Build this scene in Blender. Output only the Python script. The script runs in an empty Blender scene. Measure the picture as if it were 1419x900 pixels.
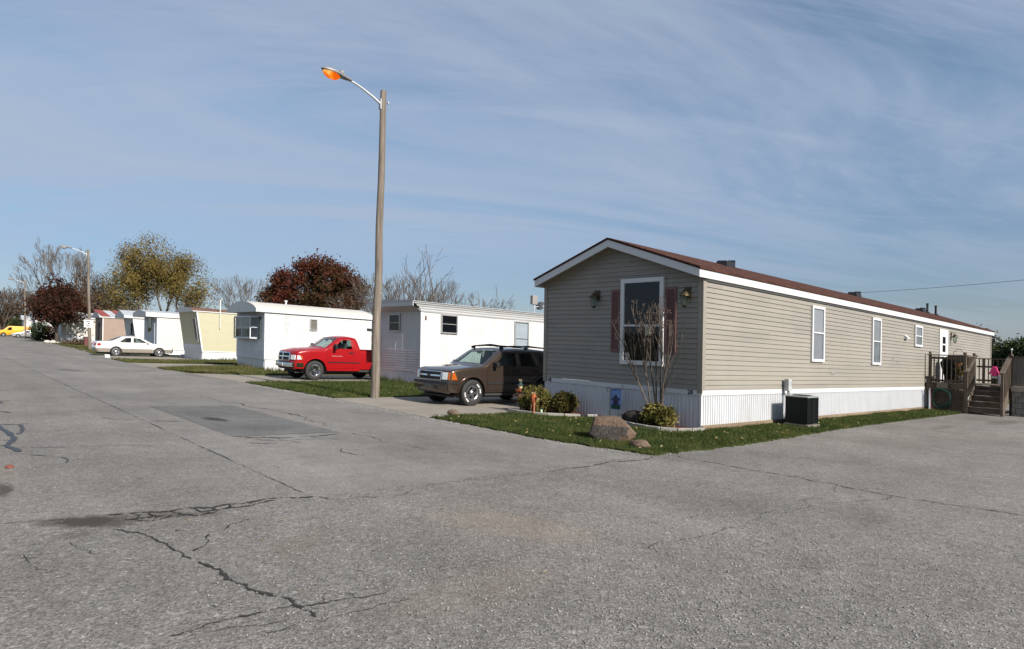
import bpy, math, random
import numpy as np
from mathutils import Vector, Matrix
from mathutils.geometry import delaunay_2d_cdt

random.seed(7)
RNG = np.random.default_rng(11)
SC = bpy.context.scene
COL = SC.collection
PI = math.pi
rad = math.radians

# the site lies on a gently tilted plane: height of the plane at (x, y)
GA, GB = -0.0212, 0.0192
def S(x, y):
    return GA * x + GB * y

# ------------------------------------------------------------------ mesh helper
class MB:
    def __init__(self):
        self.v, self.f, self.m = [], [], []
    def add(self, vs, fs, m=0):
        b = len(self.v)
        self.v.extend([tuple(p) for p in vs])
        for f in fs:
            self.f.append([b + i for i in f]); self.m.append(m)
    def quad(self, a, b, c, d, m=0):
        self.add([a, b, c, d], [(0, 1, 2, 3)], m)
    def poly(self, pts, m=0):
        self.add(pts, [tuple(range(len(pts)))], m)
    def box(self, x0, x1, y0, y1, z0, z1, m=0):
        v = [(x, y, z) for z in (z0, z1) for (x, y) in ((x0, y0), (x1, y0), (x1, y1), (x0, y1))]
        self.add(v, [(3, 2, 1, 0), (4, 5, 6, 7), (0, 1, 5, 4), (1, 2, 6, 5), (2, 3, 7, 6), (3, 0, 4, 7)], m)
    def cbox(self, c, s, m=0, rz=0.0, M=None):
        hx, hy, hz = s[0] / 2, s[1] / 2, s[2] / 2
        v = [Vector((x, y, z)) for z in (-hz, hz) for (x, y) in ((-hx, -hy), (hx, -hy), (hx, hy), (-hx, hy))]
        R = M if M is not None else Matrix.Rotation(rz, 3, 'Z')
        v = [R @ p + Vector(c) for p in v]
        self.add(v, [(3, 2, 1, 0), (4, 5, 6, 7), (0, 1, 5, 4), (1, 2, 6, 5), (2, 3, 7, 6), (3, 0, 4, 7)], m)
    def beam(self, p0, p1, w, h, m=0, up=(0, 0, 1)):
        p0, p1 = Vector(p0), Vector(p1)
        d = (p1 - p0); L = d.length; d.normalize()
        s = d.cross(Vector(up))
        if s.length < 1e-4: s = d.cross(Vector((1, 0, 0)))
        s.normalize(); u = s.cross(d)
        R = Matrix((d, s, u)).transposed()
        self.cbox((p0 + p1) / 2, (L, w, h), m, M=R)
    def path(self, pts, radii, n=6, m=0, caps=True):
        pts = [Vector(p) for p in pts]
        if not hasattr(radii, '__len__'): radii = [radii] * len(pts)
        b = len(self.v); prev = None
        for i, p in enumerate(pts):
            t = (pts[min(i + 1, len(pts) - 1)] - pts[max(i - 1, 0)])
            if t.length < 1e-9: t = Vector((0, 0, 1))
            t.normalize()
            if prev is None:
                a = t.cross(Vector((0, 0, 1)))
                if a.length < .1: a = t.cross(Vector((1, 0, 0)))
            else:
                a = prev - t * prev.dot(t)
            a.normalize(); prev = a; c = t.cross(a)
            for k in range(n):
                q = p + (a * math.cos(2 * PI * k / n) + c * math.sin(2 * PI * k / n)) * radii[i]
                self.v.append(tuple(q))
        for i in range(len(pts) - 1):
            for k in range(n):
                k2 = (k + 1) % n
                self.f.append([b + i * n + k, b + i * n + k2, b + (i + 1) * n + k2, b + (i + 1) * n + k]); self.m.append(m)
        if caps:
            self.f.append([b + k for k in range(n)][::-1]); self.m.append(m)
            e = b + (len(pts) - 1) * n
            self.f.append([e + k for k in range(n)]); self.m.append(m)
    def lathe(self, prof, c, axis='z', n=24, m=0):
        # prof: (radius, height) pairs along the axis
        b = len(self.v); c = Vector(c)
        for (r, h) in prof:
            for k in range(n):
                u, w = r * math.cos(2 * PI * k / n), r * math.sin(2 * PI * k / n)
                q = {'z': (u, w, h), 'y': (u, h, w), 'x': (h, u, w)}[axis]
                self.v.append(tuple(c + Vector(q)))
        for i in range(len(prof) - 1):
            for k in range(n):
                k2 = (k + 1) % n
                self.f.append([b + i * n + k, b + i * n + k2, b + (i + 1) * n + k2, b + (i + 1) * n + k]); self.m.append(m)
    def prism(self, pts, d, m=0):
        # polygon pts (3D, planar) extruded by the vector d
        pts = [Vector(p) for p in pts]; d = Vector(d); n = len(pts)
        v = pts + [p + d for p in pts]
        f = [tuple(range(n))[::-1], tuple(range(n, 2 * n))]
        f += [(i, (i + 1) % n, n + (i + 1) % n, n + i) for i in range(n)]
        self.add(v, f, m)
    def build(self, name, mats, parent=None, smooth=False, angle=40, bevel=0):
        if not isinstance(mats, (list, tuple)): mats = [mats]
        me = bpy.data.meshes.new(name)
        me.from_pydata(self.v, [], self.f)
        for mt in mats: me.materials.append(mt)
        if len(mats) > 1: me.polygons.foreach_set('material_index', self.m)
        me.update()
        if smooth:
            me.polygons.foreach_set('use_smooth', [True] * len(me.polygons))
            me.set_sharp_from_angle(angle=rad(angle))
        o = bpy.data.objects.new(name, me); COL.objects.link(o)
        if parent is not None: o.parent = parent
        if bevel:
            b = o.modifiers.new('soft', 'BEVEL'); b.width = bevel; b.segments = 2; b.limit_method = 'ANGLE'; b.angle_limit = rad(40)
        return o

def np_mesh(name, verts, faces, mat, parent=None, loops=4):
    me = bpy.data.meshes.new(name)
    nv, nf = len(verts), len(faces)
    me.vertices.add(nv); me.vertices.foreach_set('co', np.asarray(verts, np.float32).ravel())
    me.loops.add(nf * loops); me.polygons.add(nf)
    me.loops.foreach_set('vertex_index', np.asarray(faces, np.int32).ravel())
    me.polygons.foreach_set('loop_start', np.arange(0, nf * loops, loops, dtype=np.int32))
    me.polygons.foreach_set('loop_total', np.full(nf, loops, np.int32))
    me.update(calc_edges=True); me.validate()
    me.materials.append(mat)
    o = bpy.data.objects.new(name, me); COL.objects.link(o)
    if parent is not None: o.parent = parent
    return o

def tag(o, label=None, cat=None, group=None, kind=None):
    if label: o['label'] = label
    if cat: o['category'] = cat
    if group: o['group'] = group
    if kind: o['kind'] = kind
    return o
def thing(name, label, cat, loc=(0, 0, 0), rz=0.0, group=None):
    o = bpy.data.objects.new(name, None); COL.objects.link(o)
    o.empty_display_size = .3
    o.location = loc; o.rotation_euler = (0, 0, rz)
    return tag(o, label, cat, group)
def copy_tree(o, parent=None):
    kids = [c for c in COL.objects if c.parent == o]
    c = o.copy(); COL.objects.link(c); c.parent = parent
    for k in kids: copy_tree(k, c)
    return c
STIFF = set()      # top-level things that stand upright and keep their own shape on the tilted ground

# ------------------------------------------------------------------ materials
def new_mat(name):
    m = bpy.data.materials.new(name); m.use_nodes = True
    nt = m.node_tree
    return m, nt, nt.nodes['Principled BSDF'], nt.nodes['Material Output']
def nd(nt, t, **kw):
    n = nt.nodes.new(t)
    for k, v in kw.items():
        if k in n.inputs: n.inputs[k].default_value = v
        else: setattr(n, k, v)
    return n
def wpos(nt, scale=(1, 1, 1), rot=(0, 0, 0), world=True):
    g = nt.nodes.new('ShaderNodeNewGeometry') if world else nt.nodes.new('ShaderNodeTexCoord')
    mp = nt.nodes.new('ShaderNodeMapping')
    mp.inputs['Scale'].default_value = scale; mp.inputs['Rotation'].default_value = rot
    nt.links.new(g.outputs['Position' if world else 'Object'], mp.inputs['Vector'])
    return mp.outputs['Vector']
def noise(nt, vec, scale, detail=4, rough=.6, dist=0):
    n = nt.nodes.new('ShaderNodeTexNoise')
    n.inputs['Scale'].default_value = scale; n.inputs['Detail'].default_value = detail
    n.inputs['Roughness'].default_value = rough; n.inputs['Distortion'].default_value = dist
    if vec is not None: nt.links.new(vec, n.inputs['Vector'])
    return n.outputs['Fac']
def ramp(nt, fac, stops, interp='LINEAR'):
    r = nt.nodes.new('ShaderNodeValToRGB'); r.color_ramp.interpolation = interp
    els = r.color_ramp.elements
    while len(els) < len(stops): els.new(.5)
    for e, (p, c) in zip(els, stops):
        e.position = p; e.color = (c, c, c, 1) if not hasattr(c, '__len__') else (*c[:3], 1)
    nt.links.new(fac, r.inputs['Fac'])
    return r.outputs['Color']
def mix(nt, fac, a, b, mode='MIX'):
    m = nt.nodes.new('ShaderNodeMix'); m.data_type = 'RGBA'; m.blend_type = mode
    ci = [i for i in m.inputs if i.type == 'RGBA']; fi = [i for i in m.inputs if i.type == 'VALUE'][0]
    for sock, val in ((fi, fac), (ci[0], a), (ci[1], b)):
        if hasattr(val, 'links') or isinstance(val, bpy.types.NodeSocket): nt.links.new(val, sock)
        elif hasattr(val, '__len__'): sock.default_value = (*val[:3], 1)
        else:
            sock.default_value = val if sock.type == 'VALUE' else (val, val, val, 1)
    return [o for o in m.outputs if o.type == 'RGBA'][0]
def bumpn(nt, bsdf, h, strength=.3, dist=.01):
    b = nt.nodes.new('ShaderNodeBump'); b.inputs['Strength'].default_value = strength; b.inputs['Distance'].default_value = dist
    nt.links.new(h, b.inputs['Height']); nt.links.new(b.outputs['Normal'], bsdf.inputs['Normal'])

MATS = {}
def M(name, col, rough=.6, metal=0.0, var=.12, vs=2.5, bump=0, bs=40, bd=.004, spec=.5, coat=0, dirt=None, world=False):
    """painted / plain surface with a mottled base colour"""
    if name in MATS: return MATS[name]
    m, nt, b, out = new_mat(name)
    b.inputs['Roughness'].default_value = rough; b.inputs['Metallic'].default_value = metal
    b.inputs['Specular IOR Level'].default_value = spec
    if coat: b.inputs['Coat Weight'].default_value = coat; b.inputs['Coat Roughness'].default_value = .04
    v = wpos(nt, world=world)
    f = noise(nt, v, vs, 5)
    lo = [max(0, c * (1 - var)) for c in col]; hi = [min(1, c * (1 + var)) for c in col]
    c = ramp(nt, f, [(.3, lo), (.7, hi)])
    if dirt:
        f2 = noise(nt, wpos(nt, (1, 1, .25), world=world), dirt[1], 6, .7)
        c = mix(nt, ramp(nt, f2, [(.5, 0), (.75, dirt[2])]), c, dirt[0])
    nt.links.new(c, b.inputs['Base Color'])
    if bump: bumpn(nt, b, noise(nt, v, bs, 3), bump, bd)
    MATS[name] = m
    return m

def wood_mat(name, lo, hi, scale=(1, 1, .06), rough=.8, ns=14):
    m, nt, b, out = new_mat(name)
    b.inputs['Roughness'].default_value = rough; b.inputs['Specular IOR Level'].default_value = .2
    v = wpos(nt, scale, world=False)
    f = noise(nt, v, ns, 6, .7, .4)
    nt.links.new(ramp(nt, f, [(.3, lo), (.7, hi)]), b.inputs['Base Color'])
    bumpn(nt, b, f, .4, .01)
    MATS[name] = m
    return m

def glass_mat(name, tint, refl=.9, rough=.02):
    """car or lamp glass: tinted see-through with reflections at grazing angles"""
    m, nt, b, out = new_mat(name)
    nt.nodes.remove(b)
    t = nd(nt, 'ShaderNodeBsdfTransparent', Color=(*tint, 1))
    g = nd(nt, 'ShaderNodeBsdfGlossy', Color=(refl, refl, refl, 1), Roughness=rough)
    ge = nt.nodes.new('ShaderNodeNewGeometry'); dt = nt.nodes.new('ShaderNodeVectorMath'); dt.operation = 'DOT_PRODUCT'
    nt.links.new(ge.outputs['Incoming'], dt.inputs[0]); nt.links.new(ge.outputs['Normal'], dt.inputs[1])
    def mm(op, a, b):
        n = nt.nodes.new('ShaderNodeMath'); n.operation = op
        for i, q in enumerate((a, b)):
            if isinstance(q, (int, float)): n.inputs[i].default_value = q
            else: nt.links.new(q, n.inputs[i])
        return n.outputs[0]
    ab = nt.nodes.new('ShaderNodeMath'); ab.operation = 'ABSOLUTE'; nt.links.new(dt.outputs['Value'], ab.inputs[0])
    fac = mm('ADD', mm('MULTIPLY', mm('POWER', mm('SUBTRACT', 1.0, ab.outputs[0]), 5.0), .94), .042)
    mx = nt.nodes.new('ShaderNodeMixShader')
    nt.links.new(fac, mx.inputs[0]); nt.links.new(t.outputs[0], mx.inputs[1]); nt.links.new(g.outputs[0], mx.inputs[2])
    nt.links.new(mx.outputs[0], out.inputs['Surface'])
    MATS[name] = m
    return m

def leaf_mat(name, cols, scale=1.2, trans=.25):
    m, nt, b, out = new_mat(name)
    b.inputs['Roughness'].default_value = .7; b.inputs['Specular IOR Level'].default_value = .15
    v = wpos(nt, world=False)
    f = noise(nt, v, scale, 2); f2 = noise(nt, v, scale * 14, 1)
    ad = nd(nt, 'ShaderNodeMath', operation='ADD'); nt.links.new(f, ad.inputs[0]); nt.links.new(f2, ad.inputs[1])
    hf = nd(nt, 'ShaderNodeMath', operation='MULTIPLY'); nt.links.new(ad.outputs[0], hf.inputs[0]); hf.inputs[1].default_value = .5
    n = len(cols)
    c = ramp(nt, hf.outputs[0], [(.34 + .32 * i / (n - 1), cc) for i, cc in enumerate(cols)])
    nt.links.new(c, b.inputs['Base Color'])
    tr = nt.nodes.new('ShaderNodeBsdfTranslucent'); nt.links.new(c, tr.inputs['Color'])
    mx = nt.nodes.new('ShaderNodeMixShader'); mx.inputs[0].default_value = trans
    nt.links.new(b.outputs[0], mx.inputs[1]); nt.links.new(tr.outputs[0], mx.inputs[2])
    nt.links.new(mx.outputs[0], out.inputs['Surface'])
    MATS[name] = m
    return m

# plain paints and plastics
WHITE = M('white_vinyl', (.50, .50, .505), .45, var=.03, dirt=((.33, .31, .27), 1.3, .30))
SKIRT = M('white_skirting', (.565, .575, .59), .40, var=.03, dirt=((.32, .29, .24), 1.8, .34))
TRIMW = M('white_trim', (.57, .57, .575), .4, var=.02)
FASC = M('white_fascia', (.55, .55, .555), .4, var=.03, dirt=((.55, .54, .52), .7, .18))
def vinyl(name, col, seam=3.66, row=.1135, streak=(.16, .14, .11), amt=.22, rough=.5, axes=(1, 1)):
    """lap siding vinyl: each length fades a little differently, butt joints show, rain leaves faint streaks"""
    m, nt, b, out = new_mat(name); b.inputs['Roughness'].default_value = rough
    tc = nt.nodes.new('ShaderNodeTexCoord'); sp = nt.nodes.new('ShaderNodeSeparateXYZ'); nt.links.new(tc.outputs['Object'], sp.inputs[0])
    ad = nt.nodes.new('ShaderNodeMath'); ad.operation = 'ADD'; nt.links.new(sp.outputs[0], ad.inputs[0]); nt.links.new(sp.outputs[1], ad.inputs[1])
    cb = nt.nodes.new('ShaderNodeCombineXYZ'); nt.links.new(ad.outputs[0], cb.inputs[0]); nt.links.new(sp.outputs[2], cb.inputs[1])
    br = nt.nodes.new('ShaderNodeTexBrick'); nt.links.new(cb.outputs[0], br.inputs['Vector'])
    br.inputs['Scale'].default_value = 1; br.inputs['Brick Width'].default_value = seam; br.inputs['Row Height'].default_value = row * 2; br.inputs['Mortar Size'].default_value = .0022; br.offset = .37
    br.inputs['Color1'].default_value = (.93, .93, .94, 1); br.inputs['Color2'].default_value = (1.05, 1.05, 1.04, 1); br.inputs['Mortar'].default_value = (.62, .60, .58, 1)
    v = wpos(nt, world=False)
    c = mix(nt, 1.0, col, br.outputs['Color'], 'MULTIPLY')
    c = mix(nt, 1.0, c, ramp(nt, noise(nt, v, .5, 5), [(.3, .93), (.7, 1.06)]), 'MULTIPLY')
    st = noise(nt, wpos(nt, (2.6, 2.6, .16), world=False), 1.6, 6, .7)
    c = mix(nt, ramp(nt, st, [(.54, 0), (.74, amt)]), c, streak)
    nt.links.new(c, b.inputs['Base Color'])
    bumpn(nt, b, noise(nt, wpos(nt, (1, 1, 3), world=False), 2.2, 3), .25, .012)
    MATS[name] = m
    return m
TAN = vinyl('tan_siding', (.242, .222, .190))
RUSTW = vinyl('aged_white_siding', (.53, .53, .53), 2.44, .5, (.20, .155, .11), .45, .45)
TAND = M('tan_trim', (.235, .212, .175), .5, var=.04)
BLACKP = M('black_plastic', (.012, .012, .013), .55, var=.1, spec=.3)
RUBBER = M('tyre_rubber', (.018, .018, .018), .75, var=.2, vs=20)
DARKIN = M('dark_interior', (.03, .029, .027), .85, var=.1)
CHROME = M('chrome', (.72, .73, .74), .12, 1.0, var=.03)
ALLOY = M('alloy_rim', (.55, .55, .56), .28, 1.0, var=.05)
GALV = M('galvanised_steel', (.46, .47, .48), .42, .7, var=.12, vs=6)
DARKMETAL = M('dark_metal', (.035, .035, .036), .5, .5, var=.1)
REDP = M('red_car_paint', (.26, .0025, .005), .34, var=.03, coat=.25, spec=.35)
PEWTER = M('pewter_car_paint', (.074, .053, .040), .26, .60, var=.04, coat=1.0)
PEARL = M('pearl_car_paint', (.62, .61, .59), .3, var=.02, coat=1.0)
CHAMP = M('champagne_paint', (.30, .265, .23), .35, .4, var=.04, coat=.6)
YELLOWP = M('yellow_car_paint', (.80, .33, .01), .35, var=.04, coat=.6)
SILVERP = M('silver_car_paint', (.45, .46, .47), .3, .6, var=.03, coat=.8)
AMBER = M('amber_lens', (.34, .075, .008), .25, var=.05)
REDLENS = M('red_lens', (.33, .01, .01), .2, var=.05)
LENS = M('clear_lens', (.60, .62, .63), .08, var=.05, spec=.8)
SHUTTER = M('shutter_rose', (.150, .072, .066), .6, var=.08)
BRASS = M('aged_brass', (.075, .058, .03), .45, .6, var=.2, vs=20)
CONCRETE = M('concrete_block', (.42, .40, .36), .9, var=.15, vs=9, bump=.4, bs=60, world=True)
DRYV = M('dark_window_inside', (.003, .004, .006), .8, var=.3, vs=3, spec=.1)
CURTAIN = M('pale_curtain', (.23, .235, .25), .8, var=.10, vs=4)
BLIND = M('white_blind', (.30, .305, .315), .7, var=.08)
GREYBLUE = M('grey_panel', (.42, .45, .48), .5, var=.06)
POLEWOOD = wood_mat('weathered_pole_wood', (.072, .060, .048), (.25, .212, .176), (1, 1, .04), .85, 17)
DECKWOOD = wood_mat('grey_deck_wood', (.060, .045, .033), (.150, .118, .092), (1, .25, .25), .85, 8)
BOARDWOOD = wood_mat('weathered_base_board', (.13, .095, .065), (.25, .19, .13), (.1, 1, 1), .85, 8)
BARK = M('grey_bark', (.115, .097, .083), .9, var=.3, vs=8, spec=.1)
BARKD = M('brown_bark', (.070, .055, .045), .9, var=.3, vs=8, spec=.1)
TWIG = M('pale_twig_bark', (.105, .085, .070), .9, var=.3, vs=10, spec=.1)
WINGLASS = glass_mat('house_window_glass', (.80, .83, .85), .9, .01)
CARGLASS = glass_mat('tinted_car_glass', (.42, .50, .48), .85, .01)
CLEARGLASS = glass_mat('clear_car_glass', (.74, .86, .82), .85, .01)
DARKGLASS = glass_mat('privacy_car_glass', (.06, .07, .07), .85, .01)
# ------------------------------------------------------------------ camera, sun, sky
SUN_EL, SUN_AZ = 33.0, 180.7      # azimuth clockwise from +Y
cam = bpy.data.cameras.new('camera'); cam.sensor_width = 36; cam.lens = 887.33 / 1419 * 36
cam.shift_y = (485.61 - 450) / 1419; cam.clip_start = .1; cam.clip_end = 6000
co = bpy.data.objects.new('camera', cam); COL.objects.link(co); SC.camera = co
th, rl = rad(42.0836), rad(.8823)
Fv = Vector((math.sin(th), math.cos(th), 0)); Rv = Vector((math.cos(th), -math.sin(th), 0)); Uv = Vector((0, 0, 1))
R2 = Rv * math.cos(rl) + Uv * math.sin(rl); U2 = Uv * math.cos(rl) - Rv * math.sin(rl)
mw = Matrix((R2, U2, -Fv)).transposed().to_4x4(); mw.translation = (0, 0, 1.6)
co.matrix_world = mw

sun = bpy.data.lights.new('sun', 'SUN'); sun.energy = SUN_E = 5.0; sun.angle = rad(.55); sun.color = (1, .94, .86)
so = bpy.data.objects.new('sun', sun); COL.objects.link(so)
sd = Vector((math.sin(rad(SUN_AZ)) * math.cos(rad(SUN_EL)), math.cos(rad(SUN_AZ)) * math.cos(rad(SUN_EL)), math.sin(rad(SUN_EL))))
so.rotation_euler = sd.to_track_quat('Z', 'Y').to_euler()

w = bpy.data.worlds.new('World'); SC.world = w; w.use_nodes = True
nt = w.node_tree; bg = nt.nodes['Background']
sky = nt.nodes.new('ShaderNodeTexSky'); sky.sky_type = 'NISHITA'; sky.sun_disc = False
sky.sun_elevation = rad(SUN_EL); sky.sun_rotation = rad(SUN_AZ)
sky.air_density = 1.0; sky.dust_density = .9; sky.ozone_density = 2.0; sky.altitude = 200
tc = nt.nodes.new('ShaderNodeTexCoord'); sep = nt.nodes.new('ShaderNodeSeparateXYZ')
nt.links.new(tc.outputs['Generated'], sep.inputs[0])
def math_(op, a, b=None):
    n = nt.nodes.new('ShaderNodeMath'); n.operation = op
    for i, val in enumerate((a, b)):
        if val is None: continue
        if isinstance(val, (int, float)): n.inputs[i].default_value = val
        else: nt.links.new(val, n.inputs[i])
    return n.outputs[0]
zc = math_('ADD', math_('MAXIMUM', sep.outputs['Z'], 0.0), .16)
px, py = math_('DIVIDE', sep.outputs['X'], zc), math_('DIVIDE', sep.outputs['Y'], zc)
cmb = nt.nodes.new('ShaderNodeCombineXYZ'); nt.links.new(px, cmb.inputs[0]); nt.links.new(py, cmb.inputs[1])
def cloud(rot, sc, scale, detail, rough, dist, lo, hi, amt):
    mp = nt.nodes.new('ShaderNodeMapping'); mp.vector_type = 'TEXTURE'; mp.inputs['Rotation'].default_value = (0, 0, rad(rot)); mp.inputs['Scale'].default_value = sc
    nt.links.new(cmb.outputs[0], mp.inputs['Vector'])
    return ramp(nt, noise(nt, mp.outputs['Vector'], scale, detail, rough, dist), [(lo, 0), (hi, amt)], 'EASE')
c1 = cloud(-28, (2.6, 1, 1), .95, 10, .62, .9, .36, .64, .88)       # broad cirrus veil
c2 = cloud(-34, (5, 1, 1), 2.3, 9, .68, 1.2, .44, .72, .60)       # finer combed streaks
c3 = cloud(-15, (2.2, 1, 1), .50, 6, .55, .5, .42, .62, .50)         # large soft sheets
cs = nt.nodes.new('ShaderNodeMix'); cs.data_type = 'RGBA'; cs.blend_type = 'ADD'
cm = mix(nt, 1.0, mix(nt, 1.0, c1, c2, 'SCREEN'), c3, 'SCREEN')
fade = ramp(nt, sep.outputs['Z'], [(0.0, .35), (.08, .42), (.20, .95), (1, 1)])
cm = mix(nt, 1.0, cm, fade, 'MULTIPLY')
CLOUD = (2.72, 3.24, 4.18)
cc = nt.nodes.new('ShaderNodeRGB'); cc.outputs[0].default_value = (*CLOUD, 1)
skyc = mix(nt, 1.0, mix(nt, 1.0, sky.outputs[0], (.84, .86, .83), 'MULTIPLY'), ramp(nt, sep.outputs['Z'], [(0, (.55, .56, .67)), (.12, (.60, .63, .73)), (.22, (.80, .82, .86)), (.34, 1)]), 'MULTIPLY')
nt.links.new(mix(nt, cm, skyc, cc.outputs[0]), bg.inputs['Color'])
bg.inputs['Strength'].default_value = SKY_S = .10

vs_ = SC.view_settings; vs_.view_transform = 'Standard'; vs_.look = 'None'; vs_.gamma = 1; vs_.use_curve_mapping = False; vs_.exposure = EXPOSURE = 0.62
SC.cycles.max_bounces = 8; SC.cycles.transparent_max_bounces = 16
SC.cycles.use_denoising = False if False else SC.cycles.use_denoising

# ------------------------------------------------------------------ ground and roads
def asphalt(name, base, chip=.5, cs=95, tint=(1, .965, .92), stains_shade=(), big=.26, streak=.10, bump=.35, chipsize2=38, rub=0.0):
    m, nt, b, out = new_mat(name)
    b.inputs['Roughness'].default_value = .92; b.inputs['Specular IOR Level'].default_value = .25
    v = wpos(nt)
    vo = nt.nodes.new('ShaderNodeTexVoronoi'); vo.inputs['Scale'].default_value = cs; nt.links.new(v, vo.inputs['Vector'])
    vo2 = nt.nodes.new('ShaderNodeTexVoronoi'); vo2.inputs['Scale'].default_value = chipsize2; nt.links.new(v, vo2.inputs['Vector'])
    s1 = nt.nodes.new('ShaderNodeSeparateColor'); nt.links.new(vo.outputs['Color'], s1.inputs[0])
    s2 = nt.nodes.new('ShaderNodeSeparateColor'); nt.links.new(vo2.outputs['Color'], s2.inputs[0])
    col = [base * t for t in tint]
    g = ramp(nt, s1.outputs[0], [(0, 1 - chip), (.45, .96), (.8, 1.06), (1, 1 + chip * 1.1)])
    g2 = ramp(nt, s2.outputs[0], [(0, 1 - chip * .5), (.3, 1), (.86, 1.0), (1, 1 + chip * .75)])
    c = mix(nt, 1.0, mix(nt, 1.0, col, g, 'MULTIPLY'), g2, 'MULTIPLY')
    c = mix(nt, 1.0, c, ramp(nt, noise(nt, v, .42, 7, .62), [(.25, 1 - big), (.75, 1 + big)]), 'MULTIPLY')
    c = mix(nt, 1.0, c, ramp(nt, noise(nt, v, 3.2, 6, .7), [(.25, [.84, .83, .81]), (.75, [1.12, 1.12, 1.12])]), 'MULTIPLY')
    c = mix(nt, 1.0, c, ramp(nt, noise(nt, wpos(nt, (1, .05, 1)), 1.5, 5, .6), [(.25, 1 - streak), (.75, 1 + streak)]), 'MULTIPLY')
    # warm silt washed into the low spots
    c = mix(nt, ramp(nt, noise(nt, wpos(nt, (1, .6, 1)), .27, 5, .6), [(.50, 0), (.72, .42)]), c, mix(nt, 1.0, c, (1.04, .93, .80), 'MULTIPLY'))
    for (cx, cy, rx, ry, rot, sc_, amt, soft) in stains_shade:
        mp = nt.nodes.new('ShaderNodeMapping'); mp.vector_type = 'TEXTURE'
        mp.inputs['Location'].default_value = (cx, cy, 0); mp.inputs['Rotation'].default_value = (0, 0, rad(rot)); mp.inputs['Scale'].default_value = (rx, ry, 1)
        g_ = nt.nodes.new('ShaderNodeNewGeometry'); fl = nt.nodes.new('ShaderNodeVectorMath'); fl.operation = 'MULTIPLY'; fl.inputs[1].default_value = (1, 1, 0)
        nt.links.new(g_.outputs['Position'], fl.inputs[0]); nt.links.new(fl.outputs[0], mp.inputs['Vector'])
        ln = nt.nodes.new('ShaderNodeVectorMath'); ln.operation = 'LENGTH'; nt.links.new(mp.outputs[0], ln.inputs[0])
        nz = noise(nt, v, 5.0, 6, .75)
        a = nt.nodes.new('ShaderNodeMath'); a.operation = 'MULTIPLY_ADD'; nt.links.new(nz, a.inputs[0]); a.inputs[1].default_value = 1.5; nt.links.new(ln.outputs['Value'], a.inputs[2])
        c = mix(nt, ramp(nt, a.outputs[0], [(.62, amt), (min(.99, .62 + soft * .36), 0)]) if False else ramp_range(nt, a.outputs[0], 1.25, 1.25 + soft, amt), c, sc_)
    nt.links.new(c, b.inputs['Base Color'])
    h = mix(nt, .5, s1.outputs[0], vo.outputs['Distance'])
    bumpn(nt, b, vo.outputs['Distance'], bump, .012)
    MATS[name] = m
    return m
def ramp_range(nt, fac, lo, hi, amt):
    mr = nt.nodes.new('ShaderNodeMapRange'); mr.interpolation_type = 'SMOOTHSTEP'
    nt.links.new(fac, mr.inputs['Value'])
    mr.inputs['From Min'].default_value = lo; mr.inputs['From Max'].default_value = hi
    mr.inputs['To Min'].default_value = amt; mr.inputs['To Max'].default_value = 0
    return mr.outputs['Result']
OILB = (.042, .033, .025); OIL_SHADE = (.035, .030, .025); RUSTY = (.10, .07, .045); SILT = (.26, .20, .14)
A_OLD = asphalt('old_asphalt', .176, .44, 95, (1, .935, .868),
                stains_shade=[(.97, 6.38, .33, .17, -33, OILB, .95, 1.0), (.84, 6.02, .16, .12, 20, OILB, .45, .8), (1.45, 6.3, .55, .13, -20, OILB, .40, .8), (.5, 8.05, .14, .4, -8, OIL_SHADE, .75, .6), (.62, 16.5, .12, .9, 0, OIL_SHADE, .3, .8), (1.3, 15.0, .9, .5, 0, RUSTY, .16, .9)])
A_MID = asphalt('overlay_asphalt', .184, .30, 110, (1, .948, .89), stains_shade=[(4.1, 31.3, .45, 1.1, 10, OIL_SHADE, .5, .7)], streak=.12)
A_RIGHT = asphalt('edge_asphalt', .180, .36, 105, (1, .944, .885), stains_shade=[(5.05, 6.92, .16, .26, 20, RUSTY, .7, .7)], streak=.12)
A_JUN = asphalt('junction_asphalt', .174, .48, 84, (1, .942, .878), chipsize2=30, stains_shade=[(.97, 6.38, .33, .17, -33, OILB, .95, 1.0), (.84, 6.02, .16, .12, 20, OILB, .45, .8), (1.45, 6.3, .55, .13, -20, OILB, .40, .8), (3.95, 4.3, .35, .75, 20, SILT, .22, .9), (2.7, 3.3, .8, .35, 0, SILT, .12, .9), (7.4, 2.6, .7, .3, 20, OIL_SHADE, .22, .9), (5.2, 2.2, .3, .2, 0, OIL_SHADE, .25, .8), (11.5, 4.2, 1.1, .4, -10, OIL_SHADE, .16, .9), (2.2, 4.9, .5, .18, 40, RUSTY, .25, .9), (6.4, 3.7, .9, .4, 0, OIL_SHADE, .10, 1.0), (25.0, 4.6, 1.6, .35, 0, OIL_SHADE, .40, .7), (20.5, 5.1, 1.0, .2, 0, OIL_SHADE, .35, .7)], bump=.45)  # long dark streak before the deck is a painted cast shadow
A_PATCH = asphalt('patch_asphalt', .128, .34, 110, (1, .99, .97), stains_shade=[(4.08, 13.1, .20, .55, 8, OIL_SHADE, .9, .5), (4.5, 11.6, .5, .5, 0, OIL_SHADE, .25, .8)])
TAR = M('crack_sealant', (.030, .031, .032), .45, var=.3, vs=5, world=True)
CRACK = M('crack_dark', (.020, .018, .016), .95, var=.3, vs=12, world=True)
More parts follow.
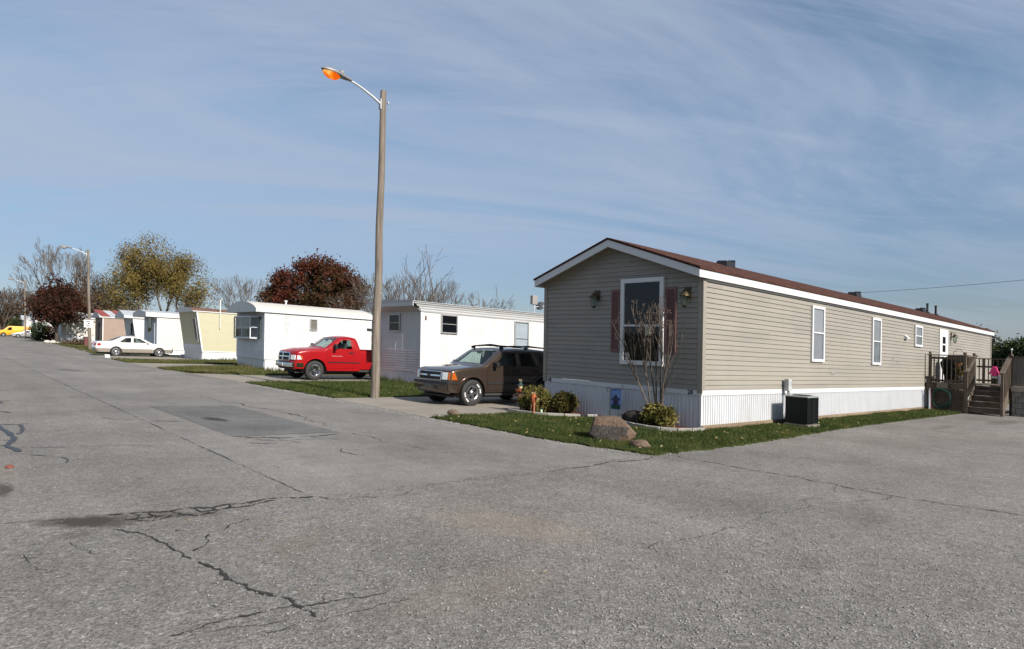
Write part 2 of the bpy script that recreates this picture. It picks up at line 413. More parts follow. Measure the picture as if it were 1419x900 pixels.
def concrete(name, base, tint):
    m, nt, b, out = new_mat(name)
    b.inputs['Roughness'].default_value = .9; b.inputs['Specular IOR Level'].default_value = .2
    v = wpos(nt)
    c = ramp(nt, noise(nt, v, .8, 7, .65), [(.25, [base * t * .80 for t in tint]), (.75, [base * t * 1.15 for t in tint])])
    c = mix(nt, 1.0, c, ramp(nt, noise(nt, v, 45, 3, .7), [(.3, .86), (.7, 1.12)]), 'MULTIPLY')
    c = mix(nt, ramp(nt, noise(nt, v, .5, 5, .7), [(.55, 0), (.8, .45)]), c, (.15, .115, .085))
    nt.links.new(c, b.inputs['Base Color']); bumpn(nt, b, noise(nt, v, 60, 3), .3, .006)
    MATS[name] = m
    return m
DRIVE = concrete('driveway_concrete', .235, (1, .90, .76))
def soil(name, lo, hi, sc=1.5):
    m, nt, b, out = new_mat(name)
    b.inputs['Roughness'].default_value = 1; b.inputs['Specular IOR Level'].default_value = .05
    v = wpos(nt)
    c = ramp(nt, noise(nt, v, sc, 8, .75), [(.3, lo), (.7, hi)])
    c = mix(nt, 1.0, c, ramp(nt, noise(nt, v, 38, 4, .7), [(.3, .6), (.7, 1.35)]), 'MULTIPLY')
    nt.links.new(c, b.inputs['Base Color']); bumpn(nt, b, noise(nt, v, 30, 4), .8, .03)
    MATS[name] = m
    return m
TURF = soil('lawn_turf', (.026, .038, .011), (.058, .062, .020))
EARTH = soil('earth', (.055, .060, .026), (.105, .095, .050), .3)
MULCH = soil('red_mulch', (.075, .028, .020), (.15, .055, .035), 9)

EDGE = [(-30, 8.35), (6.1, 8.6), (7.5, 8.33), (12, 8.26), (17, 8.45), (25, 8.25), (33, 7.75), (45, 7.7), (52, 8.25), (60, 8.9), (68, 9.35), (103, 10.5), (127, 11.3), (187, 13), (300, 16)]
def E(y):
    for (a, xa), (b, xb) in zip(EDGE, EDGE[1:]):
        if y <= b: return xa + (xb - xa) * (y - a) / (b - a)
    return EDGE[-1][1]
def seam1(y): return 2.9 if y < 60 else 2.9 + (E(y) - E(60)) * .9
def seam2(y): return (5.32 if y < 25 else 5.32 - (y - 25) * .016) if y < 60 else 4.76 + (E(y) - E(60))

g = MB(); g.quad((-3000, -3000, -.16), (3000, -3000, -.16), (3000, 3000, -.16), (-3000, 3000, -.16))
tag(g.build('ground', EARTH), kind='structure')
st = MB()
ys = [6.25, 6.6, 8, 10, 12, 14, 17, 20, 25, 29, 33, 39, 45, 52, 60, 68, 80, 103, 127, 187, 300]
for a, b_ in zip(ys, ys[1:]):
    for (l, r, mi) in ((lambda y: E(y) - 15, seam1, 0), (seam1, seam2, 1), (seam2, lambda y: E(y) + .25, 2)):
        st.quad((l(a), a, 0), (r(a), a, 0), (r(b_), b_, 0), (l(b_), b_, 0), mi)
tag(st.build('street', [A_OLD, A_MID, A_RIGHT]), kind='structure')
sr = MB()
sr.quad((-30, -25, 0), (9.0, -25, 0), (9.0, 6.25, 0), (-30, 6.25, 0))
for a, b_ in zip((9, 15, 22, 26, 30), (15, 22, 26, 30, 48)):
    t = 6.35 if b_ <= 30 else 7.2
    sr.quad((a, -25, 0), (b_, -25, 0), (b_, t, 0), (a, t, 0))
tag(sr.build('side_road', A_JUN), kind='structure')
pt = MB(); q_ = [(3.62, 10.72), (5.38, 10.55), (5.27, 15.6), (3.57, 15.95)]; pl_ = []
for a, b_ in zip(q_, q_[1:] + q_[:1]):
    n_ = int(math.dist(a, b_) / .07); pl_ += [(a[0] + (b_[0] - a[0]) * i / n_ + random.uniform(-.018, .018), a[1] + (b_[1] - a[1]) * i / n_ + random.uniform(-.03, .03), .004) for i in range(n_)]
pt.poly(pl_)
tag(pt.build('road_patch', A_PATCH), kind='structure')

# cracks: thin ragged ribbons lying on the asphalt
def ribbon(mb, pts, w0, z, jit=.35, step=.012, m=0, wob=.003, rag=.16):
    P = [Vector((*p, 0)) for p in pts]; out = []
    if rag:
        for _ in range(4):
            Q = [P[0]]
            for a, b_ in zip(P, P[1:]):
                d = b_ - a; L_ = d.length; mid = a.lerp(b_, random.uniform(.4, .6))
                if L_ > .02: mid += Vector((-d.y, d.x, 0)) * random.uniform(-rag, rag)
                Q += [mid, b_]
            P = Q
    for a, b_ in zip(P, P[1:]):
        n = max(1, int((b_ - a).length / step))
        out += [a.lerp(b_, i / n) for i in range(n)]
    out.append(P[-1]); n = len(out); L = []
    ph = random.uniform(0, 9)
    for i, p in enumerate(out):
        d = (out[min(i + 1, n - 1)] - out[max(i - 1, 0)])
        d = d.normalized() if d.length > 1e-9 else Vector((1, 0, 0))
        s = Vector((-d.y, d.x, 0))
        taper = min(1, (i + .3) / 4, (n - 1 - i + .3) / 4)
        ww = w0 * taper * max(.12, .78 + jit * random.uniform(-1, 1) + jit * math.sin(i * .23 + ph) * math.sin(i * .071 + 2 * ph))
        q = p + s * (random.uniform(-1, 1) * wob)
        L.append((q - s * max(.0006, ww / 2), q + s * max(.0006, ww / 2)))
    for (a, b_), (c, d) in zip(L, L[1:]):
        mb.quad((a.x, a.y, z), (c.x, c.y, z), (d.x, d.y, z), (b_.x, b_.y, z), m)
ck = MB(); C = lambda pts, wd, **k: ribbon(ck, pts, wd, .007, **k)
C([(1.09,6.01),(1.17,5.88),(1.3,5.54),(1.34,5.29),(1.37,5.08),(1.38,4.91)], .018)
C([(1.41,4.85),(1.44,4.71),(1.48,4.59),(1.46,4.51),(1.48,4.31),(1.52,4.22),(1.58,3.99),(1.63,3.88),(1.64,3.76),(1.64,3.65),(1.66,3.5)], .026, jit=.6)
C([(0.94,3.72),(1.06,3.72),(1.25,3.76),(1.38,3.74),(1.59,3.73),(1.66,3.68),(1.93,3.65),(2.22,3.6)], .012, jit=.6)
C([(1.13,6.51),(1.27,6.49),(1.47,6.43),(1.61,6.37),(1.79,6.42),(1.93,6.31),(2.13,6.37),(2.3,6.34),(2.48,6.39),(2.72,6.3),(2.93,6.26)], .030, jit=.7)
C([(1.17,6.26),(1.32,6.26),(1.47,6.26),(1.66,6.24),(1.78,6.09),(1.92,6.13),(2.08,6.23),(2.21,6.21),(2.36,6.26),(2.55,6.31)], .024, jit=.7)
C([(1.22,6.33),(1.4,6.12),(1.57,6.2),(1.68,6.16),(1.86,6.21),(1.98,6.19)], .018, jit=.7)
for pts in ([(1.47,6.43),(1.47,6.26),(1.4,6.12)], [(1.61,6.37),(1.66,6.24),(1.68,6.16)], [(1.79,6.42),(1.82,6.23),(1.92,6.13)], [(2.13,6.37),(2.08,6.23),(2.26,6.37)], [(1.3,6.48),(1.36,6.36),(1.32,6.26)], [(1.93,6.31),(1.98,6.19)], [(2.3,6.34),(2.3,6.25)]): C(pts, .016, jit=.6)
C([(2.93,6.26),(2.99,6.08),(3.16,6.01),(3.56,5.79)], .010, jit=.6)
C([(.42,6.66),(.61,6.62),(.78,6.56),(.95,6.5)], .010)
C([(1.43,5.11),(1.56,5.2),(1.62,5.36),(1.68,5.48)], .012, jit=.8); C([(1.82,5.54),(1.94,5.68),(2.14,5.77)], .010, jit=.8); C([(1.48,5.72),(1.53,5.72)], .02)
C([(1.1,3.68),(1.29,3.61),(1.48,3.55),(1.64,3.64)], .005); C([(1.33,3.49),(1.58,3.47),(1.82,3.43),(2.28,3.41)], .006)
C([(.76,5.84),(.81,5.58),(.89,5.37)], .006); C([(.36,5.76),(.5,5.55),(.58,5.19)], .006)
C([(8.99,5.9),(8.95,5.12),(8.87,4.6),(8.98,3.92),(8.94,3.41),(8.83,2.72),(8.92,2.39),(8.93,2.09),(9.06,1.46)], .022, jit=.5)
C([(4.42,3.16),(4.9,3.15),(5.61,3.15),(6.05,3.09)], .008); C([(6.05,3.09),(7.65,3.24),(8.85,3.37)], .006); C([(8.0,2.9),(8.88,2.69)], .010); C([(2.65,3.73),(3.08,3.7),(3.51,3.65)], .005)
C([(6.3,6.01),(6.97,6.0),(7.83,5.99),(8.5,6.05)], .022, jit=.6); C([(3.56,5.79),(4.6,6.1),(5.6,6.0),(6.3,6.01)], .008)
for pts, wd in (([(1.33,21.85),(1.47,21.79),(2.39,21.54),(2.74,21.45)], .03), ([(1.1,18.03),(1.23,17.82),(1.72,17.59)], .015), ([(2.4,14.15),(2.43,13.76),(2.79,13.46)], .02), ([(1.07,12.36),(1.48,12.37),(1.88,12.5)], .01), ([(1.56,14.95),(2.18,14.48)], .012), ([(2.26,18.55),(2.75,18.33)], .012), ([(1.67,27.65),(2.67,27.77)], .025)): C(pts, wd, step=.1)
for pts, wd in (([(3.59,10.75),(3.82,10.49),(4.19,10.27),(4.61,10.24),(5.42,10.46)], .03), ([(3.57,10.01),(3.95,9.77),(4.4,9.68)], .02), ([(5.44,16.51),(5.52,15.17),(5.84,14.47),(5.83,12.85),(5.57,11.37)], .025), ([(4.59,9.02),(4.55,8.1)], .012), ([(2.92,13.23),(3.56,12.85)], .025), ([(5.5,10.43),(5.59,9.7),(5.6,8.91),(5.67,8.22)], .014), ([(3.7,10.4),(3.9,10.1),(4.3,9.95),(4.8,9.9)], .016), ([(4.1,10.5),(4.15,10.1),(4.3,9.7)], .012), ([(4.7,10.4),(4.8,9.95),(5.0,9.7)], .012)): C(pts, wd, step=.05, jit=.7)
ribbon(ck, [(2.9, y) for y in (6.3, 10, 15, 20, 30, 45)], .011, .006, step=.08, wob=.012, rag=0, jit=.7)
ribbon(ck, [(seam2(y), y) for y in (16, 20, 25, 35, 45, 58)], .009, .006, step=.12, wob=.015, rag=0, jit=.7)
for i in range(70):                                # short crazing between the main cracks
    x, y = random.uniform(.8, 7.5), random.uniform(3.2, 20)
    a = random.uniform(0, PI); L = random.uniform(.05, .3)
    C([(x, y), (x + L * .5 * math.cos(a) + random.uniform(-.03, .03), y + L * .5 * math.sin(a)), (x + L * math.cos(a + .3), y + L * math.sin(a + .3))], random.uniform(.003, .008))
tag(ck.build('road_cracks', CRACK), kind='structure')
tr = MB(); T = lambda pts, wd, **k: ribbon(tr, pts, wd, .0085, rag=.05, step=.03, **k)
T([(.72,13.61),(.81,13.14),(.85,12.59),(.88,11.98),(.88,11.65),(.81,11.31),(.74,11.05),(.81,10.68),(.83,10.41)], .085, jit=.3)
T([(.71,13.45),(.82,13.45),(1.03,13.39),(1.09,13.26),(1.08,12.78),(1.02,12.34),(.93,12.17)], .05, jit=.3)
T([(1.03,13.39),(1.24,13.52)], .03); T([(.58,10.83),(.67,10.82),(.96,10.71),(1.27,10.62),(1.75,10.49),(2.43,10.27)], .018, jit=.3)
T([(.82,10.29),(1.04,9.97),(1.21,9.76),(1.25,9.53),(1.21,9.33)], .018); T([(.65,11.61),(.71,11.58),(.87,11.5)], .03); T([(.65,11.1),(.74,11.05)], .04)
T([(.95,17.9),(1.1,17.6),(1.0,17.2)], .12); T([(.95,15.6),(1.1,15.3)], .05)
tag(tr.build('crack_sealant', TAR), kind='structure')

# driveways
def sheet(name, pts, mat):
    mb = MB(); mb.poly(pts); return tag(mb.build(name, mat), kind='structure')
def drive(y0, y1, x1, z1=.004):
    mb = MB(); n = max(1, int((y1 - y0) / 1.5))
    xs = lambda y: E(y) + .02
    for i in range(n):
        a, b_ = y0 + (y1 - y0) * i / n, y0 + (y1 - y0) * (i + 1) / n
        mb.quad((xs(a), a, .006), (10.5, a, z1), (10.5, b_, z1), (xs(b_), b_, .006))
        mb.quad((10.5, a, z1), (x1, a, z1), (x1, b_, z1), (10.5, b_, z1))
    return tag(mb.build('driveway', DRIVE), kind='structure')
drive(11.75, 16.95, 24); drive(23.7, 29.6, 24, -.03); drive(34.5, 39.6, 24); drive(44.6, 54.2, 26); drive(61.6, 64, 24); drive(69.5, 72.2, 24); drive(84, 87, 24)

# ------------------------------------------------------------------ lawns and grass
def inside(poly, x, y):
    c = np.zeros(len(x), bool); n = len(poly)
    for i in range(n):
        (x1, y1), (x2, y2) = poly[i], poly[(i + 1) % n]
        if y1 == y2: continue
        cr = ((y1 > y) != (y2 > y)) & (x < (x2 - x1) * (y - y1) / (y2 - y1) + x1)
        c ^= cr
    return c
def lawn(pts, dens, hgt=.05, h=.03, mound=0.0, step=.14, jit=.065):
    P = []
    for (a, b_) in zip(pts, pts[1:] + pts[:1]):
        L = math.dist(a, b_); n = max(1, int(L / step))
        for i in range(n):
            t = i / n
            P.append((a[0] + (b_[0] - a[0]) * t + random.uniform(-jit, jit), a[1] + (b_[1] - a[1]) * t + random.uniform(-jit, jit)))
    mb = MB()
    mb.prism([(x, y, -.15) for x, y in P], (0, 0, .15 + h))
    o = tag(mb.build('lawn', TURF), kind='structure')
    A = abs(sum(a[0] * b_[1] - b_[0] * a[1] for a, b_ in zip(P, P[1:] + P[:1]))) / 2
    n = int(A * dens)
    xs_, ys_ = np.array([p[0] for p in P]), np.array([p[1] for p in P])
    X = RNG.uniform(xs_.min() - .03, xs_.max() + .03, n * 3); Y = RNG.uniform(ys_.min() - .03, ys_.max() + .03, n * 3)
    k = inside(P, X, Y); X, Y = X[k][:n], Y[k][:n]
    pn = np.sin(X * 3.1 + 1.7 * np.sin(Y * 2.3)) * np.sin(Y * 3.7 + 1.3 * np.sin(X * 1.9)) + .5 * np.sin(X * 9.3 + Y * 4.1) * np.sin(Y * 8.7 - X * 3.3)
    kp = (pn > -.35) | (RNG.uniform(0, 1, len(X)) < .35); X, Y = X[kp], Y[kp]
    X = X + RNG.normal(0, .035, len(X)); Y = Y + RNG.normal(0, .035, len(Y))
    return X, Y, np.full(len(X), h), np.full(len(X), hgt)
def blades(name, parts, mat):
    X, Y, Z, H = (np.concatenate([p[i] for p in parts]) for i in range(4))
    n = len(X); dist = np.hypot(X, Y)
    W = (.004 + .00075 * dist) * RNG.uniform(.7, 1.3, n)
    cl = .6 + .8 * (np.sin(X * 2.1 + np.sin(Y * 1.7) * 2) * np.sin(Y * 2.6 + X) * .5 + .5)
    H = H * RNG.uniform(.4, 1.35, n) * cl; a = RNG.uniform(0, 2 * PI, n); la = RNG.uniform(0, 2 * PI, n); ln = H * RNG.uniform(.1, 1.0, n)
    v = np.empty((n, 3, 3))
    v[:, 0] = np.stack([X - np.cos(a) * W / 2, Y - np.sin(a) * W / 2, Z - .01], 1)
    v[:, 1] = np.stack([X + np.cos(a) * W / 2, Y + np.sin(a) * W / 2, Z - .01], 1)
    v[:, 2] = np.stack([X + np.cos(la) * ln, Y + np.sin(la) * ln, Z + H], 1)
    f = np.arange(n * 3).reshape(n, 3)
    return tag(np_mesh(name, v.reshape(-1, 3), f, mat, loops=3), kind='stuff')
GRASSN = leaf_mat('near_grass', [(.026, .042, .010), (.040, .062, .015), (.062, .082, .022), (.15, .125, .045)], 1.5, .3)
GRASSF = leaf_mat('far_grass', [(.045, .060, .018), (.070, .085, .026), (.12, .112, .042), (.16, .135, .065)], .6, .3)
front = [(8.62, 6.12), (10.5, 6.0), (14, 6.15), (18.5, 6.36), (25.3, 6.42), (28.1, 6.45), (28.2, 7.62), (12.5, 7.62), (11.55, 7.7), (11.45, 9.2), (11.95, 9.62), (12.53, 9.7), (12.53, 10.5), (11.9, 10.55), (11.2, 11.0), (11.0, 11.85), (8.3, 11.85), (8.3, 8.0)]
second = [(8.5, 17.0), (14.8, 17.0), (22, 17.0), (22, 22.0), (14.9, 22.0), (14.9, 23.7), (11, 23.8), (8.35, 23.6)]
third = [(9.5, 29.3), (12.5, 28.7), (12.5, 36.8), (11.5, 36.9), (8.0, 34.4), (7.9, 32.5)]
fourth = [(7.85, 39.8), (13, 41.0), (16, 42), (16, 45.9), (13.4, 45.9), (12, 45.0), (7.95, 44.7)]
nearg = [lawn(front, 1750, .052, .03), lawn([(9.4, 29.3), (9.5, 29.3), (9.5, 29.4)], 1)]
blades('grass', nearg, GRASSN)
blades('grass', [lawn(second, 620, .07)], GRASSN)
far = [lawn(third, 260, .08), lawn(fourth, 170, .08), lawn([(E(54.2) + .1, 54.3), (13, 54.3), (13, 61.5), (E(61.5) + .1, 61.5)], 130, .09),
       lawn([(E(64) + .1, 64.1), (13.2, 64.1), (13.2, 69.4), (E(69.4) + .1, 69.4)], 110, .09), lawn([(E(72.3) + .1, 72.3), (13.6, 72.3), (13.6, 83.9), (E(83.9) + .1, 83.9)], 80, .1),
       lawn([(E(87.1) + .1, 87.1), (22, 87.1), (24, 125), (E(125) + .2, 125)], 35, .11, step=.6)]
blades('grass', far, GRASSF)
# tufts along the foot of the white skirtings
def tufts(segs, dens, hgt):
    out = []
    for (x0, y0, x1, y1) in segs:
        n = int(math.dist((x0, y0), (x1, y1)) * dens); t = RNG.uniform(0, 1, n)
        keep = (np.sin(t * 37 + x0) + np.sin(t * 83 + y0)) > -.6
        t = t[keep]; n = len(t)
        out.append((x0 + (x1 - x0) * t + RNG.normal(0, .04, n), y0 + (y1 - y0) * t + RNG.normal(0, .04, n), np.full(n, .0), np.full(n, hgt)))
    return out
blades('grass', tufts([(14.8, 22.0, 14.8, 25.2), (14.8, 21.95, 20, 21.95), (12.4, 32.5, 12.4, 36.6), (12.5, 32.5, 16, 32.5), (13.4, 45.9, 17, 45.9)], 160, .22), GRASSF)

# fallen leaves on the lawns and along the kerb-less road edge
def flakes(name, X, Y, Z, size, mat, flat=.35, kind='stuff'):
    n = len(X); a = RNG.uniform(0, 2 * PI, n); s = size * RNG.uniform(.5, 1.3, n)
    t1, t2 = RNG.normal(0, flat, n), RNG.normal(0, flat, n)
    v = np.empty((n, 4, 3))
    for i, (p, q) in enumerate(((-1, 0), (0, -.6), (1, 0), (0, .6))):
        dx = (p * np.cos(a) - q * np.sin(a)) * s; dy = (p * np.sin(a) + q * np.cos(a)) * s
        v[:, i] = np.stack([X + dx, Y + dy, Z + dx * t1 + dy * t2 + s * .35], 1)
    o = np_mesh(name, v.reshape(-1, 3), np.arange(n * 4).reshape(n, 4), mat)
    return tag(o, kind=kind)
DEADLEAF = leaf_mat('dead_leaf', [(.16, .085, .035), (.28, .18, .07), (.42, .33, .17), (.50, .45, .30)], 3, .2)
def scat(poly, n):
    x = [p[0] for p in poly]; y = [p[1] for p in poly]
    X = RNG.uniform(min(x), max(x), n * 4); Y = RNG.uniform(min(y), max(y), n * 4); k = inside(poly, X, Y)
    return X[k][:n], Y[k][:n]
l1, l2, l3 = scat(front, 330), scat(second, 260), scat(third, 90)
flakes('fallen_leaves', np.concatenate([l1[0], l2[0], l3[0]]), np.concatenate([l1[1], l2[1], l3[1]]), np.full(len(l1[0]) + len(l2[0]) + len(l3[0]), .055), .026, DEADLEAF)
Xr, Yr = RNG.uniform(.4, 8.2, 70), RNG.uniform(2.8, 20, 70)
flakes('fallen_leaves', Xr, Yr, np.full(70, .004), .016, DEADLEAF, .15)

# loose chippings on the junction
def chips(n, mat, smin, smax, area):
    X, Y = area(n); n = len(X); s = np.exp(RNG.uniform(np.log(smin), np.log(smax), n))
    base = np.array([(-1, 0, 0), (0, -1, 0), (1, 0, 0), (0, 1, 0), (0, 0, .8), (.2, .1, -.5)])
    v = base[None] * (s[:, None, None] * RNG.uniform(.55, 1.25, (n, 6, 1)))
    a = RNG.uniform(0, 2 * PI, n); c_, s_ = np.cos(a)[:, None], np.sin(a)[:, None]
    vx = v[:, :, 0] * c_ - v[:, :, 1] * s_; vy = v[:, :, 0] * s_ + v[:, :, 1] * c_
    v = np.stack([vx + X[:, None], vy + Y[:, None], v[:, :, 2] + s[:, None] * .22 + .002], 2)
    f = np.array([(0, 1, 4), (1, 2, 4), (2, 3, 4), (3, 0, 4), (1, 0, 5), (2, 1, 5), (3, 2, 5), (0, 3, 5)])
    F_ = (np.arange(n)[:, None, None] * 6 + f[None]).reshape(-1, 3)
    return tag(np_mesh('gravel', v.reshape(-1, 3), F_, mat, loops=3), kind='stuff')
STONE = leaf_mat('pale_chippings', [(.09, .085, .08), (.20, .19, .18), (.30, .29, .275), (.44, .43, .41)], 9, 0.0)
def junc(n):
    X = RNG.normal(4.6, 1.9, n); Y = RNG.normal(2.9, 1.2, n)
    k = (X > 1.2) & (X < 10) & (Y > .4) & (Y < 6); return X[k], Y[k]
chips(9000, STONE, .0035, .011, junc)
chips(2600, STONE, .003, .009, lambda n: (RNG.uniform(.3, 9, n), RNG.uniform(2.2, 9, n)))
chips(1500, STONE, .006, .02, lambda n: (lambda y: (np.array([E(q) for q in y]) - np.abs(RNG.normal(0, .18, n)), y))(RNG.uniform(6.2, 24, n)))
chips(900, STONE, .006, .018, lambda n: (RNG.uniform(8.8, 28, n), 6.2 - np.abs(RNG.normal(0, .15, n))))
# ------------------------------------------------------------------ building helpers
def lap(mb, P, ur, z0, z1, course, lip, m=0):
    """clapboard courses: P(u, d, z) places a point, ur(z) gives the wall's extent at height z"""
    n = max(1, int(round((z1 - z0) / course))); c = (z1 - z0) / n
    for i in range(n):
        a, b = z0 + i * c, z0 + (i + 1) * c
        ra, rb = ur(a), ur(b - 1e-4)
        if ra is None: break
        if rb is None: rb = ((ra[0] + ra[1]) / 2,) * 2
        mb.quad(P(ra[0], lip, a), P(ra[1], lip, a), P(rb[1], .002, b), P(rb[0], .002, b), m)
        mb.quad(P(ra[0], -.004, a + .004), P(ra[1], -.004, a + .004), P(ra[1], lip, a), P(ra[0], lip, a), m)
def ribs(mb, P, u0, u1, z0, z1, pitch, depth, m=0, prof=((0, 0), (.55, 0), (.65, 1), (.9, 1), (1, 0)), jit=0.0, top=None):
    n = max(1, int(round((u1 - u0) / pitch))); c = (u1 - u0) / n; us = []
    for i in range(n):
        dd = depth * (1 + random.uniform(-jit, jit))
        for (a, d) in prof[:-1]: us.append((u0 + (i + a) * c, d * dd))
    us.append((u1, 0))
    for (a, da), (b, db) in zip(us, us[1:]):
        mb.quad(P(a, da, z0), P(b, db, z0), P(b, db, z1), P(a, da, z1), m)
def hribs(mb, P, u0, u1, z0, z1, pitch, depth, m=0):
    n = max(1, int(round((z1 - z0) / pitch))); c = (z1 - z0) / n
    for i in range(n):
        a = z0 + i * c
        zz = [a, a + .3 * c, a + .5 * c, a + .8 * c, a + c]; dd = [0, 0, depth, depth, 0]
        for k in range(4): mb.quad(P(u0, dd[k], zz[k]), P(u1, dd[k], zz[k]), P(u1, dd[k + 1], zz[k + 1]), P(u0, dd[k + 1], zz[k + 1]), m)
def obox(mb, P, u0, u1, d0, d1, z0, z1, m=0):
    v = [P(u, d, z) for z in (z0, z1) for (u, d) in ((u0, d0), (u1, d0), (u1, d1), (u0, d1))]
    mb.add(v, [(3, 2, 1, 0), (4, 5, 6, 7), (0, 1, 5, 4), (1, 2, 6, 5), (2, 3, 7, 6), (3, 0, 4, 7)], m)
def PX(x):      # plane facing -X: u = y, d = outward
    return lambda u, d, z: (x - d, u, z)
def PY(y):      # plane facing -Y: u = x
    return lambda u, d, z: (u, y - d, z)
def window(parent, P, u0, u1, z0, z1, fw=.055, mat=None, proud=.07, inside=None, low=None, rails=(.5,), mull=(), glass=None, sill=0, label=None, base=.027):
    mat = mat or TRIMW
    mb = MB()
    obox(mb, P, u0, u0 + fw, base - .02, proud, z0, z1); obox(mb, P, u1 - fw, u1, base - .02, proud, z0, z1)
    obox(mb, P, u0 + fw, u1 - fw, base - .02, proud, z1 - fw, z1); obox(mb, P, u0 + fw, u1 - fw, base - .02, proud, z0, z0 + fw)
    if sill: obox(mb, P, u0 - .03, u1 + .03, base - .02, proud + sill, z0 - .035, z0 - .002)
    t = max(.018, fw * .45)
    for r in rails:
        zz = z0 + (z1 - z0) * r; obox(mb, P, u0 + fw, u1 - fw, base, proud - .008, zz - t / 2, zz + t / 2)
    for r in mull:
        uu = u0 + (u1 - u0) * r; obox(mb, P, uu - t / 2, uu + t / 2, base, proud - .004, z0 + fw, z1 - fw)
    w = mb.build('window', mat, parent)
    if label: w['label'] = label
    g = MB(); d = proud - .022
    g.quad(P(u0 + fw * .9, d, z0 + fw * .9), P(u1 - fw * .9, d, z0 + fw * .9), P(u1 - fw * .9, d, z1 - fw * .9), P(u0 + fw * .9, d, z1 - fw * .9))
    g.build('pane', glass or WINGLASS, w)
    zi = z0 + (z1 - z0) * (rails[0] if rails else .5)
    b = MB(); d = base + .003
    if low is None:
        b.quad(P(u0 + .01, d, z0 + .01), P(u1 - .01, d, z0 + .01), P(u1 - .01, d, z1 - .01), P(u0 + .01, d, z1 - .01))
        b.build('blind' if inside in (CURTAIN, BLIND) else 'dark_interior', inside or DRYV, w)
    else:
        b.quad(P(u0 + .01, d, z0 + .01), P(u1 - .01, d, z0 + .01), P(u1 - .01, d, zi), P(u0 + .01, d, zi), 0)
        # hanging folds
        n = 9
        for i in range(n):
            a, c = u0 + .01 + (u1 - u0 - .02) * i / n, u0 + .01 + (u1 - u0 - .02) * (i + 1) / n
            b.quad(P(a, d + .001 + .006 * (i % 2), zi), P(c, d + .001 + .006 * ((i + 1) % 2), zi), P(c, d + .001 + .006 * ((i + 1) % 2), z1 - .01), P(a, d + .001 + .006 * (i % 2), z1 - .01), 1)
        b.build('curtain', [low, inside or CURTAIN], w)
    return w
def text_mesh(txt, size, P, u, z, mat, name, parent, flip=1, depth=.004, d=.0):
    cu = bpy.data.curves.new(name, 'FONT'); cu.body = txt; cu.size = size; cu.extrude = depth; cu.offset = size * .018
    ob = bpy.data.objects.new(name, cu); COL.objects.link(ob)
    dg = bpy.context.evaluated_depsgraph_get()
    me = bpy.data.meshes.new_from_object(ob.evaluated_get(dg)); bpy.data.objects.remove(ob)
    for v in me.vertices:
        p = v.co.copy(); v.co = P(u + flip * p.x, d + p.z, z + p.y)
    me.materials.clear(); me.materials.append(mat)
    o = bpy.data.objects.new(name, me); COL.objects.link(o); o.parent = parent
    return o
def root_at(o):
    """shift an Empty root built at the origin so it stands at its thing's base; children keep their place"""
    xs, ys = [], []
    for c in COL.objects:
        if c.parent == o and c.type == 'MESH' and len(c.data.vertices):
            a = np.empty(len(c.data.vertices) * 3, np.float32); c.data.vertices.foreach_get('co', a); a = a.reshape(-1, 3)
            xs += [a[:, 0].min(), a[:, 0].max()]; ys += [a[:, 1].min(), a[:, 1].max()]
    if not xs: return
    L = Vector(((min(xs) + max(xs)) / 2, (min(ys) + max(ys)) / 2, 0))
    def sh(p):
        for c in COL.objects:
            if c.parent == p:
                if c.type == 'MESH' and c.location.length < 1e-9: c.data.transform(Matrix.Translation(-L))
                elif c.location.length >= 1e-9: c.location -= L; continue
                sh(c)
    sh(o); o.location = L

# ------------------------------------------------------------------ shingle roof
def shingles(name, lo, hi):
    m, nt, b, out = new_mat(name)
    b.inputs['Roughness'].default_value = .95; b.inputs['Specular IOR Level'].default_value = .1
    v = wpos(nt, (3.2, 7.5, 0), world=False)
    br = nt.nodes.new('ShaderNodeTexBrick'); nt.links.new(v, br.inputs['Vector'])
    br.inputs['Color1'].default_value = (*lo, 1); br.inputs['Color2'].default_value = (*hi, 1); br.inputs['Mortar'].default_value = (*[c * .45 for c in lo], 1)
    br.inputs['Scale'].default_value = 1; br.inputs['Mortar Size'].default_value = .03; br.inputs['Brick Width'].default_value = 1; br.inputs['Row Height'].default_value = 1
    c = mix(nt, 1.0, br.outputs['Color'], ramp(nt, noise(nt, wpos(nt, world=False), 60, 3), [(.3, .75), (.7, 1.25)]), 'MULTIPLY')
    nt.links.new(c, b.inputs['Base Color']); bumpn(nt, b, br.outputs['Fac'], .5, -.01)
    MATS[name] = m
    return m
SHING = shingles('brown_shingles', (.052, .024, .018), (.078, .036, .027))

# ------------------------------------------------------------------ the tan home on the corner lot
X0, X1, Y0, Y1, RY = 12.53, 38.78, 7.64, 12.52, 10.08
home = thing('manufactured_home', 'long tan clapboard home with white skirting and brown shingle roof on the corner lawn', 'house')
SL = .341
def rooft(y): return 3.44 + SL * (RY - 7.53 - abs(y - RY))        # underside of the roof along the gable
def gr(z):
    if z <= 3.46: return (Y0, Y1)
    h = (z - 3.44) / SL
    a, b = 7.53 + h, 12.63 - h
    return (max(Y0, a), min(Y1, b)) if b - a > .02 else None
mb = MB()
lap(mb, PX(X0), gr, .90, 4.33, .1135, .021)
lap(mb, PY(Y0), lambda z: (X0, X1), .90, 3.42, .1135, .021)
mb.quad((X0, Y1, .9), (X1, Y1, .9), (X1, Y1, 3.44), (X0, Y1, 3.44))
mb.poly([(X1, Y0, .9), (X1, Y1, .9), (X1, Y1, 3.42), (X1, RY, 4.3), (X1, Y0, 3.42)])
mb.build('wall', TAN, home)
mb = MB(); mb.box(X0 - .03, X0, Y0 - .028, Y0 + .10, .835, 3.40); mb.box(X0, X0 + .10, Y0 - .028, Y0, .905, 3.36); mb.build('corner_trim', TAND, home)
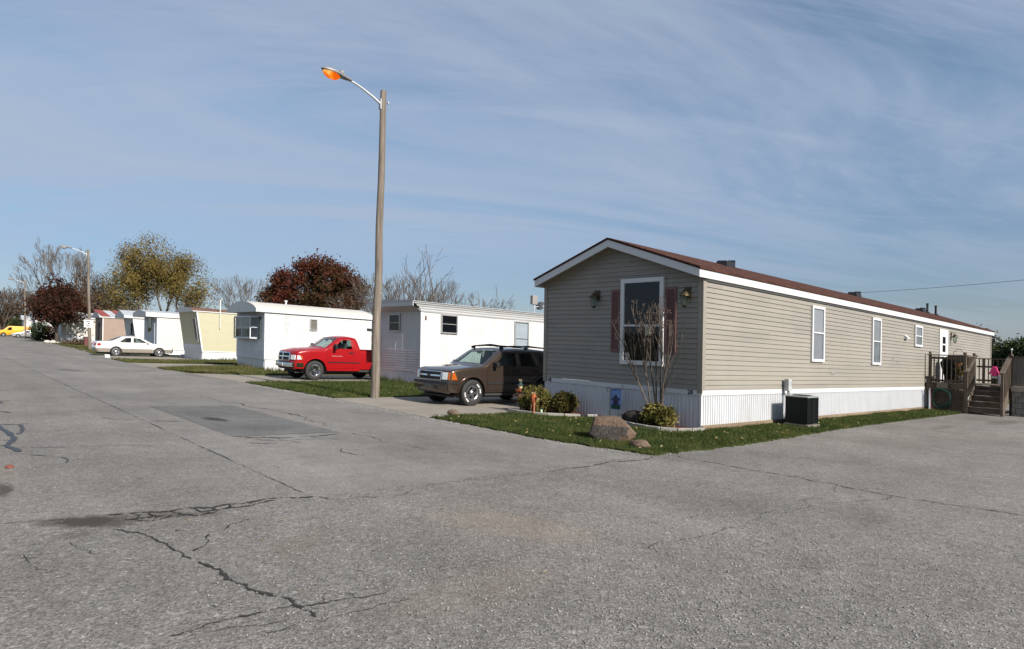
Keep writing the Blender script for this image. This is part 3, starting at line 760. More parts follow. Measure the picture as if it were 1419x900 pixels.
mb = MB(); mb.box(X0 - .03, X0, Y1 - .09, Y1 + .028, .80, 3.42); mb.build('corner_trim', TAND, home)
mb = MB(); mb.box(X1 - .10, X1, Y0 - .028, Y0, .905, 3.36); mb.box(X1, X1 + .03, Y0 - .028, Y0 + .1, .905, 3.36); mb.build('corner_trim', TAND, home)
mb = MB()      # ribbed metal skirting
ribs(mb, PX(X0 + .014), Y0 + .01, Y1, .0, .79, .098, .020, jit=.12, prof=((0, 0), (.50, 0), (.60, 1), (.78, .9), (1, 0)))
ribs(mb, PY(Y0 + .014), X0 + .014, X1, .12, .79, .098, .030, prof=((0, 0), (.55, 0), (.65, 1), (.85, 1), (1, 0)))
mb.quad((X0, Y1 - .01, 0), (X1, Y1 - .01, 0), (X1, Y1 - .01, .79), (X0, Y1 - .01, .79)); mb.quad((X1 - .01, Y0, 0), (X1 - .01, Y1, 0), (X1 - .01, Y1, .79), (X1 - .01, Y0, .79))
mb.build('skirting', SKIRT, home)
mb = MB()
mb.box(X0 - .016, X0 + .012, Y0 + .102, Y1 - .092, .785, .895); mb.box(X0 - .016, X0 + .012, Y0 - .012, Y0 + .10, .785, .833)
mb.box(X0 + .103, X1 - .103, Y0 - .016, Y0 + .012, .785, .90); mb.box(X0 + .001, X0 + .10, Y0 - .0162, Y0 + .012, .787, .903)
mb.box(X0 - .014, X0 + .012, Y0 - .004, Y0 + .05, .0, .784); mb.box(X0 + .0125, X0 + .05, Y0 - .006, Y0 + .012, .12, .784)
mb.build('skirting_rail', TRIMW, home)
mb = MB()
for i, a in enumerate(np.arange(X0 - .01, X1 - .1, 2.44)): mb.box(a + .004, min(a + 2.436, X1), Y0 - .045 - .004 * (i % 2), Y0 + .005, -.05, .125)
mb.build('base_board', BOARDWOOD, home)
mb = MB()
sec = [(7.50, 3.575), (RY, 3.575 + 2.58 * SL), (12.66, 3.575), (12.66, 3.535), (RY, 3.535 + 2.58 * SL), (7.50, 3.535)]
mb.prism([(12.175, y, z) for y, z in sec], (X1 + .18 - 12.175, 0, 0))
for k in range(1, 16):      # exposed butt of each shingle course
    y = 7.50 + .165 * k; z = 3.575 + (y - 7.5) * SL
    if y < RY: mb.prism([(12.17, y - .166, z - .166 * SL + .001), (12.17, y, z + .010), (12.17, y, z + .001)], (X1 + .186 - 12.17, 0, 0))
roof = mb.build('roof', SHING, home)
mb = MB()
for sx, ex in ((12.20, .025), (X1 + .135, .025)):
    mb.prism([(sx, 7.53, 3.36), (sx, RY, 3.36 + 2.55 * SL), (sx, 12.63, 3.36), (sx, 12.63, 3.533), (sx, RY, 3.533 + 2.55 * SL), (sx, 7.53, 3.533)], (ex, 0, 0))
mb.box(12.226, X1 + .134, 7.53, 7.555, 3.36, 3.533); mb.box(12.226, X1 + .134, 12.605, 12.63, 3.36, 3.533)
mb.box(X0 + .101, X1 - .101, Y0 - .022, Y0 + .01, 3.315, 3.375)
mb.build('fascia', FASC, home)
mb = MB()
mb.quad((12.225, 7.555, 3.405), (X0, 7.555, 3.405), (X0, RY, 3.405 + 2.525 * SL), (12.225, RY, 3.405 + 2.525 * SL)); mb.quad((12.225, 12.605, 3.405), (X0, 12.605, 3.405), (X0, RY, 3.405 + 2.525 * SL), (12.225, RY, 3.405 + 2.525 * SL))
mb.quad((X0, 7.555, 3.405), (X1, 7.555, 3.405), (X1, Y0 + .01, 3.405), (X0, Y0 + .01, 3.405))
mb.build('soffit', TAND, home)
mb = MB()
for sgn, a in ((1, Y0), (-1, Y1)):
    mb.prism([(X0 - .022, a, 3.36 + .11 * SL - .02), (X0 - .022, RY, 3.36 + 2.55 * SL - .02), (X0 - .022, RY, 3.36 + 2.55 * SL + .05), (X0 - .022, a, 3.36 + .11 * SL + .05)], (.03, 0, 0))
mb.build('gable_frieze', TAN, home)
for (vx, vy, s) in ((17.3, 9.80, 1), (27.2, 9.80, 1), (35.6, 9.80, 1)):
    mb = MB(); z = 3.575 + (vy - 7.5) * SL
    mb.prism([(vx - .28, vy - .2, z - .08), (vx - .28, vy + .22, z + .03), (vx - .20, vy + .16, z + .15), (vx - .20, vy - .12, z + .13)], (.48, 0, 0))
    mb.prism([(vx + .2, vy - .17, z - .03), (vx + .2, vy + .18, z + .0), (vx + .34, vy + .14, z + .22), (vx + .34, vy - .10, z + .20), ][:4], (.02, 0, 0))
    mb.build('roof_vent', BLACKP, roof, bevel=.02)
for vx in (36.6, 38.0):
    mb = MB(); z = 3.575 + 2.3 * SL
    mb.lathe([(.12, z - .1), (.12, z + .02), (.05, z + .06), (.05, z + .42), (.065, z + .43), (.065, z + .47), (.0, z + .47)], (vx, 9.8, 0), n=12)
    mb.build('vent_pipe', BLACKP, roof, smooth=True)
# openings
window(home, PX(X0), 8.62, 9.86, 1.38, 3.45, .105, proud=.08, rails=(.455,), inside=DRYV, label='tall front window with a white frame and dark glass', sill=.0)
WLOW = M('window_dusk_inside', (.17, .18, .19), .7, var=.25, vs=3)
window(home, PY(Y0), 18.02, 18.85, 1.65, 3.21, .075, rails=(.52,), inside=BLIND, low=CURTAIN, label='tall side window with pale curtains')
window(home, PY(Y0), 22.60, 23.39, 1.65, 3.18, .075, rails=(.50,), inside=CURTAIN, low=WLOW, label='tall side window with a dark lower sash')
window(home, PY(Y0), 26.92, 27.78, 2.40, 3.19, .075, rails=(.50,), inside=CURTAIN, low=WLOW, label='small side window beside the door')
for (a, b) in ((9.905, 10.175), (8.30, 8.585)):
    mb = MB(); P = PX(X0)
    obox(mb, P, a, a + .045, .0, .045, 1.67, 3.21); obox(mb, P, b - .045, b, .0, .045, 1.67, 3.21)
    for (za, zb) in ((1.67, 1.74), (2.41, 2.47), (3.14, 3.21)): obox(mb, P, a + .045, b - .045, .0, .044, za, zb)
    for z in np.arange(1.75, 3.13, .036):
        if 2.39 < z < 2.48: continue
        mb.quad(P(a + .045, .040, z), P(b - .045, .040, z), P(b - .045, .020, z + .033), P(a + .045, .020, z + .033))
    obox(mb, P, a + .03, b - .03, .0, .016, 1.7, 3.18)
    mb.build('shutter', SHUTTER, home)
def coach_lamp(P, u, z, parent, s=1.0):
    mb = MB()
    obox(mb, P, u - .06 * s, u + .06 * s, .0, .025, z - .02, z + .20 * s)
    c = Vector(P(u, .13 * s, z))
    q = lambda d, dz: P(u, d, z + dz)
    mb.path([q(.02, .12 * s), q(.08 * s, .2 * s), q(.13 * s, .17 * s), q(.13 * s, .12 * s)], .009, 6)
    mb.lathe([(.0, .15 * s), (.02 * s, .14 * s), (.095 * s, .045 * s), (.10 * s, .03 * s), (.085 * s, .03 * s), (.0, .035 * s)], c, n=12)
    mb.lathe([(.0, -.185 * s), (.02 * s, -.18 * s), (.045 * s, -.155 * s), (.05 * s, -.145 * s), (.0, -.145 * s)], c, n=12)
    for k in range(4):
        a = PI / 4 + k * PI / 2
        mb.path([c + Vector((.075 * s * math.cos(a), .075 * s * math.sin(a), .03 * s)), c + Vector((.05 * s * math.cos(a), .05 * s * math.sin(a), -.15 * s))], .006, 5)
    o = mb.build('wall_lamp', BRASS, parent, smooth=True)
    g = MB(); g.lathe([(.072 * s, .03 * s), (.07 * s, -.02 * s), (.047 * s, -.145 * s)], c, n=12)
    g.build('lamp_glass', CLEARGLASS, o, smooth=True)
    return o
coach_lamp(PX(X0 - .01), 10.63, 2.97, home, 1.2); coach_lamp(PX(X0 - .01), 8.0, 2.94, home, 1.2)
coach_lamp(PY(Y0 - .01), 31.75, 2.93, home, 1.15)
mb = MB(); P = PY(Y0)
obox(mb, P, 30.08, 31.25, .0, .045, 1.08, 3.22)
for (a, b, za, zb) in ((30.24, 31.1, 1.25, 1.75), (30.24, 31.1, 1.85, 2.2)): obox(mb, P, a, b, .045, .056, za, zb)
door = mb.build('door', TRIMW, home)
mb = MB()
for za, zb in ((2.30, 2.58), (2.64, 2.92)): obox(mb, P, 30.45, 30.85, .046, .05, za, zb)
mb.build('pane', DRYV, door)
mb = MB(); mb.lathe([(.0, -.07), (.035, -.06), (.03, -.03), (.015, -.02), (.015, 0)], (31.12, Y0 - .045, 2.05), axis='y', n=10); mb.build('handle', BRASS, door, smooth=True)
mb = MB(); P = PY(Y0)
mb.prism([P(25.84, .0, 2.63), P(25.84, .12, 2.63), P(25.84, .12, 2.68), P(25.84, .0, 2.79)], (.22, 0, 0)); mb.build('dryer_vent', TRIMW, home)
for (u, z, ww) in ((24.6, 1.86, .10), (25.1, 1.78, .14), (28.6, 2.66, .10), (32.9, 3.02, .08), (19.45, 1.31, .22), (33.6, 2.80, .10)):
    mb = MB(); obox(mb, P, u, u + ww, .0, .025, z, z + .05); mb.build('wall_bracket', GALV, home)
INK = M('black_numerals', (.015, .015, .018), .5, var=.05)
text_mesh('28', .14, PX(X0 + .012 - .028 - .002), 7.985, .795, INK, 'house_number', home, flip=-1)
text_mesh('148', .14, PX(X0 + .012 - .028 - .002), 12.44, .795, INK, 'house_number', home, flip=-1)
mb = MB(); mb.quad(*[PX(X0)(u, .041, z) for u, z in ((9.60, 1.50), (9.72, 1.50), (9.72, 1.66), (9.60, 1.66))]); mb.build('window_sticker', WHITE, home)
root_at(home)

# ------------------------------------------------------------------ the row of older trailers
CREAMROOF = M('cream_roof_coating', (.46, .44, .40), .7, var=.06, dirt=((.35, .31, .26), 1.2, .3))
GREYROOF = M('grey_metal_roof', (.36, .38, .40), .5, var=.12, vs=1.5)
RUSTROOF = M('rusty_roof_edge', (.13, .065, .04), .85, var=.3, vs=4)
PALEYEL = M('pale_yellow_siding', (.385, .362, .245), .5, var=.03, dirt=((.5, .42, .25), .9, .12))
CREAMS = M('cream_siding', (.47, .45, .41), .5, var=.03, dirt=((.5, .45, .38), .9, .15))
BROWNS = M('taupe_siding', (.24, .175, .135), .6, var=.06)
GREYS = M('grey_front_panel', (.50, .53, .57), .5, var=.05, dirt=((.3, .3, .3), 1.1, .2))
ALU = M('aluminium_frame', (.42, .42, .41), .4, .6, var=.08)
def section(style, y0, y1, z, h, e=.12, lip=.10):
    a, b = y0 - e, y1 + e; mid = (a + b) / 2
    if style == 'gable': top = [(a, z + lip), (mid, z + lip + h), (b, z + lip)]
    else:
        n = 12; top = [(a + (b - a) * i / n, z + lip + h * (math.sin(PI * i / n) ** .7 if style == 'bow' else math.sin(PI * i / n) ** .35)) for i in range(n + 1)]
    return top + [(b, z), (a, z)]
def trailer(name, label, x0, x1, y0, y1, zs, zt, side, front, roofm, style='bow', rh=.35, over=.4, slant=0.0, course=.13, lip=.012, group='older trailers along the street', vert=False, e=.12, rlip=.12, endm=None, skirtm=None, band=True):
    t = thing(name, label, 'trailer', group=group)
    sx = lambda z: x0 - slant * max(0, (z - zs)) / (zt - zs)
    def PF(u, d, z): return (sx(z) - d, u, z)
    mb = MB()
    if vert:
        ribs(mb, PY(y0), x0, x1, zs, zt, .16, .012, 0)
    else:
        lap(mb, PY(y0), lambda z: (sx(z), x1), zs, zt, course, lip, 0)
    lap(mb, PF, lambda z: (y0, y1), zs, zt, course, lip, 1)
    mb.quad((x1, y0, zs), (x1, y1, zs), (x1, y1, zt), (x1, y0, zt), 0); mb.quad((x0, y1, zs), (x1, y1, zs), (x1, y1, zt), (sx(zt), y1, zt), 0)
    mb.build('wall', [side, front], t)
    mb = MB()
    for y in (y0,):
        mb.prism([(sx(zs) - .02, y - .02, zs), (sx(zs) + .07, y - .02, zs), (sx(zt) + .07, y - .02, zt), (sx(zt) - .02, y - .02, zt)], (0, .05, 0))
    mb.build('corner_trim', TRIMW, t)
    mb = MB()
    ribs(mb, PY(y0 + .03), x0 + .03, x1, 0, zs - .002, .2, .014); ribs(mb, PX(x0 + .03), y0 + .03, y1, 0, zs - .002, .2, .014)
    if band: mb.box(x0 - .01, x1, y0 - .016, y0 + .03, zs - .06, zs - .001); mb.box(x0 - .016, x0 + .03, y0 + .0301, y1, zs - .06, zs - .001)
    mb.build('skirting', skirtm or SKIRT, t)
    mb = MB(); sec = section(style, y0, y1, zt, rh, e, rlip)
    xa = sx(zt) - over
    n = len(sec) - 2
    for i in range(n - 1):
        (ya, za), (yb, zb) = sec[i], sec[i + 1]
        mb.quad((xa, ya, za), (x1 + .1, ya, za), (x1 + .1, yb, zb), (xa, yb, zb), 0)
    for x in (xa, x1 + .1): mb.poly([(x, y, z) for y, z in sec], 1)
    (yb, zb), (ya, za) = sec[-2], sec[-1]
    mb.quad((xa, ya, za), (x1 + .1, ya, za), (x1 + .1, ya, sec[0][1]), (xa, ya, sec[0][1]), 1); mb.quad((xa, yb, zb), (x1 + .1, yb, zb), (x1 + .1, yb, sec[n - 1][1]), (xa, yb, sec[n - 1][1]), 1)
    mb.quad((xa, ya, za), (xa, yb, zb), (x1 + .1, yb, zb), (x1 + .1, ya, za), 1)
    r = mb.build('roof', [roofm, endm or WHITE], t, smooth=True, angle=30)
    return t, r, PF

# second home: flat flared roof, ribbed metal walls
t2 = thing('metal_trailer', 'white ribbed metal trailer with a flat flared roof behind the pewter car', 'trailer', group='older trailers along the street')
a0, a1, b0, b1 = 14.85, 27.5, 22.05, 25.3
mb = MB()
ribs(mb, PY(b0), a0, a1, .55, 2.99, .145, .010); hribs(mb, PX(a0), b0, b1, .58, 1.42, .105, .022, 1)
ribs(mb, PX(a0), b0, b1, 1.42, 3.05, .11, .014, 1, jit=.3)
mb.quad((a1, b0, .5), (a1, b1, .5), (a1, b1, 3.0), (a1, b0, 3.0)); mb.quad((a0, b1, .5), (a1, b1, .5), (a1, b1, 3.0), (a0, b1, 3.0))
mb.build('wall', [RUSTW, RUSTW], t2)
mb = MB(); ribs(mb, PY(b0 + .02), a0 + .02, a1, 0, .52, .22, .012); ribs(mb, PX(a0 + .02), b0 + .02, b1, 0, .52, .22, .012); mb.build('skirting', SKIRT, t2)
mb = MB(); mb.box(a0 - .03, a0 + .05, b0 - .03, b0 + .02, .5, 3.0); mb.box(a0 - .028, a0 + .02, b0 + .02, b1, .52, .58); mb.box(a0 + .05, a1, b0 - .022, b0 + .02, .52, .57); mb.box(a0 - .02, a0 + .01, b0 + .021, b1, 1.40, 1.43); mb.build('wall_trim', TRIMW, t2)
cp = [(22.05, 2.99), (22.02, 3.03), (22.0, 3.06), (21.985, 3.13), (21.96, 3.15), (21.94, 3.22), (21.91, 3.24), (21.88, 3.31), (21.84, 3.33), (21.80, 3.42)]
fx = [14.85, 14.83, 14.80, 14.77, 14.72, 14.66, 14.58, 14.48, 14.38, 14.28]
mb = MB()
for (y, z), (y2, z2), xa, xb in zip(cp, cp[1:], fx, fx[1:]): mb.quad((xa, y, z), (a1, y, z), (a1, y2, z2), (xb, y2, z2))
mb.box(14.28, 14.31, 21.80, 25.5, 3.22, 3.43); mb.quad((14.31, 21.86, 3.24), (14.31, 25.5, 3.24), (14.85, 25.5, 3.03), (14.85, 22.05, 3.03))
mb.build('cornice', WHITE, t2, smooth=True, angle=20)
mb = MB(); mb.prism([(14.26, 21.78, 3.425), (14.26, 23.6, 3.52), (14.26, 25.52, 3.425), (14.26, 25.52, 3.40), (14.26, 21.78, 3.40)], (a1 - 14.2, 0, 0)); mb.build('roof', GREYROOF, t2)
window(t2, PX(a0), 23.58, 24.44, 2.18, 2.95, .05, ALU, rails=(.5,), base=.016)
window(t2, PY(b0), 15.83, 16.70, 2.18, 2.99, .055, ALU, rails=(.5,), base=.014, inside=DRYV)
window(t2, PY(b0), 20.02, 20.92, 1.20, 2.96, .055, ALU, rails=(.55,), base=.014, inside=GREYBLUE, low=GREYBLUE, label='side window with grey panels behind the panes')
mb = MB(); mb.lathe([(0, -.1), (.03, -.08), (.03, 0), (.015, .06), (0, .08)], (15.07, b0 - .05, 2.80), n=8); mb.cbox((15.07, b0 - .02, 2.8), (.05, .05, .12)); mb.build('wall_lamp', M('rust_lamp', (.22, .09, .04), .6), t2)
root_at(t2)
dish = thing('satellite_dish', 'small dark satellite dish and grey box on a short mast on the flat trailer roof', 'satellite dish', (22.6, 23.4, 3.47))
mb = MB(); mb.path([(0, 0, -.05), (0, 0, .75)], .03, 8); mb.path([(0, 0, .35), (.28, -.05, .42)], .02, 6); mb.build('mast', GALV, dish)
mb = MB(); mb.cbox((-.02, 0, .72), (.34, .2, .46)); mb.build('antenna_box', M('weathered_box', (.22, .20, .19), .7), dish, bevel=.02)
mb = MB(); mb.lathe([(.0, .05), (.12, .035), (.20, .0), (.25, -.045), (.24, -.05), (.1, .0), (0, .01)], (0, 0, 0), n=20)
d_ = mb.build('dish', M('dark_dish', (.06, .065, .07), .4), dish, smooth=True); d_.data.transform(Matrix.Translation((.34, -.08, .48)) @ Matrix.Rotation(rad(-60), 4, 'Y') @ Matrix.Rotation(rad(20), 4, 'X'))

# third: short white trailer with a bay window
t3, r3, PF3 = trailer('bow_roof_trailer', 'short white trailer with a rounded cream roof and bay window behind the red pickup', 12.5, 18.6, 32.65, 36.68, .63, 2.98, RUSTW, RUSTW, CREAMROOF, 'bow', .42, .5, 0, .125, .030, rlip=.17)
def bay(parent, x, y0, y1, z0, z1, dpt):
    mb = MB(); A, B, Cc, D = (x, y0), (x - dpt, y0 + dpt * .9), (x - dpt, y1 - dpt * .9), (x, y1)
    for z, h in ((z0 - .08, .09), (z1, .07)): mb.prism([(p[0] - .02 * (p[0] < x), p[1], z) for p in (A, B, Cc, D)], (0, 0, h))
    post = .05
    for p in (A, B, Cc, D): mb.cbox((p[0], p[1], (z0 + z1) / 2), (post, post, z1 - z0))
    mid = ((B[0]), (B[1] + Cc[1]) / 2); mb.cbox((*mid, (z0 + z1) / 2), (post, post, z1 - z0))
    for p, q in ((A, B), (B, Cc), (Cc, D)): mb.beam((*p, (z0 + z1) / 2), (*q, (z0 + z1) / 2), .035, .04)
    o = mb.build('bay_window', GREYS, parent)
    g = MB()
    for p, q in ((A, B), (B, Cc), (Cc, D)): g.quad((*p, z0), (*q, z0), (*q, z1), (*p, z1))
    g.build('pane', WINGLASS, o)
    k = MB(); k.quad((x - .02, y0, z0), (x - .02, y1, z0), (x - .02, y1, z1), (x - .02, y0, z1)); k.box(x - .16, x - .03, (y0 + y1) / 2 - .2, (y0 + y1) / 2 + .5, z0, z0 + .55, 1); k.build('dark_interior', [WLOW, BLIND], o)
bay(t3, 12.48, 33.45, 36.4, 1.68, 2.72, .32)
for yy in (33.22, 36.52):
    mb = MB(); mb.box(12.42, 12.485, yy - .11, yy + .11, 1.62, 2.76); mb.build('shutter', M('dark_green_shutter', (.03, .04, .04), .6), t3)
window(t3, PY(32.65), 14.88, 15.30, 2.18, 2.80, .05, ALU, rails=(), base=.036, proud=.085, inside=M('brown_blind', (.20, .17, .14), .8))
mb = MB(); mb.lathe([(.05, 3.4), (.05, 3.66), (.08, 3.67), (.08, 3.74), (0, 3.76)], (14.1, 33.9, 0), n=10); mb.build('vent_pipe', WHITE, r3, smooth=True)
mb = MB(); mb.box(18.3, 18.6, 32.5, 32.63, 2.40, 2.47); mb.build('wall_bracket', DARKMETAL, t3)
root_at(t3)

# fourth: pale yellow trailer, front leaning out at the top
t4, r4, PF4 = trailer('yellow_trailer', 'pale yellow trailer with a slanted front and rusty roof edge beside the white sedan', 13.4, 22, 45.95, 50.1, .63, 3.25, PALEYEL, PALEYEL, RUSTROOF, 'bow', .28, .25, .38, .6, .004, e=.06, rlip=.06)
mb = MB(); lap(mb, lambda u, d, z: (13.4 - .38 * (z - .63) / 2.62 - d - .02, u, z), lambda z: (46.0, 50.08), .64, 1.05, .4, .005); mb.build('front_panel', GREYS, t4)
window(t4, lambda u, d, z: PF4(u, d, z), 46.25, 46.85, 1.2, 2.85, .05, ALU, rails=(.5,), base=.01)
mb = MB(); mb.path([(14.5, 45.86, 2.2), (14.5, 45.86, 4.15)], .035, 6); mb.path([(14.5, 45.86, 4.1), (14.62, 45.8, 4.3)], .02, 5); mb.build('antenna_pole', M('pale_pipe', (.6, .58, .52), .6), t4)
root_at(t4)

t5, r5, PF5 = trailer('overhang_trailer', 'off white trailer with a grey front and a deep white roof overhang behind the sedan', 13.3, 23, 57.3, 61.5, .45, 3.0, CREAMS, GREYS, GREYROOF, 'gable', .22, .85, 0, .16, .028, rlip=.36)
window(t5, PX(13.3), 58.9, 60.1, 1.75, 2.98, .06, ALU, rails=(.5,), base=.034, proud=.08)
mb = MB(); mb.box(13.24, 13.3, 57.9, 58.6, .46, 2.6); mb.build('door', GREYBLUE, t5)
root_at(t5)
t6, r6, PF6 = trailer('gabled_trailer', 'white trailer with a peaked grey roof and a slanted front edge', 14.35, 26, 69.3, 73.2, .5, 3.05, WHITE, GREYS, GREYROOF, 'gable', .55, .75, .35, .16, .010, rlip=.22)
mb = MB(); mb.box(14.05, 14.35, 70.4, 71.3, .5, 2.6); mb.build('door', GREYBLUE, t6)
mb = MB(); mb.box(14.0, 14.06, 69.7, 70.1, 1.4, 2.6); mb.build('window', DRYV, t6)
root_at(t6)
t7, r7, PF7 = trailer('taupe_trailer', 'taupe brown trailer with rust red and grey roof panels beyond the second lamp pole', 14.1, 27, 84.5, 88.9, .55, 3.25, BROWNS, BROWNS, GREYROOF, 'gable', .75, .35, 0, .2, .014, skirtm=M('brown_skirting', (.36, .25, .18), .7), band=False)
window(t7, PY(84.5), 17.35, 18.75, 1.25, 2.85, .12, TRIMW, rails=(.48,), base=.012, inside=CURTAIN, low=WLOW)
for k in range(5):
    xa = 14.0 + k * 1.7; mb = MB(); mb.prism([(xa, 84.36, 3.385), (xa + .85, 84.36, 3.385), (xa + .35, 86.7, 4.135), (xa - .5, 86.7, 4.135)], (0, -.008, .03)); mb.build('roof_panel', M('rust_red_panel', (.20, .045, .035), .7, var=.2), r7)
mb = MB(); mb.box(14.05, 14.1, 86, 86.9, .6, 2.7); mb.build('door', DARKIN, t7)
root_at(t7)
t8, r8, PF8 = trailer('cream_trailer', 'sunlit cream trailer half hidden by the dark red maple', 12.6, 26, 104, 108.2, .9, 3.3, CREAMS, GREYS, GREYROOF, 'gable', .6, .3, 0, .3, .008)
root_at(t8)
t9, r9, PF9 = trailer('far_white_trailer', 'distant white trailer with a dark slanted edge behind the clipped shrubs', 11.4, 24, 117.5, 121.5, .5, 3.5, WHITE, GREYS, GREYROOF, 'gable', .9, .4, .4, .3, .008)
root_at(t9)
t10, r10, PF10 = trailer('distant_trailer', 'farthest white trailer at the end of the row behind the yellow van', 12.5, 24, 150, 154, .5, 3.3, WHITE, WHITE, GREYROOF, 'gable', .7, .4, .0, .3, .008)
root_at(t10)
# ------------------------------------------------------------------ vehicles
def inset(poly, d):
    n = len(poly); A = sum(poly[i][0] * poly[(i + 1) % n][1] - poly[(i + 1) % n][0] * poly[i][1] for i in range(n)); s = 1 if A > 0 else -1
    out = []
    for i in range(n):
        p0, p1, p2 = Vector(poly[i - 1]), Vector(poly[i]), Vector(poly[(i + 1) % n])
        a, b = (p1 - p0).normalized(), (p2 - p1).normalized()
        na, nb = Vector((-a.y, a.x)) * s, Vector((-b.y, b.x)) * s
        m = na + nb; k = m.length_squared
        m = m * (2 / k) if k > .3 else m
        out.append(tuple(p1 + m * d))
    return out
def rloop(poly, step, closed=True):
    out = []; n = len(poly)
    for i in range(n if closed else n - 1):
        a, b = Vector(poly[i]), Vector(poly[(i + 1) % n]); k = max(1, int((b - a).length / step))
        out += [tuple(a.lerp(b, j / k)) for j in range(k)]
    if not closed: out.append(tuple(poly[-1]))
    return out
class Car:
    def __init__(s, root, up, W, arches, sill, belt, roofz, tumble, paint, plan=(.9, .10, .6, .06), rnd=.07, crown=None, ends=(None, None), splitz=None, paint2=None, cut=.045):
        s.root, s.W, s.arches, s.sill, s.belt, s.roofz, s.tumble, s.paint, s.rnd, s.plan = root, W, arches, sill, belt, roofz, tumble, paint, rnd, plan
        s.crown = dict(f=.10, h=.035, w=.05, r=.035, g=.04, t=.07, d=.02, b=0); s.crown.update(crown or {})
        s.splitz, s.paint2 = splitz, paint2 or paint
        P, T = [], []
        for tg, pts in up:
            for p in pts: P.append(Vector(p)); T.append(tg)
        # soften the corners, keep the face tags
        Q, U = [P[0]], []
        for i in range(len(P) - 1):
            a, b = P[i], P[i + 1]; L = (b - a).length; c = min(cut, .3 * L)
            tg = T[i]
            if i > 0: Q.append(a + (b - a) * (c / L))
            if i > 0: U.append(T[i] if T[i] not in 'wg' else T[i - 1] if T[i - 1] not in 'wg' else 'r')
            if i < len(P) - 2: Q.append(b - (b - a) * (c / L)); U.append(tg)
            else: Q.append(b); U.append(tg)
        R, V = [], []
        for i in range(len(Q) - 1):
            k = max(1, int((Q[i + 1] - Q[i]).length / .07))
            for j in range(k): R.append(Q[i].lerp(Q[i + 1], j / k)); V.append(U[i])
        R.append(Q[-1]); s.P, s.T = R, V; s.L = max(p.x for p in R)
        s.up_np = np.array([tuple(p) for p in R])
    def updist(s, x, z):
        a, b = s.up_np[:-1], s.up_np[1:]; d = b - a; q = np.array([x, z]) - a
        t = np.clip((q * d).sum(1) / np.maximum((d * d).sum(1), 1e-9), 0, 1)
        return float(np.sqrt((((a + d * t[:, None]) - np.array([x, z])) ** 2).sum(1).min()))
    def half(s, x, z, edge=None):
        x1, k1, x2, k2 = s.plan
        w = s.W / 2
        if x < x1: w *= 1 - k1 * ((x1 - x) / x1) ** 2
        if x > s.L - x2: w *= 1 - k2 * ((x - s.L + x2) / x2) ** 2
        if z > s.belt: w -= s.tumble * (z - s.belt) / (s.roofz - s.belt)
        zm = (s.sill + s.belt) * .55
        if z <= s.belt: w -= .035 * ((z - zm) / (s.belt - s.sill)) ** 2 * 2
        d = s.updist(x, z) if edge is None else edge
        if d < s.rnd: w -= s.rnd - math.sqrt(max(0, s.rnd ** 2 - (s.rnd - d) ** 2))
        return w
    def bottom(s):
        out = []; x = s.P[-1].x
        for (cx, cz, r) in sorted(s.arches, reverse=True):
            a0 = math.asin(max(-1, min(1, (s.sill - cz) / r))); xr = r * math.cos(a0)
            out += rloop([(x if not out else out[-1][0], s.sill), (cx + xr, s.sill)], .1, False)[1 if out else 0:]
            n = 14
            for i in range(1, n): a = a0 + (PI - 2 * a0) * i / n; out.append((cx + r * math.cos(a), cz + r * math.sin(a)))
            out.append((cx - xr, s.sill))
        out += rloop([out[-1], (s.P[0].x, s.sill)], .1, False)[1:]
        return out
    def sides(s, doors=(), windows=()):
        """doors: (name, polygon, [window polygons]); windows: polygons in the fixed body"""
        loop = [tuple(p) for p in s.P] + s.bottom()
        L2 = [loop[0]]
        for p in loop[1:]:
            if math.dist(p, L2[-1]) > 1e-3: L2.append(p)
        if math.dist(L2[0], L2[-1]) < 1e-3: L2.pop()
        loop = L2
        pts, edges = [], []
        def addloop(lp, closed=True):
            b = len(pts); pts.extend(lp); n = len(lp)
            edges.extend([(b + i, b + (i + 1) % n) for i in range(n if closed else n - 1)])
        addloop(loop)
        holes, dpol, allwin = [], [], []
        for nm, poly, wins in doors:
            hp, dp = rloop(poly, .09), rloop(inset(poly, .007), .09)
            addloop(hp); addloop(dp); holes.append(hp); dpol.append(dp)
            for wp in wins: lp = rloop(wp, .09); addloop(lp); allwin.append(lp)
        for wp in windows: lp = rloop(wp, .09); addloop(lp); allwin.append(lp)
        if s.splitz: addloop([(x, s.splitz) for x in np.arange(.03, s.L - .03, .09)], False)
        xs = np.arange(.04, s.L, .085); zs = np.arange(s.sill + .03, s.roofz, .075)
        gx, gz = np.meshgrid(xs, zs); gx, gz = gx.ravel(), gz.ravel()
        k = inside(loop, gx, gz)
        extra = [(x, z) for x, z in zip(gx[k], gz[k]) if s.updist(x, z) > s.rnd * 1.25]
        cen = []
        for i in range(1, len(s.P) - 1):
            t = (s.P[i + 1] - s.P[i - 1]).normalized(); nrm = Vector((t.y, -t.x))
            for f in (.12, .32, .62, 1.0): q = s.P[i] + nrm * s.rnd * f; cen.append((q.x, q.y, f))
        cx, cz = np.array([c[0] for c in cen]), np.array([c[1] for c in cen]); kk = inside(loop, cx, cz)
        extra += [(c[0], c[1]) for c, ok in zip(cen, kk) if ok and s.updist(c[0], c[1]) > s.rnd * c[2] * .8]
        pts.extend(extra)
        vs, es, fs, *_ = delaunay_2d_cdt([Vector(p) for p in pts], edges, [], 0, 1e-5)
        V = [(v.x, v.y) for v in vs]
        C = np.array([[sum(V[i][0] for i in f) / 3, sum(V[i][1] for i in f) / 3] for f in fs])
        def ins(lp): return inside(lp, C[:, 0], C[:, 1])
        inb = ins(loop); inw = np.zeros(len(fs), bool)
        for wp in allwin: inw |= ins(wp)
        indoor = [ins(dp) for dp in dpol]; inhole = np.zeros(len(fs), bool)
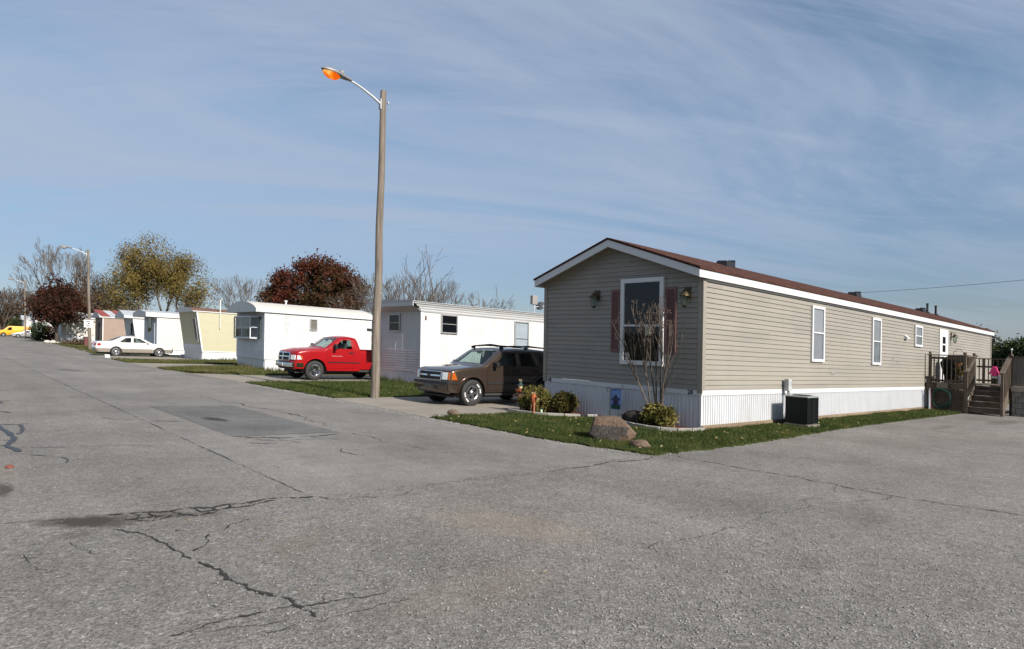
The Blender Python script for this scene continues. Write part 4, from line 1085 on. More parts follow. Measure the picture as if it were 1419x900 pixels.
        for hp in holes: inhole |= ins(hp)
        W_ = [s.half(*v) for v in V]
        def mk(sel, mb, sg, off=0.0):
            ids = {}; vv = []; ff = []; mm = []
            for fi in np.nonzero(sel)[0]:
                t = []
                for i in fs[fi]:
                    if i not in ids: ids[i] = len(vv); vv.append((V[i][0], sg * (W_[i] + off), V[i][1]))
                    t.append(ids[i])
                ff.append(t if sg < 0 else t[::-1]); mm.append(1 if s.splitz and C[fi, 1] < s.splitz else 0)
            b = len(mb.v); mb.v.extend(vv)
            for t, m in zip(ff, mm): mb.f.append([b + i for i in t]); mb.m.append(m)
        s.mk, s.V = mk, V
        s.body = MB()
        for sg in (-1, 1): mk(inb & ~inw & ~inhole, s.body, sg)
        out = []
        for sg in (-1, 1):
            for (nm, poly, wins), sel in zip(doors, indoor):
                m = MB(); mk(sel & inb & ~inw, m, sg); out.append((nm, sg, m.build('door', [s.paint, s.paint2], s.root, smooth=True, angle=50), wins))
        return out
    def pane(s, poly, sg, mat, parent, off=-.006, name='side_window'):
        lp = rloop(poly, .12); b = MB()
        vs, es, fs, *_ = delaunay_2d_cdt([Vector(p) for p in lp], [(i, (i + 1) % len(lp)) for i in range(len(lp))], [], 1, 1e-5)
        b.add([(v.x, sg * (s.half(v.x, v.y, 9) + off), v.y) for v in vs], [tuple(f) if sg < 0 else tuple(f)[::-1] for f in fs])
        return b.build(name, mat, parent, smooth=True)
    def side_patch(s, poly, sg, off, mb, m=0, step=.05):
        """a raised plate following the flank"""
        lp = rloop(poly, step); n = len(lp)
        vs, es, fs, *_ = delaunay_2d_cdt([Vector(p) for p in lp], [(i, (i + 1) % n) for i in range(n)], [], 1, 1e-5)
        mb.add([(v.x, sg * (s.half(v.x, v.y, 9) + off), v.y) for v in vs], [tuple(f) if sg < 0 else tuple(f)[::-1] for f in fs], m)
        r0 = [(x, sg * (s.half(x, z, 9) + off), z) for x, z in lp]; r1 = [(x, sg * (s.half(x, z, 9) - .02), z) for x, z in lp]
        mb.add(r0 + r1, [(i, (i + 1) % n, n + (i + 1) % n, n + i) for i in range(n)], m)
    def strips(s, skip='wgb', edge=.90):
        ts = [-1, -.97, -edge, -.6, -.3, 0, .3, .6, edge, .97, 1]
        D = []
        for i in range(len(s.P)):
            tg = [s.T[j] for j in (i - 1, i) if 0 <= j < len(s.T)]; acc = Vector((0, 0))
            for t in tg:
                j = min(max(i, 1), len(s.P) - 2); tv = (s.P[j + 1] - s.P[j - 1]).normalized()
                dr = {'f': Vector((-1, 0)), 't': Vector((1, 0)), 'h': Vector((0, 1)), 'r': Vector((0, 1)), 'd': Vector((0, 1)), 'b': Vector((0, 1))}.get(t, Vector((-tv.y, tv.x)))
                acc += dr * s.crown[t]
            D.append(acc / len(tg))
        s.D = D; G = []
        for p, d in zip(s.P, D):
            h = s.half(p.x, p.y, 0.0)
            G.append([(p.x + d.x * (1 - t * t), h * t, p.y + d.y * (1 - t * t)) for t in ts])
        glass = {}
        for i, tg in enumerate(s.T):
            for k in range(len(ts) - 1):
                q = (G[i][k], G[i][k + 1], G[i + 1][k + 1], G[i + 1][k])
                if tg == 'b': continue
                if tg in 'wg' and 2 <= k <= len(ts) - 4: glass.setdefault(tg, MB()).quad(*q[::-1]); continue
                s.body.quad(*q[::-1], 1 if s.splitz and (s.P[i].y + s.P[i + 1].y) / 2 < s.splitz else 0)
        return glass
    def finish(s):
        # weld so the shell shades as one surface
        import bmesh
        o = s.body.build('body', [s.paint, s.paint2], s.root)
        bm = bmesh.new(); bm.from_mesh(o.data); bmesh.ops.remove_doubles(bm, verts=bm.verts, dist=.002); bmesh.ops.recalc_face_normals(bm, faces=bm.faces); bm.to_mesh(o.data); bm.free()
        o.data.polygons.foreach_set('use_smooth', [True] * len(o.data.polygons)); o.data.set_sharp_from_angle(angle=rad(48))
        return o
    def xfront(s, z, rear=False):
        seq = s.P if not rear else s.P[::-1]
        for a, b in zip(seq, seq[1:]):
            if min(a.y, b.y) <= z <= max(a.y, b.y) and abs(b.y - a.y) > 1e-6: return a.x + (b.x - a.x) * (z - a.y) / (b.y - a.y)
        return seq[0].x
    def front_patch(s, t0, t1, z0, z1, off, mb, m=0, rear=False, depth=.03, nt=8, nz=4):
        sg = 1 if rear else -1; c = s.crown['t' if rear else 'f']
        def pt(t, z, o):
            x = s.xfront(z, rear); return (x + sg * (c * (1 - t * t) + o), t * s.half(x + .0, z, 0.02), z)
        F_, B_ = [], []
        for j in range(nz + 1):
            for i in range(nt + 1):
                t, z = t0 + (t1 - t0) * i / nt, z0 + (z1 - z0) * j / nz
                F_.append(pt(t, z, off)); B_.append(pt(t, z, off - depth))
        n = nt + 1; idx = lambda i, j: j * n + i
        f = []
        for j in range(nz):
            for i in range(nt): f.append((idx(i, j), idx(i, j + 1), idx(i + 1, j + 1), idx(i + 1, j)) if not rear else (idx(i, j), idx(i + 1, j), idx(i + 1, j + 1), idx(i, j + 1)))
        N = len(F_)
        rim = [idx(i, 0) for i in range(nt)] + [idx(nt, j) for j in range(nz)] + [idx(i, nz) for i in range(nt, 0, -1)] + [idx(0, j) for j in range(nz, 0, -1)]
        for a, b in zip(rim, rim[1:] + rim[:1]): f.append((a, b, N + b, N + a))
        mb.add(F_ + B_, f, m)
    def under(s, floor=.28):
        """wheel wells, floor pan and cabin tub in black"""
        mb = MB(); xs = sorted(s.arches)
        for (cx, cz, r) in s.arches:
            for sg in (-1, 1):
                n = 14
                for i in range(n):
                    a, b = -.25 + (PI + .5) * i / n, -.25 + (PI + .5) * (i + 1) / n
                    q = [(cx + r * 1.01 * math.cos(t), y, cz + r * 1.01 * math.sin(t)) for t, y in ((a, sg * (s.half(cx, cz + r, 9) - .02)), (b, sg * (s.half(cx, cz + r, 9) - .02)), (b, sg * .42), (a, sg * .42))]
                    mb.quad(*q)
                mb.poly([(cx + r * 1.01 * math.cos(-.25 + (PI + .5) * i / n), sg * .43, cz + r * 1.01 * math.sin(-.25 + (PI + .5) * i / n)) for i in range(n + 1)])
        w = s.W / 2 - .12
        mb.box(.25, s.L - .25, -w * .8, w * .8, floor - .06, floor)
        mb.box(xs[0][0] + .5, xs[-1][0] - .5, -w - .05, w + .05, floor, floor + .08)
        return mb.build('underbody', DARKIN, s.root)
def make_wheel(r, wd, rim, style, parent, spokes=5, letters=False, rimmat=None, outer=-1):
    mb = MB()
    mb.lathe([(rim - .03, -wd * .30), (rim, -wd * .44), (rim + .02, -wd * .49), (r - .045, -wd * .50), (r - .012, -wd * .44), (r, -wd * .34), (r, wd * .34), (r - .012, wd * .44), (r - .05, wd * .5), (rim, wd * .46), (rim - .03, wd * .3)], (0, 0, 0), axis='y', n=36)
    for k in range(36):      # tread blocks
        a = 2 * PI * k / 36; mb.cbox((r * 1.0 * math.cos(a), 0, r * 1.0 * math.sin(a)), (.016, wd * .74, .03), M=Matrix.Rotation(-a, 3, 'Y'))
    wmats = [RUBBER]
    if letters:
        wmats.append(M('white_tyre_letters', (.7, .7, .68), .7))
        for a0 in (.3, 3.44):
            for j in range(9):
                if j in (4,): continue
                a = a0 + j * .125; r0, r1 = rim + .045, rim + .085
                q = [(rr * math.cos(t), -wd * .505, rr * math.sin(t)) for rr, t in ((r0, a), (r1, a), (r1, a + .08), (r0, a + .08))]
                mb.quad(*q, 1)
    w = mb.build('wheel', wmats, parent, smooth=True, angle=35)
    q = MB()
    q.lathe([(rim + .004, -wd * .46), (rim - .012, -wd * .47), (rim - .03, -wd * .42), (rim - .04, -wd * .1)], (0, 0, 0), axis='y', n=36)
    q.lathe([(rim - .04, -wd * .10), (.0, -wd * .06)], (0, 0, 0), axis='y', n=24, m=0 if rimmat else 1)
    for k in range(spokes):
        a = 2 * PI * k / spokes + .3; ca, sa = math.cos(a), math.sin(a)
        def pt(rr, tt, y): return (rr * ca - tt * sa, y, rr * sa + tt * ca)
        i0, i1 = .035, rim - .012; w0, w1 = (.030, .042) if style == 'star' else (.022, .034)
        y0, y1 = -wd * .40, -wd * .44
        v = [pt(i0, -w0, y0), pt(i0, w0, y0), pt(i1, w1, y1), pt(i1, -w1, y1), pt(i0, -w0 * 1.4, y0 + .035), pt(i0, w0 * 1.4, y0 + .035), pt(i1, w1 * 1.3, y1 + .035), pt(i1, -w1 * 1.3, y1 + .035)]
        q.add(v, [(0, 1, 2, 3), (0, 3, 7, 4), (1, 5, 6, 2), (0, 4, 5, 1)])
    q.lathe([(.0, -wd * .47), (.04, -wd * .465), (.058, -wd * .42), (.06, -wd * .25)], (0, 0, 0), axis='y', n=18)
    q.build('rim', [rimmat or ALLOY, DARKMETAL], w, smooth=True, angle=30)
    return w
def put_wheels(root, proto, arches, half, zc):
    first = True
    for (cx, cz, r) in arches:
        for sg in (-1, 1):
            w = proto if first else copy_tree(proto, root); first = False
            w.location = (cx, sg * half, zc); w.rotation_euler = (0, random.uniform(0, 2), 0 if sg < 0 else PI)
def seats(mb, rows, z, w=.5, y=.38, m=0):
    for x in rows:
        for sg in (-1, 1):
            mb.cbox((x, sg * y, z), (.5, w, .16), m); mb.cbox((x + .27, sg * y, z + .32), (.13, w * .95, .62), m, M=Matrix.Rotation(rad(12), 3, 'Y')); mb.cbox((x + .36, sg * y, z + .72), (.09, .24, .17), m)
SEATG = M('grey_seat_cloth', (.16, .16, .165), .9, var=.1)
TILT = []

# --- pewter sport utility parked beside the tan home
suv = thing('parked_suv', 'pewter brown four door sport utility car parked on the concrete driveway beside the tan home', 'car', (10.27, 14.80, 0)); TILT.append(suv)
AR = [(.84, .36, .445), (3.56, .36, .445)]
c = Car(suv, [('f', [(.16, .33), (.08, .38), (.05, .50), (.05, .60), (.075, .66), (.075, .72), (.10, .94)]), ('h', [(.15, .985), (.30, 1.02), (.75, 1.075), (1.20, 1.115)]), ('w', [(1.26, 1.135)]), ('r', [(1.93, 1.575), (2.05, 1.61), (2.6, 1.645), (3.4, 1.64), (4.12, 1.60)]), ('g', [(4.22, 1.56)]), ('t', [(4.47, 1.10), (4.50, 1.0), (4.53, .66), (4.57, .62), (4.57, .44), (4.46, .37)])],
        1.76, AR, .37, 1.10, 1.64, .15, PEWTER, plan=(.8, .09, .6, .05), rnd=.075)
FD = [(1.37, .43), (1.345, .80), (1.36, 1.11), (1.99, 1.545), (2.52, 1.575), (2.545, 1.10), (2.545, .43)]
FW = [(1.60, 1.135), (2.06, 1.495), (2.455, 1.515), (2.475, 1.135)]
RD = [(2.575, .43), (2.575, 1.10), (2.55, 1.575), (3.14, 1.575), (3.43, 1.12), (3.43, .90), (3.17, .76), (3.04, .43)]
RW = [(2.64, 1.135), (2.62, 1.515), (3.10, 1.515), (3.33, 1.135)]
QW = [(3.53, 1.15), (3.30, 1.515), (4.02, 1.50), (4.22, 1.15)]
ds = c.sides([('front', FD, [FW]), ('rear', RD, [RW])], [QW])
gl = c.strips()
body = c.finish()
for nm, sg, o, wins in ds:
    for wp in wins: c.pane(wp, sg, CARGLASS if nm == 'front' else DARKGLASS, o)
    mb = MB(); x = 2.40 if nm == 'front' else 3.27; mb.cbox((x, sg * (c.half(x, .99, 9) + .012), .985), (.15, .03, .045)); mb.build('handle', BLACKP, o, bevel=.008)
for sg in (-1, 1): c.pane(QW, sg, DARKGLASS, suv)
gl['w'].build('windshield', CLEARGLASS, suv, smooth=True); gl['g'].build('rear_window', DARKGLASS, suv, smooth=True)
mb = MB(); c.front_patch(-1.0, 1.0, .42, .60, .045, mb, nt=14); mb.build('bumper', PEWTER, suv, smooth=True)
mb = MB(); c.front_patch(-1.01, 1.01, .592, .655, .065, mb, nt=14, nz=2, depth=.08)
for sg in (-1, 1): c.side_patch([(.10, .60), (.36, .60), (.36, .652), (.10, .652)], sg, .014, mb)
mb.build('bumper_strip', BLACKP, suv, smooth=True)
mb = MB(); c.front_patch(-.62, .62, .70, .925, .012, mb, depth=.02)
for k in range(5): c.front_patch(-.60, .60, .722 + k * .042, .732 + k * .042, .024, mb, nz=1, depth=.012)
gr_ = mb.build('grille', DARKIN, suv, smooth=True)
mb = MB()
for a in ((-.66, .66, .918, .94), (-.66, .66, .688, .704)): c.front_patch(*a, .028, mb, nz=1)
for a in (-.66, .635): c.front_patch(a, a + .03, .69, .94, .028, mb, nt=2)
c.front_patch(-.60, .60, .795, .838, .030, mb, nz=1); mb.build('grille_frame', CHROME, gr_, smooth=True)
mb = MB(); c.front_patch(-.10, .10, .803, .830, .040, mb, nz=1, nt=3); c.front_patch(-.045, .045, .793, .842, .042, mb, nz=1, nt=2); mb.build('emblem', BRASS, gr_)
for sg in (-1, 1):
    mb = MB(); c.front_patch(*sorted((sg * .69, sg * .93)), .72, .915, .014, mb, nt=4); mb.build('headlight', LENS, suv, smooth=True)
    mb = MB(); c.front_patch(*sorted((sg * .94, sg * 1.0)), .72, .915, .014, mb, nt=2); c.side_patch([(.13, .72), (.31, .72), (.23, .912), (.15, .912)], sg, .010, mb); mb.build('indicator', AMBER, suv)
    mb = MB(); c.side_patch([(1.38, .60), (3.03, .60), (3.05, .665), (1.38, .665)], sg, .014, mb); mb.build('side_moulding', DARKMETAL, suv, smooth=True)
    mb = MB()
    for (cx, cz, r) in AR:
        n = 16; ang = [(-.12 + (PI + .24) * i / n) for i in range(n + 1)]
        po = [(cx + (r + .055) * math.cos(a), cz + (r + .055) * math.sin(a)) for a in ang] + [(cx + (r - .002) * math.cos(a), cz + (r - .002) * math.sin(a)) for a in ang[::-1]]
        c.side_patch([p for p in po if p[1] > .36], sg, .022, mb)
    mb.build('arch_flare', PEWTER, suv, smooth=True, angle=30)
    mb = MB(); y = sg * (c.half(1.62, 1.15, 9) + .10); mb.cbox((1.60, y, 1.165), (.12, .20, .14)); mb.cbox((1.63, sg * (c.half(1.62, 1.1, 9) + .01), 1.13), (.08, .08, .05)); mb.build('wing_mirror', BLACKP, suv, bevel=.03)
mb = MB(); c.front_patch(-.24, .14, .47, .60, .058, mb, nt=3); mb.build('plate', M('dull_plate', (.09, .10, .09), .5), suv)
mb = MB(); c.front_patch(.36, .66, .46, .53, .050, mb, nt=3); c.front_patch(-.66, -.40, .46, .53, .050, mb, nt=3); mb.build('air_intake', DARKIN, suv)
mb = MB()
for sg in (-1, 1):
    y = sg * (c.half(2.6, 1.6, 9) - .09)
    mb.path([(1.98, y, 1.62), (2.06, y, 1.685), (2.5, y, 1.715), (3.3, y, 1.715), (3.95, y, 1.69), (4.08, y, 1.62)], .022, 8)
    for x in (2.02, 3.0, 4.0): mb.cbox((x, y, 1.65), (.12, .05, .08))
for x in (2.15, 3.7): mb.path([(x, -.58, 1.70), (x, 0, 1.735), (x, .58, 1.70)], [.02, .03, .02], 8)
mb.build('roof_rack', BLACKP, suv, smooth=True)
mb = MB(); mb.path([(1.08, .70, 1.08), (1.03, .70, 2.0)], .004, 5); mb.build('antenna', CHROME, suv)
mb = MB(); seats(mb, (2.05, 3.0), .72); mb.cbox((1.55, 0, .93), (.45, 1.35, .3)); mb.path([(1.82 + .05 * math.sin(a), -.38 + .19 * math.cos(a), 1.05 + .17 * math.sin(a)) for a in np.linspace(0, 2 * PI, 17)], .014, 6); mb.box(1.3, 4.3, -.72, .72, .40, .62); mb.cbox((1.75, .0, 1.49), (.03, .22, .06))
mb.build('interior', SEATG, suv)
c.under()
put_wheels(suv, make_wheel(.365, .245, .205, 'star', suv, 5, True), AR, .765, .365)

# --- red pickup
truck = thing('pickup_truck', 'red two door pickup truck parked by the metal trailer with its front to the street', 'truck', (11.02, 26.55, -.025)); TILT.append(truck)
AT = [(.90, .405, .50), (3.96, .405, .50)]
c = Car(truck, [('f', [(.14, .42), (.06, .46), (.02, .56), (.02, .70), (.06, .74), (.06, .84), (.085, 1.14)]), ('h', [(.15, 1.20), (.45, 1.27), (.9, 1.315), (1.30, 1.34)]), ('w', [(1.36, 1.355)]), ('r', [(2.02, 1.82), (2.14, 1.86), (2.55, 1.885), (2.78, 1.85)]), ('g', [(2.86, 1.78)]), ('d', [(2.97, 1.42), (2.985, 1.36)]), ('b', [(3.0, 1.33)]), ('t', [(5.12, 1.33), (5.18, 1.25), (5.20, .75), (5.22, .70), (5.22, .56), (5.10, .46)])],
        2.02, AT, .47, 1.33, 1.88, .20, REDP, plan=(.75, .10, .5, .03), rnd=.09, crown=dict(f=.13, h=.05))
FD = [(1.42, .50), (1.40, .95), (1.43, 1.31), (2.06, 1.79), (2.60, 1.815), (2.66, 1.30), (2.66, .50)]
FW = [(1.68, 1.36), (2.12, 1.735), (2.53, 1.755), (2.57, 1.36)]
ds = c.sides([('front', FD, [FW])])
gl = c.strips()
c.finish()
for nm, sg, o, wins in ds:
    for wp in wins: c.pane(wp, sg, CARGLASS, o)
    mb = MB(); mb.cbox((2.53, sg * (c.half(2.5, 1.2, 9) + .012), 1.19), (.20, .03, .055)); mb.build('handle', BLACKP, o, bevel=.008)
gl['w'].build('windshield', CLEARGLASS, truck, smooth=True); gl['g'].build('rear_window', CARGLASS, truck, smooth=True)
mb = MB(); c.front_patch(-.60, .60, .80, 1.135, .022, mb)
for k in range(7): c.front_patch(-.58, .58, .825 + k * .043, .835 + k * .043, .034, mb, nz=1, depth=.012)
gr_ = mb.build('grille', DARKIN, truck, smooth=True)
mb = MB()
for a in ((-.64, .64, 1.10, 1.15), (-.64, .64, .785, .815)): c.front_patch(*a, .045, mb, nz=1)
for a in (-.64, .585): c.front_patch(a, a + .055, .79, 1.15, .045, mb, nt=2)
c.front_patch(-.60, .60, .935, .985, .046, mb, nz=1); c.front_patch(-.05, .05, .80, 1.12, .048, mb, nt=2)
mb.build('grille_frame', CHROME, gr_, smooth=True)
mb = MB(); c.front_patch(-1.0, 1.0, .54, .72, .075, mb, nt=14, depth=.12)
for sg in (-1, 1): c.side_patch([(.10, .54), (.38, .54), (.38, .70), (.10, .715)], sg, .02, mb)
mb.build('bumper', CHROME, truck, smooth=True)
mb = MB(); c.front_patch(-1.0, 1.0, .705, .735, .085, mb, nt=14, nz=1); c.front_patch(-.8, .8, .43, .55, .02, mb, nt=10); mb.build('bumper_pad', BLACKP, truck)
mb = MB(); c.front_patch(-.22, .22, .56, .665, .088, mb, nt=3); mb.build('plate', WHITE, truck)
for sg in (-1, 1):
    mb = MB(); c.front_patch(*sorted((sg * .68, sg * .98)), .84, 1.03, .016, mb, nt=4); c.side_patch([(.11, .85), (.30, .86), (.22, 1.015), (.12, 1.02)], sg, .010, mb); mb.build('headlight', LENS, truck, smooth=True)
    mb = MB(); c.side_patch([(.30, .87), (.36, .89), (.30, 1.01), (.235, 1.01)], sg, .011, mb); mb.build('indicator', AMBER, truck)
    mb = MB(); c.side_patch([(1.46, .74), (2.95, .74), (2.95, .785), (1.46, .785)], sg, .014, mb); mb.build('side_moulding', BLACKP, truck)
    mb = MB(); y = sg * (c.half(1.7, 1.3, 9) + .15); mb.cbox((1.72, y, 1.43), (.12, .22, .24)); mb.cbox((1.73, sg * (c.half(1.7, 1.3, 9) + .03), 1.36), (.08, .14, .06)); mb.build('wing_mirror', BLACKP, truck, bevel=.03)
    mb = MB(); c.side_patch([(1.42, .40), (2.96, .40), (2.96, .50), (1.42, .50)], sg, .03, mb); mb.build('sill_step', REDP, truck)
    mb = MB(); n = 16; po = []
    for (cx, cz, r) in AT:
        ang = [(-.05 + (PI + .1) * i / n) for i in range(n + 1)]
        po = [(cx + (r + .04) * math.cos(a), cz + (r + .04) * math.sin(a)) for a in ang] + [(cx + (r - .002) * math.cos(a), cz + (r - .002) * math.sin(a)) for a in ang[::-1]]
        c.side_patch([p for p in po if p[1] > .46], sg, .018, mb)
    mb.build('arch_flare', REDP, truck, smooth=True, angle=30)
    for k, xx in enumerate(np.linspace(1.62, 2.10, 13)):
        pass
mb = MB()      # the faint grey door script, kept as a row of small strokes
for i, (a, b) in enumerate(((1.62, .03), (1.665, .05), (1.73, .03), (1.775, .05), (1.84, .02), (1.89, .045), (1.95, .04), (2.005, .05), (2.07, .03))):
    for sg in (-1, 1): c.side_patch([(a, 1.02), (a + b, 1.02), (a + b + .008, 1.05), (a + .008, 1.05)], sg, .004, mb)
mb.build('door_script', M('silver_script', (.35, .18, .18), .5), truck)
mb = MB(); w_ = .84; mb.box(3.05, 5.12, -w_, w_, .70, .74)
for a in ((3.03, 3.06, -w_, w_), (5.10, 5.14, -w_, w_)): mb.box(*a, .74, 1.29)
for sg in (-1, 1): mb.box(3.06, 5.10, sg * w_ - .02, sg * w_ + .02, .74, 1.30)
mb.build('bed_liner', BLACKP, truck)
mb = MB()
for sg in (-1, 1): y = sg * (c.half(4, 1.30, 9) - .055); mb.box(3.02, 5.12, y - .06, y + .045, 1.318, 1.345)
mb.build('bed_rail', REDP, truck, bevel=.015)
mb = MB(); seats(mb, (2.15,), .95); mb.cbox((1.62, 0, 1.13), (.4, 1.5, .32)); mb.path([(1.86 + .05 * math.sin(a), -.40 + .2 * math.cos(a), 1.28 + .18 * math.sin(a)) for a in np.linspace(0, 2 * PI, 17)], .016, 6); mb.box(1.4, 2.95, -.85, .85, .50, .85); mb.cbox((1.86, .0, 1.71), (.03, .24, .07)); mb.box(2.7, 2.9, -.85, .85, .85, 1.36)
mb.build('interior', SEATG, truck)
mb = MB(); mb.path([(.95, .78, 1.27), (1.0, .78, 2.0)], .004, 5); mb.build('antenna', BLACKP, truck)
c.under(.36)
put_wheels(truck, make_wheel(.405, .27, .245, 'star', truck, 5, False, CHROME), AT, .855, .405)

# --- white and champagne sedan, tail to the street
sedan = thing('parked_sedan', 'white sedan with champagne lower panels parked with its tail to the street', 'car', (8.07 + 4.83, 51.72, .0), PI); TILT.append(sedan)
AS = [(.95, .315, .365), (3.62, .315, .365)]
c = Car(sedan, [('f', [(.12, .24), (.04, .30), (.0, .45), (.03, .58), (.10, .66)]), ('h', [(.25, .735), (.7, .83), (1.35, .925)]), ('w', [(1.42, .94)]), ('r', [(2.06, 1.31), (2.16, 1.345), (2.6, 1.385), (3.12, 1.365)]), ('g', [(3.25, 1.33)]), ('d', [(3.86, 1.03), (3.94, 1.01), (4.3, 1.0), (4.68, .975)]), ('t', [(4.75, .93), (4.80, .70), (4.83, .60), (4.82, .42), (4.70, .30)])],
        1.79, AS, .27, .93, 1.38, .20, PEARL, plan=(.9, .13, .8, .11), rnd=.08, splitz=.53, paint2=CHAMP)
FD = [(1.50, .32), (1.48, .70), (1.55, .925), (2.12, 1.28), (2.62, 1.335), (2.66, .93), (2.66, .32)]
FW = [(1.72, .955), (2.16, 1.245), (2.57, 1.29), (2.60, .955)]
RD = [(2.685, .32), (2.685, .93), (2.645, 1.335), (3.10, 1.315), (3.52, 1.02), (3.48, .80), (3.27, .62), (3.22, .32)]
RW = [(2.74, .955), (2.70, 1.29), (3.04, 1.275), (3.40, 1.03), (3.36, .955)]
ds = c.sides([('front', FD, [FW]), ('rear', RD, [RW])])
gl = c.strips()
c.finish()
CABIN = M('tan_seat_leather', (.30, .24, .17), .7)
for nm, sg, o, wins in ds:
    for wp in wins: c.pane(wp, sg, CARGLASS, o)
    mb = MB(); x = 2.52 if nm == 'front' else 3.30; mb.cbox((x, sg * (c.half(x, .85, 9) + .01), .84), (.16, .025, .04)); mb.build('handle', PEARL, o)
gl['w'].build('windshield', CLEARGLASS, sedan, smooth=True); gl['g'].build('rear_window', CARGLASS, sedan, smooth=True)
for sg in (-1, 1):
    mb = MB(); c.front_patch(*sorted((sg * .42, sg * .95)), .56, .66, .012, mb, nt=4); c.side_patch([(.12, .56), (.36, .60), (.34, .665), (.16, .66)], sg, .01, mb); mb.build('headlight', LENS, sedan, smooth=True)
    mb = MB(); c.front_patch(*sorted((sg * .45, sg * .97)), .70, .86, .010, mb, rear=True, nt=4); c.side_patch([(4.50, .70), (4.74, .69), (4.70, .87), (4.53, .85)], sg, .008, mb); mb.build('tail_light', REDLENS, sedan, smooth=True)
    mb = MB(); mb.cbox((1.70, sg * (c.half(1.7, .95, 9) + .09), 1.0), (.12, .18, .12)); mb.build('wing_mirror', PEARL, sedan, bevel=.03)
mb = MB(); c.front_patch(-.34, .34, .56, .66, .014, mb, nt=6); mb.build('grille', DARKIN, sedan)
mb = MB(); c.front_patch(-.22, .22, .55, .66, .012, mb, rear=True, nt=3); mb.build('plate', WHITE, sedan)
mb = MB(); seats(mb, (2.2, 3.0), .50); mb.cbox((1.72, 0, .78), (.4, 1.3, .24)); mb.box(1.5, 3.7, -.7, .7, .25, .42); mb.build('interior', CABIN, sedan)
c.under(.22)
put_wheels(sedan, make_wheel(.32, .21, .215, 'star', sedan, 5), AS, .775, .315)

# --- far yellow van and the silver car before it
van = thing('yellow_van', 'orange yellow van parked far up the street', 'van', (8.5, 150, 0)); TILT.append(van)
AV = [(.9, .36, .43), (3.9, .36, .43)]
c = Car(van, [('f', [(.10, .35), (.03, .45), (.02, .9)]), ('h', [(.10, 1.05), (.75, 1.2)]), ('w', [(.85, 1.22)]), ('r', [(1.5, 1.85), (1.7, 1.98), (4.7, 2.0)]), ('g', [(4.85, 1.9)]), ('t', [(4.95, 1.2), (5.0, 1.1), (5.0, .5), (4.9, .38)])], 1.9, AV, .36, 1.15, 2.0, .12, YELLOWP)
ds = c.sides([('front', [(1.1, .5), (1.1, 1.2), (1.6, 1.85), (2.2, 1.88), (2.2, .5)], [[(1.35, 1.22), (1.7, 1.75), (2.1, 1.78), (2.1, 1.22)]])])
gl = c.strips(); c.finish()
for nm, sg, o, wins in ds: c.pane(wins[0], sg, DARKGLASS, o)
gl['w'].build('windshield', DARKGLASS, van, smooth=True); gl['g'].build('rear_window', DARKGLASS, van)
for sg in (-1, 1):
    mb = MB(); c.front_patch(*sorted((sg * .75, sg * .95)), .75, 1.05, .015, mb, rear=True, nt=2); mb.build('tail_light', REDLENS, van)
    mb = MB(); c.front_patch(*sorted((sg * .65, sg * .95)), .72, .92, .015, mb, nt=3); mb.build('headlight', LENS, van)
c.under(); put_wheels(van, make_wheel(.36, .22, .20, 'star', van, 5), AV, .82, .36)
car = thing('silver_car', 'small silver car parked in front of the yellow van far up the street', 'car', (10.0, 141, 0)); TILT.append(car)
AC_ = [(.85, .3, .35), (3.4, .3, .35)]
c = Car(car, [('f', [(.12, .24), (.03, .32), (.0, .5), (.06, .64)]), ('h', [(.2, .74), (1.2, .92)]), ('w', [(1.28, .94)]), ('r', [(1.9, 1.35), (2.1, 1.41), (2.9, 1.40)]), ('g', [(3.1, 1.35)]), ('d', [(3.65, 1.02), (3.75, 1.0), (4.15, .97)]), ('t', [(4.25, .9), (4.3, .5), (4.2, .28)])], 1.7, AC_, .26, .93, 1.4, .18, SILVERP)
ds = c.sides([('front', [(1.4, .32), (1.42, .92), (1.98, 1.3), (2.5, 1.34), (2.5, .32)], [[(1.6, .96), (2.02, 1.26), (2.42, 1.29), (2.42, .96)]]), ('rear', [(2.53, .32), (2.53, 1.34), (2.95, 1.33), (3.35, .95), (3.1, .6), (3.0, .32)], [[(2.6, .96), (2.6, 1.29), (2.9, 1.28), (3.2, .96)]])])
gl = c.strips(); c.finish()
for nm, sg, o, wins in ds: c.pane(wins[0], sg, DARKGLASS, o)
gl['w'].build('windshield', DARKGLASS, car, smooth=True); gl['g'].build('rear_window', DARKGLASS, car)
for sg in (-1, 1): mb = MB(); c.front_patch(*sorted((sg * .5, sg * .95)), .56, .66, .012, mb, nt=3); mb.build('headlight', LENS, car)
c.under(.2); put_wheels(car, make_wheel(.3, .2, .19, 'star', car, 5), AC_, .74, .3)
